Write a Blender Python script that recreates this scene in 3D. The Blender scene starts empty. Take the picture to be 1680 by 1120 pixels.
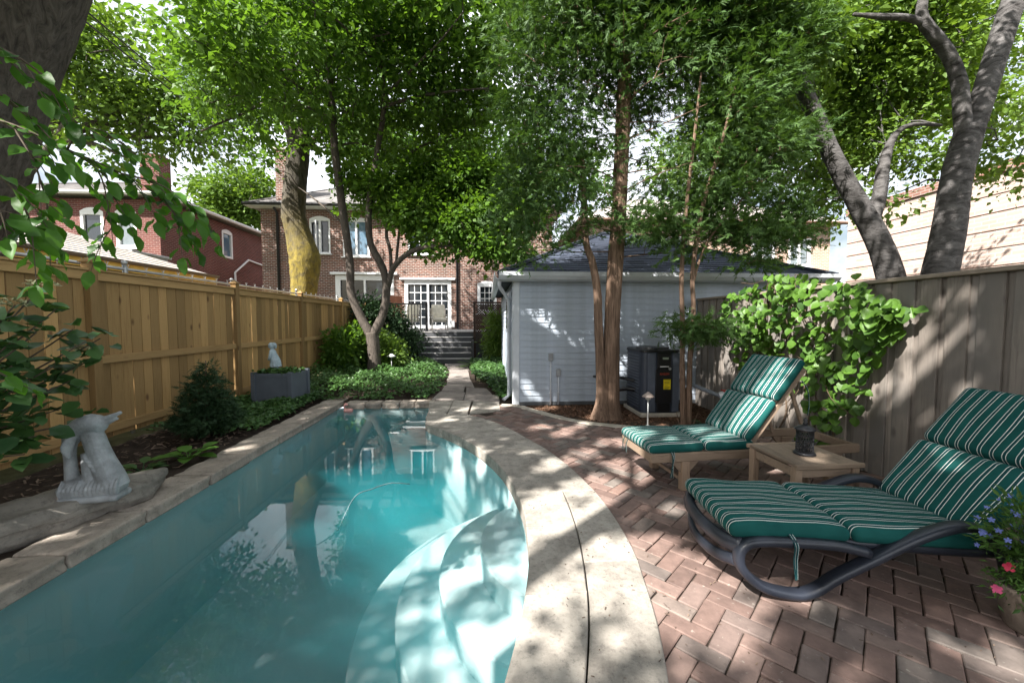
import bpy, math, random
import numpy as np
from mathutils import Matrix, Vector, Euler

# ------------------------------------------------------------------ camera, world, sun, exposure
scene = bpy.context.scene
COL = scene.collection
rng = np.random.default_rng(7)
random.seed(7)

PITCH = math.atan(34/653)
YAW = math.atan(40/653*math.cos(PITCH))
cam_data = bpy.data.cameras.new('camera')
cam_data.sensor_width = 36.0
cam_data.lens = 653/1680*36.0
cam_data.clip_start = 0.05
cam_data.clip_end = 600
cam = bpy.data.objects.new('camera', cam_data)
cam.location = (0, 0, 1.4)
cam.rotation_euler = (math.pi/2-PITCH, 0, -YAW)
COL.objects.link(cam)
scene.camera = cam

SUN_EL = math.radians(46)
SUN_H = np.array([0.72, 0.69]); SUN_H = SUN_H/np.linalg.norm(SUN_H)      # horizontal travel of the light
SUN_SHIFT = SUN_H/math.tan(SUN_EL)                                       # ground shift per metre of height
world = bpy.data.worlds.new("World")
scene.world = world
world.use_nodes = True
wn = world.node_tree
bg = wn.nodes['Background']
sky = wn.nodes.new('ShaderNodeTexSky')
sky.sky_type = 'NISHITA'
sky.sun_disc = False
sky.sun_elevation = SUN_EL
sky.sun_rotation = math.atan2(-SUN_H[0], -SUN_H[1])
sky.air_density = 1.2
sky.dust_density = 5.0
sky.ozone_density = 1.0
# thin bright summer cloud over the whole sky
wtc = wn.nodes.new('ShaderNodeTexCoord')
wno = wn.nodes.new('ShaderNodeTexNoise'); wno.inputs['Scale'].default_value = 2.6; wno.inputs['Detail'].default_value = 7.0; wno.inputs['Roughness'].default_value = 0.6
wra = wn.nodes.new('ShaderNodeValToRGB')
wra.color_ramp.elements[0].position = 0.38; wra.color_ramp.elements[0].color = (0.10, 0.10, 0.10, 1)
wra.color_ramp.elements[1].position = 0.56; wra.color_ramp.elements[1].color = (0.95, 0.95, 0.95, 1)
wmx = wn.nodes.new('ShaderNodeMix'); wmx.data_type = 'RGBA'
wmx.inputs[7].default_value = (10.5, 10.9, 11.5, 1)
wn.links.new(wtc.outputs['Generated'], wno.inputs['Vector'])
wn.links.new(wno.outputs[0], wra.inputs[0])
wn.links.new(wra.outputs[0], wmx.inputs[0])
wn.links.new(sky.outputs['Color'], wmx.inputs[6])
wn.links.new(wmx.outputs[2], bg.inputs['Color'])
bg.inputs['Strength'].default_value = 0.06

sun_data = bpy.data.lights.new('sun', 'SUN')
sun_data.energy = 5.0
sun_data.angle = math.radians(0.53)
sun_data.color = (1.0, 0.955, 0.89)
sun = bpy.data.objects.new('sun', sun_data)
sd = Vector((SUN_H[0]*math.cos(SUN_EL), SUN_H[1]*math.cos(SUN_EL), -math.sin(SUN_EL)))
sun.rotation_euler = sd.to_track_quat('-Z', 'Y').to_euler()
sun.location = (-20, -20, 30)
COL.objects.link(sun)

scene.view_settings.view_transform = 'Standard'
scene.view_settings.look = 'None'
scene.view_settings.exposure = 1.7
scene.view_settings.gamma = 1.0
scene.view_settings.use_curve_mapping = False
scene.render.engine = 'CYCLES'
scene.cycles.use_denoising = True
scene.cycles.max_bounces = 8
scene.cycles.diffuse_bounces = 4
scene.cycles.glossy_bounces = 3
scene.cycles.transmission_bounces = 4
scene.cycles.transparent_max_bounces = 12
scene.cycles.caustics_reflective = False
scene.cycles.caustics_refractive = False

# ------------------------------------------------------------------ node helpers
def nd(nt, t, props=None, **inp):
    n = nt.nodes.new(t)
    for k, v in (props or {}).items():
        setattr(n, k, v)
    for k, v in inp.items():
        s = n.inputs[int(k[1:])] if k[0] == '_' else n.inputs[k.replace('_', ' ')]
        if isinstance(v, bpy.types.NodeSocket):
            nt.links.new(v, s)
        else:
            s.default_value = v
    return n

def c4(c):
    return (c[0], c[1], c[2], 1.0)

def ramp(nt, fac, stops):
    r = nt.nodes.new('ShaderNodeValToRGB')
    e = r.color_ramp.elements
    e[0].position = stops[0][0]; e[0].color = c4(stops[0][1])
    e[1].position = stops[-1][0]; e[1].color = c4(stops[-1][1])
    for p, c in stops[1:-1]:
        x = e.new(p); x.color = c4(c)
    nt.links.new(fac, r.inputs[0])
    return r.outputs[0]

def fmath(nt, op, a, b=None, clamp=False):
    n = nt.nodes.new('ShaderNodeMath'); n.operation = op; n.use_clamp = clamp
    for i, v in enumerate((a, b)):
        if v is None: continue
        if isinstance(v, bpy.types.NodeSocket): nt.links.new(v, n.inputs[i])
        else: n.inputs[i].default_value = v
    return n.outputs[0]

def mixc(nt, fac, a, b, blend='MIX'):
    n = nt.nodes.new('ShaderNodeMix'); n.data_type = 'RGBA'; n.blend_type = blend
    for s, v in ((n.inputs[0], fac), (n.inputs[6], a), (n.inputs[7], b)):
        if isinstance(v, bpy.types.NodeSocket): nt.links.new(v, s)
        elif s.type == 'RGBA': s.default_value = c4(v)
        else: s.default_value = v
    return n.outputs[2]

def new_mat(name, rough=0.7, col=(0.5, 0.5, 0.5), spec=0.4):
    m = bpy.data.materials.new(name)
    m.use_nodes = True
    nt = m.node_tree
    b = nt.nodes['Principled BSDF']
    b.inputs['Roughness'].default_value = rough
    b.inputs['Base Color'].default_value = c4(col)
    b.inputs['Specular IOR Level'].default_value = spec
    return m, nt, b

def objco(nt, scale=(1, 1, 1), offset_random=0.0):
    tc = nd(nt, 'ShaderNodeTexCoord')
    mp = nd(nt, 'ShaderNodeMapping', Vector=tc.outputs['Object'], Scale=scale)
    if offset_random:
        oi = nd(nt, 'ShaderNodeObjectInfo')
        v = fmath(nt, 'MULTIPLY', oi.outputs['Random'], offset_random)
        cx = nd(nt, 'ShaderNodeCombineXYZ', X=v, Y=v, Z=v)
        nt.links.new(cx.outputs[0], mp.inputs['Location'])
    return mp.outputs[0]

def bump(nt, b, h, strength=0.3, dist=0.01):
    n = nd(nt, 'ShaderNodeBump', Height=h, Strength=strength, Distance=dist)
    nt.links.new(n.outputs[0], b.inputs['Normal'])

def simple(name, col, rough=0.6, spec=0.4, var=0.25, nscale=6.0, bmp=0.15, bscale=60.0, metal=0.0, objvar=0.0):
    """plain material with a soft tonal mottling and fine relief"""
    m, nt, b = new_mat(name, rough, col, spec)
    co = objco(nt, (1, 1, 1), 7.0 if objvar else 0.0)
    n1 = nd(nt, 'ShaderNodeTexNoise', Vector=co, Scale=nscale, Detail=6.0, Roughness=0.65)
    lo = tuple(x*(1-var) for x in col); hi = tuple(min(1, x*(1+var)) for x in col)
    c = ramp(nt, n1.outputs[0], [(0.3, lo), (0.7, hi)])
    if objvar:
        oi = nd(nt, 'ShaderNodeObjectInfo')
        v = fmath(nt, 'MULTIPLY_ADD', oi.outputs['Random'], 2*objvar)
        v.node.inputs[2].default_value = 1-objvar
        hs = nd(nt, 'ShaderNodeHueSaturation', Value=v, Color=c)
        c = hs.outputs[0]
    nt.links.new(c, b.inputs['Base Color'])
    b.inputs['Metallic'].default_value = metal
    if bmp:
        n2 = nd(nt, 'ShaderNodeTexNoise', Vector=co, Scale=bscale, Detail=5.0)
        bump(nt, b, n2.outputs[0], bmp, 0.01)
    return m

def wood(name, light, dark, knot=(0.12, 0.06, 0.03), axis=2, rough=0.7, objvar=0.25, knots=0.6, grain=1.0, grey=None):
    """planks: long grain along one local axis, knots, tone of its own for every plank object"""
    m, nt, b = new_mat(name, rough, light, 0.25)
    s = [9.0*grain, 9.0*grain, 9.0*grain]; s[axis] = 0.7*grain
    co = objco(nt, tuple(s), 31.0)
    n1 = nd(nt, 'ShaderNodeTexNoise', Vector=co, Scale=2.2, Detail=7.0, Roughness=0.7, Distortion=0.6)
    c = ramp(nt, n1.outputs[0], [(0.28, dark), (0.5, light), (0.75, tuple(0.5*(a+b2) for a, b2 in zip(light, dark)))])
    s2 = [5.0, 5.0, 5.0]; s2[axis] = 2.6
    co2 = objco(nt, tuple(s2), 17.0)
    v = nd(nt, 'ShaderNodeTexVoronoi', Vector=co2, Scale=0.9, Randomness=1.0)
    k = ramp(nt, v.outputs['Distance'], [(0.05, (1, 1, 1)), (0.14, (0, 0, 0))])
    k = fmath(nt, 'MULTIPLY', k, knots)
    c = mixc(nt, k, c, knot)
    if grey:
        n3 = nd(nt, 'ShaderNodeTexNoise', Vector=objco(nt, (1.5, 1.5, 0.8), 5.0), Scale=1.6, Detail=5.0)
        g = ramp(nt, n3.outputs[0], [(0.4, (0, 0, 0)), (0.62, (1, 1, 1))])
        c = mixc(nt, g, c, grey)
    oi = nd(nt, 'ShaderNodeObjectInfo')
    vv = fmath(nt, 'MULTIPLY_ADD', oi.outputs['Random'], 2*objvar); vv.node.inputs[2].default_value = 1-objvar
    hs = nd(nt, 'ShaderNodeHueSaturation', Value=vv, Color=c)
    nt.links.new(hs.outputs[0], b.inputs['Base Color'])
    bump(nt, b, n1.outputs[0], 0.35, 0.004)
    return m

def leaf_mat(name, dark, light, transl=0.35, rough=0.5, yellow=None):
    m = bpy.data.materials.new(name); m.use_nodes = True
    nt = m.node_tree; b = nt.nodes['Principled BSDF']; out = nt.nodes['Material Output']
    at = nd(nt, 'ShaderNodeAttribute', {'attribute_name': 'tint'})
    oi = nd(nt, 'ShaderNodeObjectInfo')
    f = fmath(nt, 'ADD', at.outputs['Fac'], fmath(nt, 'MULTIPLY', oi.outputs['Random'], 0.35))
    stops = [(0.0, dark), (0.75, light)]
    if yellow: stops.append((1.25, yellow)); stops = [(p/1.3, c) for p, c in stops]; f = fmath(nt, 'DIVIDE', f, 1.3)
    c = ramp(nt, f, stops)
    nt.links.new(c, b.inputs['Base Color'])
    b.inputs['Roughness'].default_value = rough
    b.inputs['Specular IOR Level'].default_value = 0.35
    tr = nd(nt, 'ShaderNodeBsdfTranslucent')
    tc = mixc(nt, 1.0, c, (1.25, 1.2, 0.55), 'MULTIPLY')
    nt.links.new(tc, tr.inputs[0])
    mx = nd(nt, 'ShaderNodeMixShader', _0=transl)
    nt.links.new(b.outputs[0], mx.inputs[1]); nt.links.new(tr.outputs[0], mx.inputs[2])
    nt.links.new(mx.outputs[0], out.inputs[0])
    return m

def bark(name, dark, light, sz=(6, 6, 1.3), sc=3.0, strength=0.9, rough=0.9, low_col=None):
    m, nt, b = new_mat(name, rough, light, 0.2)
    co = objco(nt, sz)
    n1 = nd(nt, 'ShaderNodeTexNoise', Vector=co, Scale=sc, Detail=8.0, Roughness=0.7, Distortion=0.9)
    c = ramp(nt, n1.outputs[0], [(0.32, dark), (0.62, light)])
    if low_col:
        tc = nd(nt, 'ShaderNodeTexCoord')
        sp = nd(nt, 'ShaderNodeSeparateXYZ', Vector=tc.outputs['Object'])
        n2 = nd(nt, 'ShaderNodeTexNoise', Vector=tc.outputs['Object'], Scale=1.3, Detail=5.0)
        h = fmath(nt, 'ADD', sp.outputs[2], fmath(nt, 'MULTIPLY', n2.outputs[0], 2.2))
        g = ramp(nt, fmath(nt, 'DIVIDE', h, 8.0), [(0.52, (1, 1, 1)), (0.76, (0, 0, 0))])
        mc = ramp(nt, n1.outputs[0], [(0.3, tuple(x*0.6 for x in low_col)), (0.6, low_col)])
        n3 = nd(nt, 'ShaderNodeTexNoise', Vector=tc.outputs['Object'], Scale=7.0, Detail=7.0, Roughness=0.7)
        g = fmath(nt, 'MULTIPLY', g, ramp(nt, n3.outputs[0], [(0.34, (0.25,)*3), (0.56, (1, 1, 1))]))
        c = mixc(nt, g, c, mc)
    nt.links.new(c, b.inputs['Base Color'])
    bump(nt, b, n1.outputs[0], strength, 0.03)
    return m

def brick_wall(name, c1, c2, mortar, scale=1.0, bw=0.215, rh=0.075, mort=0.011, mottle=0.3):
    m, nt, b = new_mat(name, 0.85, c1, 0.2)
    tc = nd(nt, 'ShaderNodeTexCoord')
    sp = nd(nt, 'ShaderNodeSeparateXYZ', Vector=tc.outputs['Object'])
    cx = nd(nt, 'ShaderNodeCombineXYZ', X=fmath(nt, 'ADD', sp.outputs[0], sp.outputs[1]), Y=sp.outputs[2], Z=0.0)
    br = nd(nt, 'ShaderNodeTexBrick', {'offset': 0.5}, Vector=cx.outputs[0], Color1=c4(c1), Color2=c4(c2), Mortar=c4(mortar),
            Scale=1.0, Mortar_Size=mort, Mortar_Smooth=0.1, Bias=0.0, Brick_Width=bw, Row_Height=rh)
    n = nd(nt, 'ShaderNodeTexNoise', Vector=tc.outputs['Object'], Scale=0.7, Detail=6.0)
    g = ramp(nt, n.outputs[0], [(0.3, (1-mottle,)*3), (0.7, (1.0, 1.0, 1.0))])
    c = mixc(nt, 1.0, br.outputs[0], g, 'MULTIPLY')
    nt.links.new(c, b.inputs['Base Color'])
    bump(nt, b, fmath(nt, 'SUBTRACT', 1.0, br.outputs[1]), 0.5, 0.01)
    return m

# ------------------------------------------------------------------ mesh helpers
_CH_F = None
def _chamfer_topology():
    global _CH_F
    S = [(sx, sy, sz) for sx in (-1, 1) for sy in (-1, 1) for sz in (-1, 1)]
    idx = {s: i for i, s in enumerate(S)}
    faces = []
    for a in range(3):
        o = [i for i in range(3) if i != a]
        for s in (-1, 1):
            loop = []
            for p, q in ((-1, -1), (1, -1), (1, 1), (-1, 1)):
                t = [0, 0, 0]; t[a] = s; t[o[0]] = p; t[o[1]] = q
                loop.append(idx[tuple(t)]*3+a)
            faces.append(loop)
    for e in range(3):
        a, b = [i for i in range(3) if i != e]
        for sa in (-1, 1):
            for sb in (-1, 1):
                t0 = [0, 0, 0]; t0[e] = -1; t0[a] = sa; t0[b] = sb
                t1 = list(t0); t1[e] = 1
                i0, i1 = idx[tuple(t0)]*3, idx[tuple(t1)]*3
                faces.append([i0+a, i1+a, i1+b, i0+b])
    for i in range(8):
        faces.append([i*3, i*3+1, i*3+2])
    P = np.array([[(s[k] if k == a else s[k]*0.8) for k in range(3)] for s in S for a in range(3)])
    out = []
    for f in faces:
        p = P[f]
        n = np.cross(p[1]-p[0], p[2]-p[0])
        out.append(list(f) if n @ p.mean(0) > 0 else list(f[::-1]))
    _CH_F = (S, out)
_chamfer_topology()

def rotz(a):
    c, s = math.cos(a), math.sin(a)
    return np.array([[c, -s, 0], [s, c, 0], [0, 0, 1.0]])

def frame_from(d, up=(0, 0, 1)):
    d = np.array(d, float); d /= np.linalg.norm(d)
    up = np.array(up, float)
    s = np.cross(d, up)
    if np.linalg.norm(s) < 1e-4: s = np.cross(d, (1, 0, 0))
    s /= np.linalg.norm(s)
    return d, s, np.cross(s, d)

def catmull(P, n=6):
    P = np.array(P, float)
    if len(P) < 3: 
        t = np.linspace(0, 1, n+1)[:, None]
        return P[0]*(1-t)+P[-1]*t
    Q = np.vstack([2*P[0]-P[1], P, 2*P[-1]-P[-2]])
    out = []
    for i in range(1, len(Q)-2):
        p0, p1, p2, p3 = Q[i-1], Q[i], Q[i+1], Q[i+2]
        for k in range(n):
            t = k/n
            out.append(0.5*((2*p1)+(-p0+p2)*t+(2*p0-5*p1+4*p2-p3)*t*t+(-p0+3*p1-3*p2+p3)*t**3))
    out.append(P[-1])
    return np.array(out)

class MB:
    def __init__(self):
        self.v = []; self.f = []; self.n = 0; self.a = []
    def add(self, v, f, a=None):
        v = np.asarray(v, float).reshape(-1, 3)
        self.v.append(v)
        self.f.extend([[i+self.n for i in q] for q in f])
        self.a.append(np.zeros(len(v)) if a is None else np.asarray(a, float))
        self.n += len(v)
        return self
    def box(self, c, s, rot=None, ch=0.004, jit=0.0):
        h = np.array(s, float)/2
        ch = min(ch, 0.4*h.min())
        S, F = _CH_F
        P = np.array([[t[k]*(h[k] if k == a else h[k]-ch) for k in range(3)] for t in S for a in range(3)])
        if jit: P = P+np.repeat(rng.normal(0, jit, (8, 3)), 3, 0)
        if rot is not None: P = P @ np.asarray(rot).T
        return self.add(P+np.array(c, float), F)
    def bar(self, p0, p1, w, h, ch=0.003, up=(0, 0, 1)):
        p0 = np.array(p0, float); p1 = np.array(p1, float)
        d, s, u = frame_from(p1-p0, up)
        R = np.stack([d, s, u], 1)
        return self.box((p0+p1)/2, (np.linalg.norm(p1-p0), w, h), R, ch)
    def tube(self, P, r, n=8, smooth=0, cap=True, ecc=1.0, up=(0, 0, 1), noise=0.0, sq=1.0, ridge=0.0):
        P = np.array(P, float); r = np.broadcast_to(np.array(r, float), (len(P),)).copy()
        if smooth:
            R3 = np.stack([r, r, r], 1)
            P2 = catmull(P, smooth); r = catmull(R3, smooth)[:, 0] if len(P) > 2 else np.linspace(r[0], r[-1], len(P2))
            P = P2
        m = len(P)
        T = np.gradient(P, axis=0); T /= np.linalg.norm(T, axis=1)[:, None]+1e-9
        u = np.array(up, float)
        if abs(T[0] @ u) > 0.95: u = np.array([1.0, 0, 0])
        V = []
        ang = np.linspace(0, 2*math.pi, n, endpoint=False)
        rw = rng.normal(0, 1, n)
        for i in range(m):
            rw = rw*0.86+rng.normal(0, 0.5, n)
            s = np.cross(T[i], u); s /= np.linalg.norm(s)+1e-9
            w = np.cross(s, T[i]); u = w
            rr = r[i]*(1+(rng.normal(0, noise, n) if noise else 0)+ridge*rw)
            ca_, sa_ = np.cos(ang), np.sin(ang)
            if sq != 1.0: ca_, sa_ = np.sign(ca_)*np.abs(ca_)**sq, np.sign(sa_)*np.abs(sa_)**sq
            V.append(P[i]+(np.outer(ca_*rr, s)*ecc+np.outer(sa_*rr, w)))
        V = np.vstack(V)
        F = []
        for i in range(m-1):
            for k in range(n):
                k2 = (k+1) % n
                F.append([i*n+k, i*n+k2, (i+1)*n+k2, (i+1)*n+k])
        if cap:
            F.append(list(range(n))[::-1]); F.append([(m-1)*n+k for k in range(n)])
        return self.add(V, F)
    def lathe(self, prof, c=(0, 0, 0), n=20, a0=0.0):
        prof = np.array(prof, float); m = len(prof)
        ang = np.linspace(0, 2*math.pi, n, endpoint=False)+a0
        V = np.vstack([np.stack([r*np.cos(ang), r*np.sin(ang), np.full(n, z)], 1) for r, z in prof])+np.array(c, float)
        F = []
        for i in range(m-1):
            for k in range(n):
                k2 = (k+1) % n
                F.append([i*n+k, i*n+k2, (i+1)*n+k2, (i+1)*n+k])
        F.append(list(range(n))[::-1]); F.append([(m-1)*n+k for k in range(n)])
        return self.add(V, F)
    def prism(self, poly, z0, z1, ch=0.0):
        poly = np.array(poly, float); n = len(poly)
        ar = 0.5*np.sum(poly[:, 0]*np.roll(poly[:, 1], -1)-np.roll(poly[:, 0], -1)*poly[:, 1])
        if ar < 0: poly = poly[::-1]
        if ch:
            e = np.roll(poly, -1, 0)-poly; e /= np.linalg.norm(e, axis=1)[:, None]+1e-9
            nr = np.stack([-e[:, 1], e[:, 0]], 1); nn = nr+np.roll(nr, 1, 0); nn /= np.linalg.norm(nn, axis=1)[:, None]+1e-9
            top = poly+nn*ch
            V = np.vstack([np.c_[poly, np.full(n, z0)], np.c_[poly, np.full(n, z1-ch)], np.c_[top, np.full(n, z1)]])
            L = 3
        else:
            V = np.vstack([np.c_[poly, np.full(n, z0)], np.c_[poly, np.full(n, z1)]]); L = 2
        F = [list(range(n))[::-1], [(L-1)*n+k for k in range(n)]]
        for l in range(L-1):
            for k in range(n):
                k2 = (k+1) % n
                F.append([l*n+k, l*n+k2, (l+1)*n+k2, (l+1)*n+k])
        return self.add(V, F)
    def quad(self, a, b, c, d):
        return self.add([a, b, c, d], [[0, 1, 2, 3]])
    def rbox(self, size, r, M=None, t=(0, 0, 0), n=6, bulge=0.0, fn=None, attr=None):
        """box with round edges; bulge pushes top and bottom out; fn reshapes the local points"""
        h = np.array(size, float)/2; r = min(r, h.min()*0.999)
        ax = []
        for k in range(3):
            i = h[k]-r
            e = [-h[k], -h[k]+r*0.15, -h[k]+r*0.5]
            mid = list(np.linspace(-i, i, n)) if i > 1e-4 else [0.0]
            ax.append(np.array(e+mid+[-x for x in e[::-1]]))
        V = []; F = []; base = 0
        for a in range(3):
            o, q = [(1, 2), (2, 0), (0, 1)][a]
            for s in (-1, 1):
                A, B = np.meshgrid(ax[o], ax[q], indexing='ij')
                p = np.zeros(A.shape+(3,)); p[..., o] = A; p[..., q] = B; p[..., a] = s*h[a]
                na, nb = A.shape
                V.append(p.reshape(-1, 3))
                for i in range(na-1):
                    for j in range(nb-1):
                        f = [base+i*nb+j, base+(i+1)*nb+j, base+(i+1)*nb+j+1, base+i*nb+j+1]
                        F.append(f if s > 0 else f[::-1])
                base += na*nb
        V = np.vstack(V)
        c = np.clip(V, -(h-r), h-r); d = V-c; L = np.linalg.norm(d, axis=1)[:, None]
        V = c+d*np.where(L > 1e-9, r/np.maximum(L, 1e-9), 0)
        if bulge:
            w = np.clip(1-(V[:, 0]/h[0])**2, 0, 1)**0.5*np.clip(1-(V[:, 1]/h[1])**2, 0, 1)**0.5
            V[:, 2] += np.sign(V[:, 2])*bulge*w*np.clip(np.abs(V[:, 2])/h[2], 0, 1)
        A = V[:, attr].copy() if attr is not None else None
        if fn is not None: V = fn(V)
        if M is not None: V = V @ np.asarray(M).T
        return self.add(V+np.array(t, float), F, A)
    def arrays(self):
        return np.vstack(self.v), self.f, np.concatenate(self.a)

ORG = {}
def make_mesh(name, V, F, mat=None, smooth=False, attr=None):
    me = bpy.data.meshes.new(name)
    V = np.asarray(V, np.float32)
    me.vertices.add(len(V)); me.vertices.foreach_set('co', V.ravel())
    ln = np.fromiter((len(f) for f in F), np.int32, len(F)) if not isinstance(F, np.ndarray) else np.full(len(F), F.shape[1], np.int32)
    flat = np.fromiter((i for f in F for i in f), np.int32) if not isinstance(F, np.ndarray) else F.astype(np.int32).ravel()
    me.loops.add(len(flat)); me.loops.foreach_set('vertex_index', flat)
    st = np.zeros(len(ln), np.int32); st[1:] = np.cumsum(ln)[:-1]
    me.polygons.add(len(ln)); me.polygons.foreach_set('loop_start', st); me.polygons.foreach_set('loop_total', ln)
    me.polygons.foreach_set('use_smooth', np.full(len(ln), bool(smooth)))
    if attr is not None:
        for k, a in attr.items():
            at = me.attributes.new(k, 'FLOAT', 'POINT'); at.data.foreach_set('value', np.asarray(a, np.float32))
    me.update(calc_edges=True)
    if mat: me.materials.append(mat)
    return me

def link(name, me, parent=None, loc=(0, 0, 0)):
    o = bpy.data.objects.new(name, me)
    o.location = loc
    if parent: o.parent = parent
    COL.objects.link(o)
    return o

def build(mb, name, mat, parent=None, smooth=False, attr=None, origin=None):
    """link an MB (in world coordinates) as one mesh object under its parent"""
    V, F, A = mb.arrays()
    if parent is not None: o0 = np.array(ORG[parent.name])
    elif origin is not None: o0 = np.array(origin, float)
    else: o0 = np.array([(V[:, 0].min()+V[:, 0].max())/2, (V[:, 1].min()+V[:, 1].max())/2, V[:, 2].min()])
    me = make_mesh(name, V-o0, F, mat, smooth, {attr: A} if attr else None)
    o = link(name, me, parent, (0, 0, 0) if parent is not None else o0)
    ORG[o.name] = tuple(o0)
    return o

def tag(o, label=None, cat=None, group=None, kind=None):
    if label: o['label'] = label
    if cat: o['category'] = cat
    if group: o['group'] = group
    if kind: o['kind'] = kind
    return o

def thing(name, label, cat, loc=(0, 0, 0), group=None):
    o = bpy.data.objects.new(name, None)
    o.location = loc; o.empty_display_size = 0.1
    COL.objects.link(o)
    ORG[o.name] = tuple(loc)
    return tag(o, label, cat, group)

def struct(o, label=None):
    o['kind'] = 'structure'
    if label: o['label'] = label
    return o

def piece(name, me, parent, loc, rot=(0, 0, 0), scale=1.0):
    """a copy that shares mesh data; loc in world coordinates"""
    o = bpy.data.objects.new(name, me)
    o.parent = parent
    o.location = np.array(loc, float)-np.array(ORG[parent.name])
    o.rotation_euler = rot
    o.scale = (scale,)*3 if np.isscalar(scale) else scale
    COL.objects.link(o)
    return o

def stuff(o):
    o['kind'] = 'stuff'; return o

# ------------------------------------------------------------------ leaves
def unit(a):
    return a/(np.linalg.norm(a, axis=-1, keepdims=True)+1e-9)

def leaf_arrays(P, T, N, L, W, tint, full=False, fold=0.12):
    """many leaves in one mesh: two triangles each, or eight for close ones"""
    n = len(P)
    T = unit(T); N = unit(N-T*np.sum(N*T, 1, keepdims=True)); S = np.cross(T, N)
    L = np.broadcast_to(L, (n,))[:, None]; W = np.broadcast_to(W, (n,))[:, None]
    if not full:
        mid = P+T*L*0.42
        V = np.stack([P, mid+S*W*0.5+N*W*fold, P+T*L, mid-S*W*0.5+N*W*fold], 1).reshape(-1, 3)
        b = np.arange(n)[:, None]*4
        F = np.concatenate([b+np.array([0, 1, 2]), b+np.array([0, 2, 3])], 1).reshape(-1, 3)
        return V, F, np.repeat(tint, 4)
    k = [(0, 0), (0.22, 0.40), (0.5, 0.5), (0.78, 0.30), (1.0, 0)]
    pts = []
    for t, w in k:
        droop = -0.10*t*t
        base = P+T*L*t+N*L*droop
        if w == 0: pts.append(base)
        else:
            pts.append(base+S*W*w+N*W*fold*w*2); pts.append(base); pts.append(base-S*W*w+N*W*fold*w*2)
    V = np.stack(pts, 1).reshape(-1, 3)
    m = len(pts)
    b = np.arange(n)[:, None]*m
    tri = [(0, 1, 2), (0, 2, 3), (1, 4, 5), (1, 5, 2), (2, 5, 6), (2, 6, 3), (4, 7, 8), (4, 8, 5), (5, 8, 9), (5, 9, 6), (7, 10, 8), (8, 10, 9)]
    F = np.concatenate([b+np.array(t) for t in tri], 1).reshape(-1, 3)
    return V, F, np.repeat(tint, m)

def leaf_object(name, mat, parent, data):
    V = np.vstack([d[0] for d in data]); off = 0; Fs = []
    for d in data:
        Fs.append(d[1]+off); off += len(d[0])
    T = np.concatenate([d[2] for d in data])
    o0 = np.array(ORG[parent.name])
    me = make_mesh(name, V-o0, np.vstack(Fs), mat, False, {'tint': T})
    o = link(name, me, parent)
    ORG[o.name] = tuple(o0)
    return o

SUN_SPOTS = []      # (x, y, rx, ry, rot) on the ground: where the photograph has sun; the crowns are open along those rays
def sunny(P):
    s = P[:, :2]+P[:, 2:3]*SUN_SHIFT
    hit = np.zeros(len(P), bool)
    for x, y, rx, ry, a in SUN_SPOTS:
        d = s-np.array([x, y])
        c, sn = math.cos(a), math.sin(a)
        u = (d[:, 0]*c+d[:, 1]*sn)/(rx+0.055); v = (-d[:, 0]*sn+d[:, 1]*c)/(ry+0.055)
        hit |= (u*u+v*v) < 1
    return hit

def blob_points(blobs, n):
    """cluster centres inside ellipsoids, denser towards the skin"""
    vol = np.array([b[3]*b[4]*b[5] for b in blobs]); pick = rng.choice(len(blobs), n, p=vol/vol.sum())
    B = np.array(blobs, float)[pick]
    d = unit(rng.normal(size=(n, 3)))
    r = rng.random(n)**0.45
    return B[:, :3]+d*r[:, None]*B[:, 3:6], d

def sprays(C, D, per, spread, L, W, droop=0.3, flat=0.5, full=False, lvar=0.42):
    """leaves round every cluster centre"""
    n = len(C)*per
    c = np.repeat(C, per, 0); d = np.repeat(D, per, 0)
    off = rng.normal(size=(n, 3))*spread*np.array([1, 1, flat])
    P = c+off
    T = unit(unit(off)*0.7+d*0.5+rng.normal(size=(n, 3))*0.4-np.array([0, 0, droop]))
    N = unit(rng.normal(size=(n, 3))*0.55+np.array([0, 0, 1.0]))
    ct = np.repeat(rng.random(len(C))*0.5, per)
    tint = np.clip(ct+rng.random(n)*0.5, 0, 1)
    Ls = L*(1+lvar*rng.normal(size=n)).clip(0.5, 1.7)
    return P, T, N, Ls, Ls*W/L, tint

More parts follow.
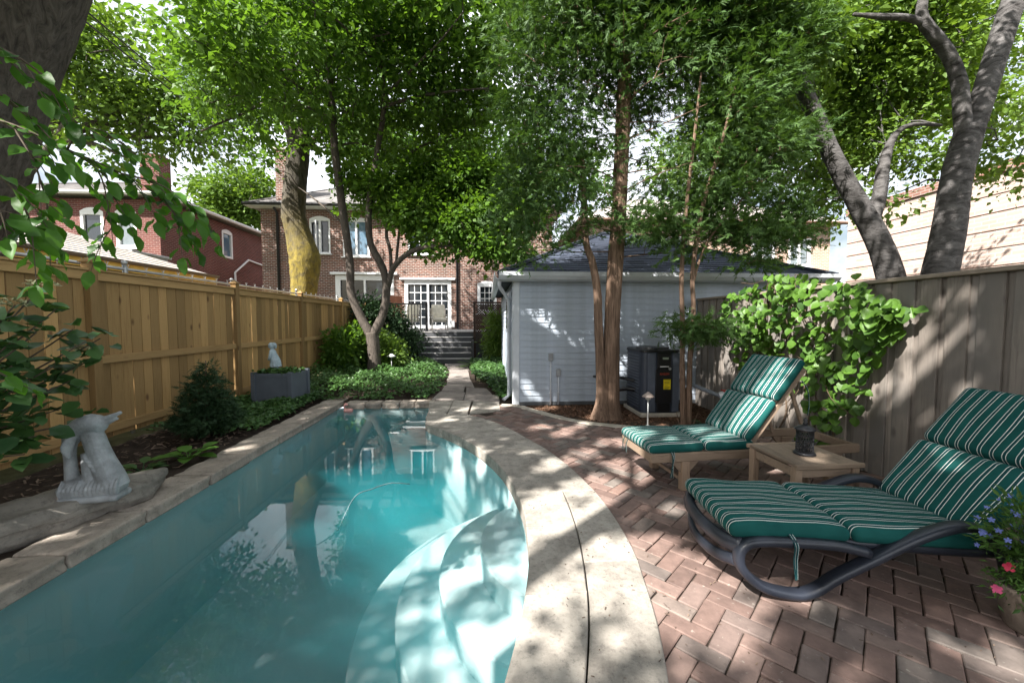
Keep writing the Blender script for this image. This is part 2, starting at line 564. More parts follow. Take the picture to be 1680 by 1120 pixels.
class Tree:
    """trunk and limbs given as tapered paths; twigs run out to leaf clusters"""
    def __init__(self, root, mat_bark):
        self.root = root; self.mb = MB(); self.nodes = []; self.bark = mat_bark; self.tw = MB()
    def limb(self, P, r, n=10, smooth=5, noise=0.03, name=None, ridge=0.0):
        P = np.array(P, float)
        m = MB(); m.tube(P, r, n, smooth, True, noise=0.0 if ridge else noise, ridge=ridge)
        Q = catmull(P, 5)
        self.nodes.append(Q[len(Q)//3:])
        if name or max(r) >= 0.03: return build(m, name or 'limb', self.bark, self.root, True)
        V, F, A = m.arrays(); self.mb.add(V, F)
    def twigs(self, C, r=0.012, frac=1.0, mask=True, far=2.2):
        """twigs grow outwards: a cluster may hang on the twig of one nearer the limbs"""
        N = np.vstack(self.nodes)
        C = np.array(C)[rng.random(len(C)) < frac]
        if not len(C): return
        d0 = np.array([np.min(np.sum((N-c)**2, 1)) for c in C])
        buf = np.zeros((len(N)+2*len(C), 3)); buf[:len(N)] = N; k = len(N)
        for c in C[np.argsort(d0)]:
            d = buf[:k]-c
            i = np.argmin(np.sum(d*d, 1)+np.maximum(0, d[:, 2])*1.5)
            p = buf[i]; L = np.linalg.norm(c-p)
            if L > far: continue
            m1 = p+(c-p)*0.35+rng.normal(0, 0.07, 3)*L+np.array([0, 0, 0.10*L])
            m2 = p+(c-p)*0.72+rng.normal(0, 0.06, 3)*L+np.array([0, 0, 0.06*L])
            if mask and sunny(np.array([m1, m2, c])).any(): continue
            rr = r*(0.6+min(1.0, L))
            self.tw.tube([p, m1, m2, c], [rr*1.4, rr*1.0, rr*0.7, rr*0.3], 4, 0, False)
            buf[k] = m2; buf[k+1] = c; k += 2
    def done(self):
        if self.mb.n: stuff(build(self.mb, 'boughs', self.bark, self.root, True))
        if self.tw.n: stuff(build(self.tw, 'twigs', self.bark, self.root, True))
# ================================================================== materials
M_soil = simple('garden_soil', (0.045, 0.034, 0.027), 0.95, 0.1, 0.45, 9, 0.8, 45)
M_ground = simple('yard_ground', (0.07, 0.075, 0.04), 0.95, 0.1, 0.4, 4, 0.6, 40)
M_sand = simple('joint_sand', (0.05, 0.04, 0.032), 0.95, 0.1, 0.4, 25, 0.5, 120)
M_concrete = simple('concrete', (0.42, 0.38, 0.32), 0.85, 0.2, 0.22, 5, 0.25, 120)
M_white = simple('white_paint', (0.78, 0.79, 0.80), 0.5, 0.4, 0.05, 5, 0.05, 80)
M_dkmetal = simple('dark_metal', (0.02, 0.02, 0.024), 0.4, 0.5, 0.2, 8, 0.08, 80)
M_grey_shingle = simple('grey_shingles', (0.33, 0.31, 0.29), 0.9, 0.15, 0.25, 12, 0.5, 90)
M_pale_shingle = simple('pale_shingles', (0.50, 0.47, 0.44), 0.9, 0.15, 0.2, 14, 0.5, 90)
M_blue_shingle = simple('blue_grey_shingles', (0.055, 0.065, 0.09), 0.85, 0.3, 0.4, 16, 0.5, 110)
M_glass = new_mat('window_glass', 0.04, (0.02, 0.025, 0.03), 0.8)[0]
M_brick_house = brick_wall('house_brick', (0.22, 0.088, 0.06), (0.105, 0.052, 0.042), (0.40, 0.35, 0.31))
M_brick_red = brick_wall('red_brick', (0.19, 0.062, 0.052), (0.125, 0.046, 0.041), (0.27, 0.17, 0.15))
M_brick_tan = brick_wall('tan_brick', (0.50, 0.33, 0.23), (0.38, 0.23, 0.16), (0.50, 0.45, 0.40))
M_brick_pale = brick_wall('pale_brick', (0.53, 0.41, 0.36), (0.44, 0.33, 0.28), (0.56, 0.50, 0.46), bw=0.3, rh=0.1, mottle=0.15)
M_cedar = wood('new_cedar_boards', (0.37, 0.232, 0.096), (0.25, 0.148, 0.055), (0.10, 0.045, 0.02), 2, 0.65, 0.36, 0.85)
M_cedar_y = wood('new_cedar_rails', (0.39, 0.25, 0.108), (0.27, 0.162, 0.065), (0.10, 0.045, 0.02), 1, 0.65, 0.12, 0.5)
M_grey_wood = wood('weathered_boards', (0.275, 0.24, 0.21), (0.12, 0.10, 0.088), (0.04, 0.03, 0.025), 2, 0.85, 0.32, 0.8, 0.8, (0.18, 0.165, 0.152))
M_grey_cap = wood('weathered_cap', (0.30, 0.25, 0.20), (0.15, 0.12, 0.095), (0.06, 0.04, 0.03), 1, 0.85, 0.15, 0.3)
M_teak_x = wood('weathered_teak', (0.27, 0.20, 0.145), (0.15, 0.108, 0.078), (0.12, 0.07, 0.04), 0, 0.7, 0.14, 0.2, 1.6)
M_teak_z = wood('weathered_teak_legs', (0.285, 0.205, 0.145), (0.165, 0.115, 0.08), (0.12, 0.07, 0.04), 2, 0.7, 0.14, 0.2, 1.6)
M_deck = wood('dark_deck_boards', (0.075, 0.078, 0.085), (0.045, 0.047, 0.052), (0.04, 0.04, 0.04), 0, 0.6, 0.1, 0.0)
M_deck_top = wood('grey_deck_top', (0.34, 0.33, 0.32), (0.25, 0.24, 0.235), (0.04, 0.04, 0.04), 0, 0.7, 0.1, 0.0)

# bricks of the patio: every brick its own tone
def paver_mat():
    m, nt, b = new_mat('clay_paver', 0.8, (0.3, 0.15, 0.1), 0.3)
    oi = nd(nt, 'ShaderNodeObjectInfo')
    at = nd(nt, 'ShaderNodeAttribute', {'attribute_name': 'tint'})
    f = fmath(nt, 'FRACT', fmath(nt, 'ADD', oi.outputs['Random'], at.outputs['Fac']))
    c = ramp(nt, f, [(0.0, (0.155, 0.106, 0.092)), (0.25, (0.21, 0.142, 0.122)), (0.5, (0.255, 0.182, 0.158)), (0.7, (0.18, 0.134, 0.12)), (0.82, (0.155, 0.13, 0.118)), (0.93, (0.215, 0.185, 0.165)), (1.0, (0.23, 0.15, 0.125))])
    co = objco(nt, (1, 1, 1), 40.0)
    n1 = nd(nt, 'ShaderNodeTexNoise', Vector=co, Scale=11.0, Detail=8.0, Roughness=0.7)
    c = mixc(nt, 1.0, c, ramp(nt, n1.outputs[0], [(0.3, (0.62,)*3), (0.7, (1.12, 1.1, 1.08))]), 'MULTIPLY')
    n2 = nd(nt, 'ShaderNodeTexNoise', Vector=co, Scale=42.0, Detail=6.0)
    sp = ramp(nt, n2.outputs[0], [(0.66, (0, 0, 0)), (0.74, (1, 1, 1))])
    c = mixc(nt, fmath(nt, 'MULTIPLY', sp, 0.35), c, (0.45, 0.42, 0.37))
    nt.links.new(c, b.inputs['Base Color'])
    bump(nt, b, n2.outputs[0], 0.35, 0.004)
    return m
M_paver = paver_mat()

def stone_mat(name, a, b_, speck, sc=4.0, rough=0.85, strength=0.5):
    m, nt, b = new_mat(name, rough, a, 0.25)
    co = objco(nt, (1, 1, 1), 23.0)
    n1 = nd(nt, 'ShaderNodeTexNoise', Vector=co, Scale=sc, Detail=9.0, Roughness=0.72)
    c = ramp(nt, n1.outputs[0], [(0.3, b_), (0.55, a), (0.8, tuple(min(1, x*1.2) for x in a))])
    n2 = nd(nt, 'ShaderNodeTexNoise', Vector=co, Scale=sc*7, Detail=6.0, Roughness=0.75)
    c = mixc(nt, ramp(nt, n2.outputs[0], [(0.52, (0, 0, 0)), (0.72, (0.75,)*3)]), c, speck)
    oi = nd(nt, 'ShaderNodeObjectInfo')
    vv = fmath(nt, 'MULTIPLY_ADD', oi.outputs['Random'], 0.24); vv.node.inputs[2].default_value = 0.88
    hs = nd(nt, 'ShaderNodeHueSaturation', Value=vv, Color=c)
    nt.links.new(hs.outputs[0], b.inputs['Base Color'])
    h = fmath(nt, 'ADD', n1.outputs[0], fmath(nt, 'MULTIPLY', n2.outputs[0], 0.5))
    bump(nt, b, h, strength, 0.012)
    return m
M_coping = stone_mat('stamped_concrete', (0.355, 0.325, 0.285), (0.18, 0.162, 0.142), (0.115, 0.105, 0.095), 5.5)
M_ledge = stone_mat('ledge_stone', (0.33, 0.285, 0.24), (0.18, 0.155, 0.13), (0.12, 0.10, 0.09), 5.0, 0.85, 0.9)
M_flag = stone_mat('flagstone', (0.25, 0.22, 0.20), (0.15, 0.13, 0.12), (0.12, 0.10, 0.09), 4.0, 0.85, 0.5)
M_boulder = stone_mat('grey_boulder', (0.24, 0.22, 0.19), (0.11, 0.10, 0.088), (0.07, 0.065, 0.06), 3.0, 0.9, 1.0)

# ================================================================== pool
LIP = np.array([(-.98, 6.87), (-.93, 6.45), (-.885, 6.1), (-.88, 5.73), (-.81, 5.40), (-.54, 5.04), (-.27, 4.66), (-.03, 4.20), (.13, 3.78), (.20, 3.50), (.25, 3.20),
                (.285, 2.82), (.275, 2.42), (.245, 2.13), (.19, 1.84), (.115, 1.56), (.03, 1.30), (-.1, 1.0), (-.28, .7), (-.5, .42), (-.8, .2)])
EDGE = np.array([(-.30, 5.88), (0, 5.55), (.23, 5.17), (.47, 4.63), (.66, 4.15), (.79, 3.65), (.85, 3.32), (.89, 3.0), (.90, 2.63), (.885, 2.30), (.845, 2.04), (.80, 1.80),
                 (.75, 1.60), (.66, 1.32), (.52, 1.02), (.30, .68), (0, .3), (-.35, 0)])
PX0, PY1, PY0 = -2.56, 6.87, -0.6
WATER_Z = -0.10
pool_outline = [(PX0, PY0), (PX0, PY1)]+[tuple(p) for p in catmull(LIP, 4)]+[(-1.1, PY0)]
pool_outline = np.array(pool_outline)[::-1]     # counter-clockwise or not, prism sorts it out

def plaster():
    m, nt, b = new_mat('pool_plaster', 0.7, (0.70, 0.80, 0.80), 0.2)
    co = objco(nt)
    n = nd(nt, 'ShaderNodeTexNoise', Vector=co, Scale=1.8, Detail=7.0)
    nt.links.new(ramp(nt, n.outputs[0], [(0.3, (0.64, 0.86, 0.90)), (0.7, (0.71, 0.91, 0.93))]), b.inputs['Base Color'])
    return m
M_plaster = plaster()

def water_mat():
    m = bpy.data.materials.new('pool_water'); m.use_nodes = True
    nt = m.node_tree; nt.nodes.remove(nt.nodes['Principled BSDF']); out = nt.nodes['Material Output']
    tc = nd(nt, 'ShaderNodeTexCoord')
    n = nd(nt, 'ShaderNodeTexNoise', Vector=tc.outputs['Object'], Scale=2.2, Detail=3.0, Roughness=0.5)
    bp = nd(nt, 'ShaderNodeBump', Height=n.outputs[0], Strength=0.05, Distance=0.008)
    fr = nd(nt, 'ShaderNodeFresnel', IOR=1.333, Normal=bp.outputs[0])
    tr = nd(nt, 'ShaderNodeBsdfTransparent', Color=(1, 1, 1, 1))
    gl = nd(nt, 'ShaderNodeBsdfGlossy', Color=(1, 1, 1, 1), Roughness=0.0, Normal=bp.outputs[0])
    mx = nd(nt, 'ShaderNodeMixShader', _0=fr.outputs[0], _1=tr.outputs[0], _2=gl.outputs[0])
    nt.links.new(mx.outputs[0], out.inputs['Surface'])
    ab = nd(nt, 'ShaderNodeVolumeAbsorption', Color=(0.0, 0.83, 0.95, 1), Density=0.46)
    sc = nd(nt, 'ShaderNodeVolumeScatter', Color=(0.05, 0.86, 1.0, 1), Density=0.50)
    ad = nd(nt, 'ShaderNodeAddShader', _0=ab.outputs[0], _1=sc.outputs[0])
    nt.links.new(ad.outputs[0], out.inputs['Volume'])
    return m

def offset_poly(poly, d):
    poly = np.array(poly, float); n = len(poly)
    ar = 0.5*np.sum(poly[:, 0]*np.roll(poly[:, 1], -1)-np.roll(poly[:, 0], -1)*poly[:, 1])
    if ar < 0: poly = poly[::-1]
    e = np.roll(poly, -1, 0)-poly; e /= np.linalg.norm(e, axis=1)[:, None]+1e-9
    nr = np.stack([e[:, 1], -e[:, 0]], 1); nn = nr+np.roll(nr, 1, 0); nn /= np.linalg.norm(nn, axis=1)[:, None]+1e-9
    return poly+nn*d

POOL_Z = -1.15
inner = offset_poly(pool_outline, 0.0)
mb = MB()
n = len(inner)
V = np.vstack([np.c_[inner, np.full(n, -0.085)], np.c_[inner, np.full(n, POOL_Z)]])
F = [[k, n+k, n+(k+1) % n, (k+1) % n] for k in range(n)]+[[n+k for k in range(n)]]
mb.add(V, F)
basin = struct(build(mb, 'pool_basin', M_plaster, origin=(-1.2, 3, 0)))
SC = np.array([0.42, 2.93])
def arc_step(r0, r1, z):
    a = np.linspace(math.radians(40), math.radians(320), 90)
    pts = np.array([SC+np.array([r0*math.cos(t), r1*math.sin(t)]) for t in a])
    wx = np.interp(pts[:, 1], LIP[::-1, 1], LIP[::-1, 0])+0.015
    pts = pts[pts[:, 0] < wx]                       # the arc from wall to wall, then back along the wall
    ys = np.linspace(pts[-1, 1], pts[0, 1], 16)[1:-1]
    back = np.stack([np.interp(ys, LIP[::-1, 1], LIP[::-1, 0])+0.015, ys], 1)
    m = MB(); m.prism(np.vstack([pts, back]), POOL_Z+0.001, z, 0.012)
    return m
for r0, r1, z in ((0.48, 0.66, -0.27), (0.78, 0.99, -0.44), (1.08, 1.30, -0.63), (1.38, 1.62, -0.83)):
    m = arc_step(r0, r1, z)
    build(m, 'pool_step', M_plaster, basin)
wpoly = offset_poly(pool_outline, 0.012)
mb = MB(); mb.prism(wpoly, POOL_Z-0.05, WATER_Z)
water = struct(build(mb, 'water', water_mat(), origin=(-1.2, 3, WATER_Z)))

# ground sheet with a hole under the pool and patio rim
def sheet_with_hole(name, mat, outer, hole, z, origin=(0, 0, 0)):
    import bmesh
    bm = bmesh.new()
    for loop in (outer, hole):
        vs = [bm.verts.new((x, y, z)) for x, y in loop]
        for i in range(len(vs)): bm.edges.new((vs[i], vs[(i+1) % len(vs)]))
    bmesh.ops.triangle_fill(bm, use_beauty=True, edges=bm.edges[:])
    for f in bm.faces:
        if f.normal.z < 0: f.normal_flip()
    me = bpy.data.meshes.new(name); bm.to_mesh(me); bm.free()
    me.materials.append(mat)
    return link(name, me)
hole = offset_poly(pool_outline, 0.06)
struct(sheet_with_hole('ground', M_ground, [(-300, -300), (300, -300), (300, 300), (-300, 300)], [tuple(p) for p in hole], -0.07))

# soil beds, uneven
def bed(name, x0, x1, y0, y1, nx, ny, amp, z0, mat, mask=None):
    X, Y = np.meshgrid(np.linspace(x0, x1, nx), np.linspace(y0, y1, ny), indexing='ij')
    Z = z0+amp*(np.sin(X*5.1+Y*2.3)*0.35+np.sin(X*11.7-Y*7.1)*0.25+rng.normal(0, 0.35, X.shape))
    if mask is not None: Z = Z+mask(X, Y)
    V = np.stack([X, Y, Z], -1).reshape(-1, 3)
    i, j = np.meshgrid(np.arange(nx-1), np.arange(ny-1), indexing='ij')
    b = (i*ny+j).ravel()
    F = np.stack([b, b+ny, b+ny+1, b+1], 1)
    o = link(name, make_mesh(name, V, F, mat, True)); ORG[o.name] = (0, 0, 0)
    return struct(o)
def ivy_h(X, Y):
    return 0.0*X
bed('garden_bed', -4.28, -2.80, -2.0, 13.2, 30, 220, 0.02, -0.03, M_soil)
bed('garden_bed', -2.80, -1.0, 7.1, 13.2, 36, 100, 0.02, -0.02, M_soil)
bed('mulch_bed', 0.46, 3.54, 4.55, 6.54, 60, 40, 0.014, -0.035, simple('bark_mulch', (0.10, 0.055, 0.035), 0.95, 0.1, 0.5, 22, 0.9, 60))
bed('garden_bed', 0.12, 0.44, 6.9, 13.0, 8, 60, 0.02, -0.02, M_soil)

# coping stones along the left side and the far end
COPE = struct(thing('pool_coping', None, None, (-2.7, 4, 0)))
def rough_block(sx, sy, sz, seed, amp=0.012):
    r = np.random.default_rng(seed)
    ph = r.random(6)*6.28
    def fn(V):
        V = V.copy()
        k = np.sin(V[:, 0]*23+ph[0])*np.sin(V[:, 1]*19+ph[1])+0.6*np.sin(V[:, 1]*41+V[:, 2]*37+ph[2])+0.4*np.sin(V[:, 0]*61+V[:, 2]*53+ph[3])
        side = np.clip(np.abs(V[:, 2])/(sz/2), 0, 1)
        V[:, 0] += np.sign(V[:, 0])*amp*k*(1-side*0.6)*(np.abs(V[:, 0]) > sx*0.3)
        V[:, 2] += amp*0.28*k
        return V
    m = MB(); m.rbox((sx, sy, sz), 0.016, n=7, fn=fn)
    V, F, A = m.arrays()
    return make_mesh('coping_stone', V, F, M_ledge, True)
y = -1.2; k = 0
widths = [0.62, 0.55, 0.68, 0.58, 0.64]
meshes = [rough_block(0.345, w-0.012, 0.105, 11+i) for i, w in enumerate(widths)]
while y < 6.85:
    w = widths[k % 5]
    piece('coping_stone', meshes[k % 5], COPE, (PX0-0.135+rng.normal(0, 0.006), y+w/2, -0.0525+rng.normal(0, 0.003)), (0, 0, math.pi*(k % 2 if False else 0)))
    y += w; k += 1
yend = y
x = -2.43; k = 0
wf = [0.34, 0.27, 0.31, 0.25, 0.33]
fm = []
for i, w in enumerate(wf):
    me = rough_block(0.26, w-0.012, 0.105, 31+i); fm.append(me)
while x < -0.98:
    w = wf[k % 5]
    piece('coping_stone', fm[k % 5], COPE, (x+w/2, PY1+0.10, -0.0525), (0, 0, math.pi/2)); x += w; k += 1

# stamped concrete rim: slabs between radial joints, an inner ring and an outer ring near the camera
def resample(P, n):
    P = np.array(P); d = np.r_[0, np.cumsum(np.linalg.norm(np.diff(P, axis=0), axis=1))]
    t = np.linspace(0, d[-1], n)
    return np.stack([np.interp(t, d, P[:, i]) for i in range(2)], 1)
def ybetween(P, ya, yb, n=9):
    P = catmull(np.c_[P, np.zeros(len(P))], 6)[:, :2]
    o = np.argsort(P[:, 1])
    ys = np.linspace(ya, yb, n)
    return np.stack([np.interp(ys, P[o, 1], P[o, 0]), ys], 1)
MIDJ = np.array([(.60, 3.25), (.61, 3.1), (.60, 2.69), (.565, 2.31), (.53, 2.07), (.485, 1.83), (.42, 1.59), (.36, 1.40), (.22, 1.0), (.0, .6), (-.3, .2)])
LIPc = LIP[1:]
RIM = struct(thing('pool_rim', None, None, (0.5, 3, 0)))
G = 0.004
def slab(inner, outer, z1=0.012):
    poly = np.vstack([inner, outer[::-1]])
    poly = offset_poly(poly, -G)
    m = MB(); m.prism(poly, -0.10, z1+rng.normal(0, 0.0012), 0.006)
    build(m, 'coping_slab', M_coping, RIM)
over = np.array([-0.03, 0])
# near: inner ring, outer ring
ring_y = [0.25, 1.0, 1.95, 2.62, 3.16]
for a, b in zip(ring_y[:-1], ring_y[1:]):
    slab(ybetween(LIPc, a, b)+over, ybetween(MIDJ, a, b))
ring_y = [0.25, 1.25, 2.20, 3.16]
for a, b in zip(ring_y[:-1], ring_y[1:]):
    slab(ybetween(MIDJ, a, b), ybetween(EDGE, a, b))
# far: slabs from lip to brick edge, joints fan out
lipY = [3.16, 3.80, 4.24, 4.68, 5.06, 5.45]
edgY = [3.16, 3.72, 4.28, 4.86, 5.38, 5.88]
for i in range(5):
    slab(ybetween(LIPc, lipY[i], lipY[i+1], 6)+over, ybetween(EDGE, edgY[i], edgY[i+1], 6))
FLAGS = struct(thing('garden_path', None, None, (-0.5, 8, 0)))
slab(np.array([(-.815, 5.45), (-.87, 5.74), (-.885, 6.1), (-.93, 6.45), (-.98, 6.88)])+over, np.array([(-.30, 5.88), (-.62, 5.93), (-.605, 6.3), (-.60, 6.7), (-.60, 6.99)]))
PADS = [[(-.61, 5.93), (-.30, 5.88), (-.28, 6.90), (-.60, 6.99)], [(-.28, 5.95), (.20, 6.15), (.20, 6.83), (-.26, 6.90)],
        [(-1.0, 7.10), (-.43, 7.03), (-.43, 7.75), (-.95, 7.85)], [(-.43, 6.96), (.21, 6.86), (.21, 7.42), (-.43, 7.55)],
        [(-.43, 7.58), (.10, 7.45), (-.02, 8.2), (-.45, 8.3)], [(-.92, 7.88), (-.47, 7.78), (-.48, 8.5), (-.93, 8.55)],
        [(-.90, 8.6), (-.28, 8.35), (-.38, 9.3), (-.95, 9.4)], [(-.98, 9.45), (-.40, 9.35), (-.48, 10.3), (-1.0, 10.4)],
        [(-1.02, 10.45), (-.48, 10.36), (-.55, 11.3), (-1.1, 11.4)], [(-1.15, 11.45), (-.52, 11.36), (-.6, 12.2), (-1.25, 12.25)], [(-1.3, 12.3), (-.6, 12.25), (-.6, 13.0), (-1.4, 13.0)]]
for i, p in enumerate(PADS):
    m = MB(); m.prism(offset_poly(p, -0.006), -0.08, 0.008+rng.normal(0, 0.004), 0.008)
    build(m, 'paving_slab', M_coping if i < 2 else M_flag, FLAGS)
# path base of packed earth
m = MB(); m.prism([(-1.5, 6.9), (.3, 6.8), (.3, 8.2), (-.3, 9.5), (-.45, 13.1), (-1.6, 13.1), (-1.2, 9.5)], -0.1, -0.02)
struct(build(m, 'path', M_soil))

# ------------------------------------------------------------------ brick patio in 45 degree herringbone
PATIO = struct(thing('brick_patio', None, None, (2, 3, 0)))
m = MB(); m.prism([tuple(p) for p in catmull(np.c_[EDGE, np.zeros(len(EDGE))], 3)[:, :2]]+[(-.35, -1.5), (3.6, -1.5), (3.6, 5.2), (1.5, 5.55), (.3, 6.75), (-.3, 6.75)], -0.12, -0.014)
struct(build(m, 'patio_base', M_sand, PATIO))
STRIP = np.array([(.20, 6.50), (.46, 6.40), (.72, 5.98), (1.0, 5.58), (1.33, 5.27), (1.75, 5.05), (2.4, 4.80), (3.0, 4.66), (3.52, 4.60)])
strip_c = catmull(np.c_[STRIP, np.zeros(len(STRIP))], 4)[:, :2]
EDGEc = catmull(np.c_[EDGE, np.zeros(len(EDGE))], 6)[:, :2]
def edge_x(y): 
    o = np.argsort(EDGEc[:, 1]); return np.interp(y, EDGEc[o, 1], EDGEc[o, 0])
def strip_y(x): return np.interp(x, strip_c[:, 0], strip_c[:, 1])
bv = []
for i in range(5):
    mb = MB(); mb.box((0, 0, 0), (0.1945, 0.0945, 0.055), None, 0.0045, 0.0011)
    V, F, A = mb.arrays(); bv.append((V, F, make_mesh('brick', V, F, M_paver)))
W = 0.1; A45 = math.radians(43.5)
ca, sa = math.cos(A45), math.sin(A45)
bricks = []
for i in range(-80, 90):
    for j in range(-80, 90):
        k = (i-j) % 4
        if k == 0: u, v, r = i+1.0, j+0.5, 0.0
        elif k == 3: u, v, r = i+0.5, j+1.0, math.pi/2
        else: continue
        X = 1.6+W*(u*ca-v*sa); Y = 2.5+W*(u*sa+v*ca)
        if Y < 0.4 or X > 3.5 or X < -0.3 or Y > 6.6: continue
        if X < edge_x(Y)-0.13 if Y < 5.85 else (X < 0.10): continue
        if Y > strip_y(X)+0.07: continue
        if X/Y > 1.65: continue
        bricks.append((X, Y, r+A45))
bricks.sort(key=lambda b: b[0]**2*0.4+b[1]**2)
vis = [b for b in bricks if b[1] > 1.3 and b[0]/b[1] < 1.38]
near = vis[:300]; nearset = set(near)
for (X, Y, r) in near:
    piece('brick', bv[rng.integers(5)][2], PATIO, (X, Y, -0.0275+rng.normal(0, 0.0018)), (rng.normal(0, 0.006), rng.normal(0, 0.006), r+rng.normal(0, 0.012)))
far = MB()
for (X, Y, r) in bricks:
    if (X, Y, r) in nearset: continue
    V, F, _ = bv[rng.integers(5)]
    far.add(V @ rotz(r+rng.normal(0, 0.01)).T+np.array([X, Y, -0.0275+rng.normal(0, 0.0018)]), F, np.full(len(V), rng.random()))
stuff(build(far, 'bricks', M_paver, PATIO, attr='tint'))
# concrete edging between bricks and mulch, in lengths
sl = MB()
for i in range(0, len(strip_c)-1, 4):
    seg = strip_c[i:i+5]
    if len(seg) < 2: continue
    d = np.gradient(seg, axis=0); d /= np.linalg.norm(d, axis=1)[:, None]; nn = np.stack([-d[:, 1], d[:, 0]], 1)
    poly = np.vstack([seg, (seg+nn*0.13)[::-1]])
    m = MB(); m.prism(offset_poly(poly, -0.003), -0.1, 0.010+rng.normal(0, 0.002), 0.006)
    build(m, 'edging_slab', M_concrete, PATIO)

# ================================================================== fences
FX = -4.30
fence = thing('cedar_fence', 'new honey coloured cedar board fence along the left of the pool', 'fence', (FX, 7, 0))
posts = [-3.2, -0.5, 2.05, 4.58, 7.05, 9.42, 11.95, 14.4]
bm_ = [(lambda w: (w, (lambda m: make_mesh('board', *m.arrays()[:2], M_cedar))(MB().box((0, 0, 0), (0.019, w, 1.80), None, 0.002))))(w) for w in (0.135, 0.142, 0.128, 0.150)]
for i, py in enumerate(posts):
    m = MB(); m.box((FX+0.03, py, 1.0), (0.095, 0.095, 2.04), None, 0.006)
    p = build(m, 'post', M_cedar, fence)
    if py > 3:
        c = MB(); c.box((FX+0.03, py, 2.03), (0.125, 0.125, 0.02), None, 0.003)
        h = 0.065; z = 2.04
        q = [(FX+0.03+a*h*0.8, py+b*h*0.8, z) for a, b in ((-1, -1), (1, -1), (1, 1), (-1, 1))]+[(FX+0.03, py, z+0.045)]
        c.add(q, [[0, 1, 4], [1, 2, 4], [2, 3, 4], [3, 0, 4], [3, 2, 1, 0]])
        build(c, 'post_cap', M_cedar, p)
for a, b in zip(posts[:-1], posts[1:]):
    L = b-a-0.1; c = (a+b)/2
    for z, h, t in ((1.885, 0.095, 0.04), (0.97, 0.09, 0.038), (0.19, 0.09, 0.038)):
        m = MB(); m.box((FX+0.012+t/2+0.001, c, z), (t, L, h), None, 0.004)
        build(m, 'rail', M_cedar_y, fence)
    m = MB(); m.box((FX+0.02, c, 1.947), (0.11, L, 0.026), None, 0.004); build(m, 'cap_rail', M_cedar_y, fence)
    y = a+0.05
    while y < b-0.06:
        w, me = bm_[rng.integers(4)]
        w_ = min(w, b-0.05-y)
        if w_ < 0.03: break
        gap = abs(rng.normal(0.0, 0.004))+0.004
        piece('board', me, fence, (FX, y+w_/2, 0.98+rng.normal(0, 0.004)), (rng.normal(0, 0.0025), 0, rng.normal(0, 0.012)), (1, w_/w, 1))
        y += w_+gap
red = MB(); red.box((FX-0.045, 6.72, 0.95), (0.03, 0.12, 1.75), None, 0.003)
build(red, 'backing_board', simple('red_stained_wood', (0.14, 0.035, 0.025), 0.7), fence)

# old chain link fence right behind the cedar one
M_galv = simple('galvanised_steel', (0.45, 0.46, 0.46), 0.4, 0.5, 0.2, 10, 0.05, 60, 0.6)
cl = thing('chain_link_fence', 'old galvanised chain link fence showing over the cedar boards', 'fence', (FX-0.14, 7, 0))
m = MB(); m.tube([(FX-0.14, -1, 2.03), (FX-0.14, 14.5, 2.03)], 0.019, 8); build(m, 'top_rail', M_galv, cl, True)
for y in (0.2, 2.9, 5.2, 7.25, 9.6, 12.1):
    m = MB(); m.tube([(FX-0.14, y, 0), (FX-0.14, y, 2.10)], 0.024, 8); m.lathe([(0.0, 0.05), (0.03, 0.035), (0.032, 0.0), (0.0, 0)], (FX-0.14, y, 2.09), 10)
    build(m, 'steel_post', M_galv, cl, True)
m = MB()
for y in np.arange(2.0, 13.5, 0.27):
    for s in (-1, 1):
        m.tube([(FX-0.14, y, 1.99), (FX-0.14, y, 2.045), (FX-0.14, y+s*0.022, 2.095)], 0.0045, 4)
    z = 1.7
    m.tube([(FX-0.135, y-0.08, 1.5), (FX-0.14, y, 1.99)], 0.003, 4); m.tube([(FX-0.145, y+0.08, 1.5), (FX-0.14, y, 1.99)], 0.003, 4)
stuff(build(m, 'wire_mesh', M_galv, cl))

# right: weathered board on board fence
RX = 3.56
rf = thing('weathered_fence', 'grey weathered board fence along the right of the patio', 'fence', (RX, 4, 0))
wm = [(w, make_mesh('board', *MB().box((0, 0, 0), (0.02, w, 1.765), None, 0.002).arrays()[:2], M_grey_wood)) for w in (0.14, 0.15, 0.132)]
nm = [(w, make_mesh('batten', *MB().box((0, 0, 0), (0.02, w, 1.76), None, 0.002).arrays()[:2], M_grey_wood)) for w in (0.085, 0.095, 0.075)]
y = 0.6
while y < 6.45:
    w, me = wm[rng.integers(3)]
    piece('board', me, rf, (RX-0.022, y+w/2, 0.863+rng.normal(0, 0.002)), (0, 0, rng.normal(0, 0.015)))
    w2, me2 = nm[rng.integers(3)]
    g = 0.045+rng.random()*0.015
    piece('batten', me2, rf, (RX, y+w+g/2, 0.863+rng.normal(0, 0.002)), (0, 0, rng.normal(0, 0.01)))
    y += w+g
for y0, y1 in ((0.4, 2.35), (2.35, 4.5), (4.5, 6.5)):
    m = MB(); m.box((RX-0.01, (y0+y1)/2, 1.752), (0.12, y1-y0-0.004, 0.035), None, 0.005); build(m, 'cap_rail', M_grey_cap, rf)
    m = MB(); m.box((RX+0.035, (y0+y1)/2, 1.66), (0.045, y1-y0-0.01, 0.09), None, 0.004); build(m, 'rail', M_grey_cap, rf)
    m = MB(); m.box((RX+0.035, (y0+y1)/2, 0.35), (0.045, y1-y0-0.01, 0.09), None, 0.004); build(m, 'rail', M_grey_cap, rf)
for y in (0.6, 2.4, 4.6, 6.45):
    m = MB(); m.box((RX+0.10, y, 0.85), (0.09, 0.09, 1.75), None, 0.005); build(m, 'post', M_grey_wood, rf)
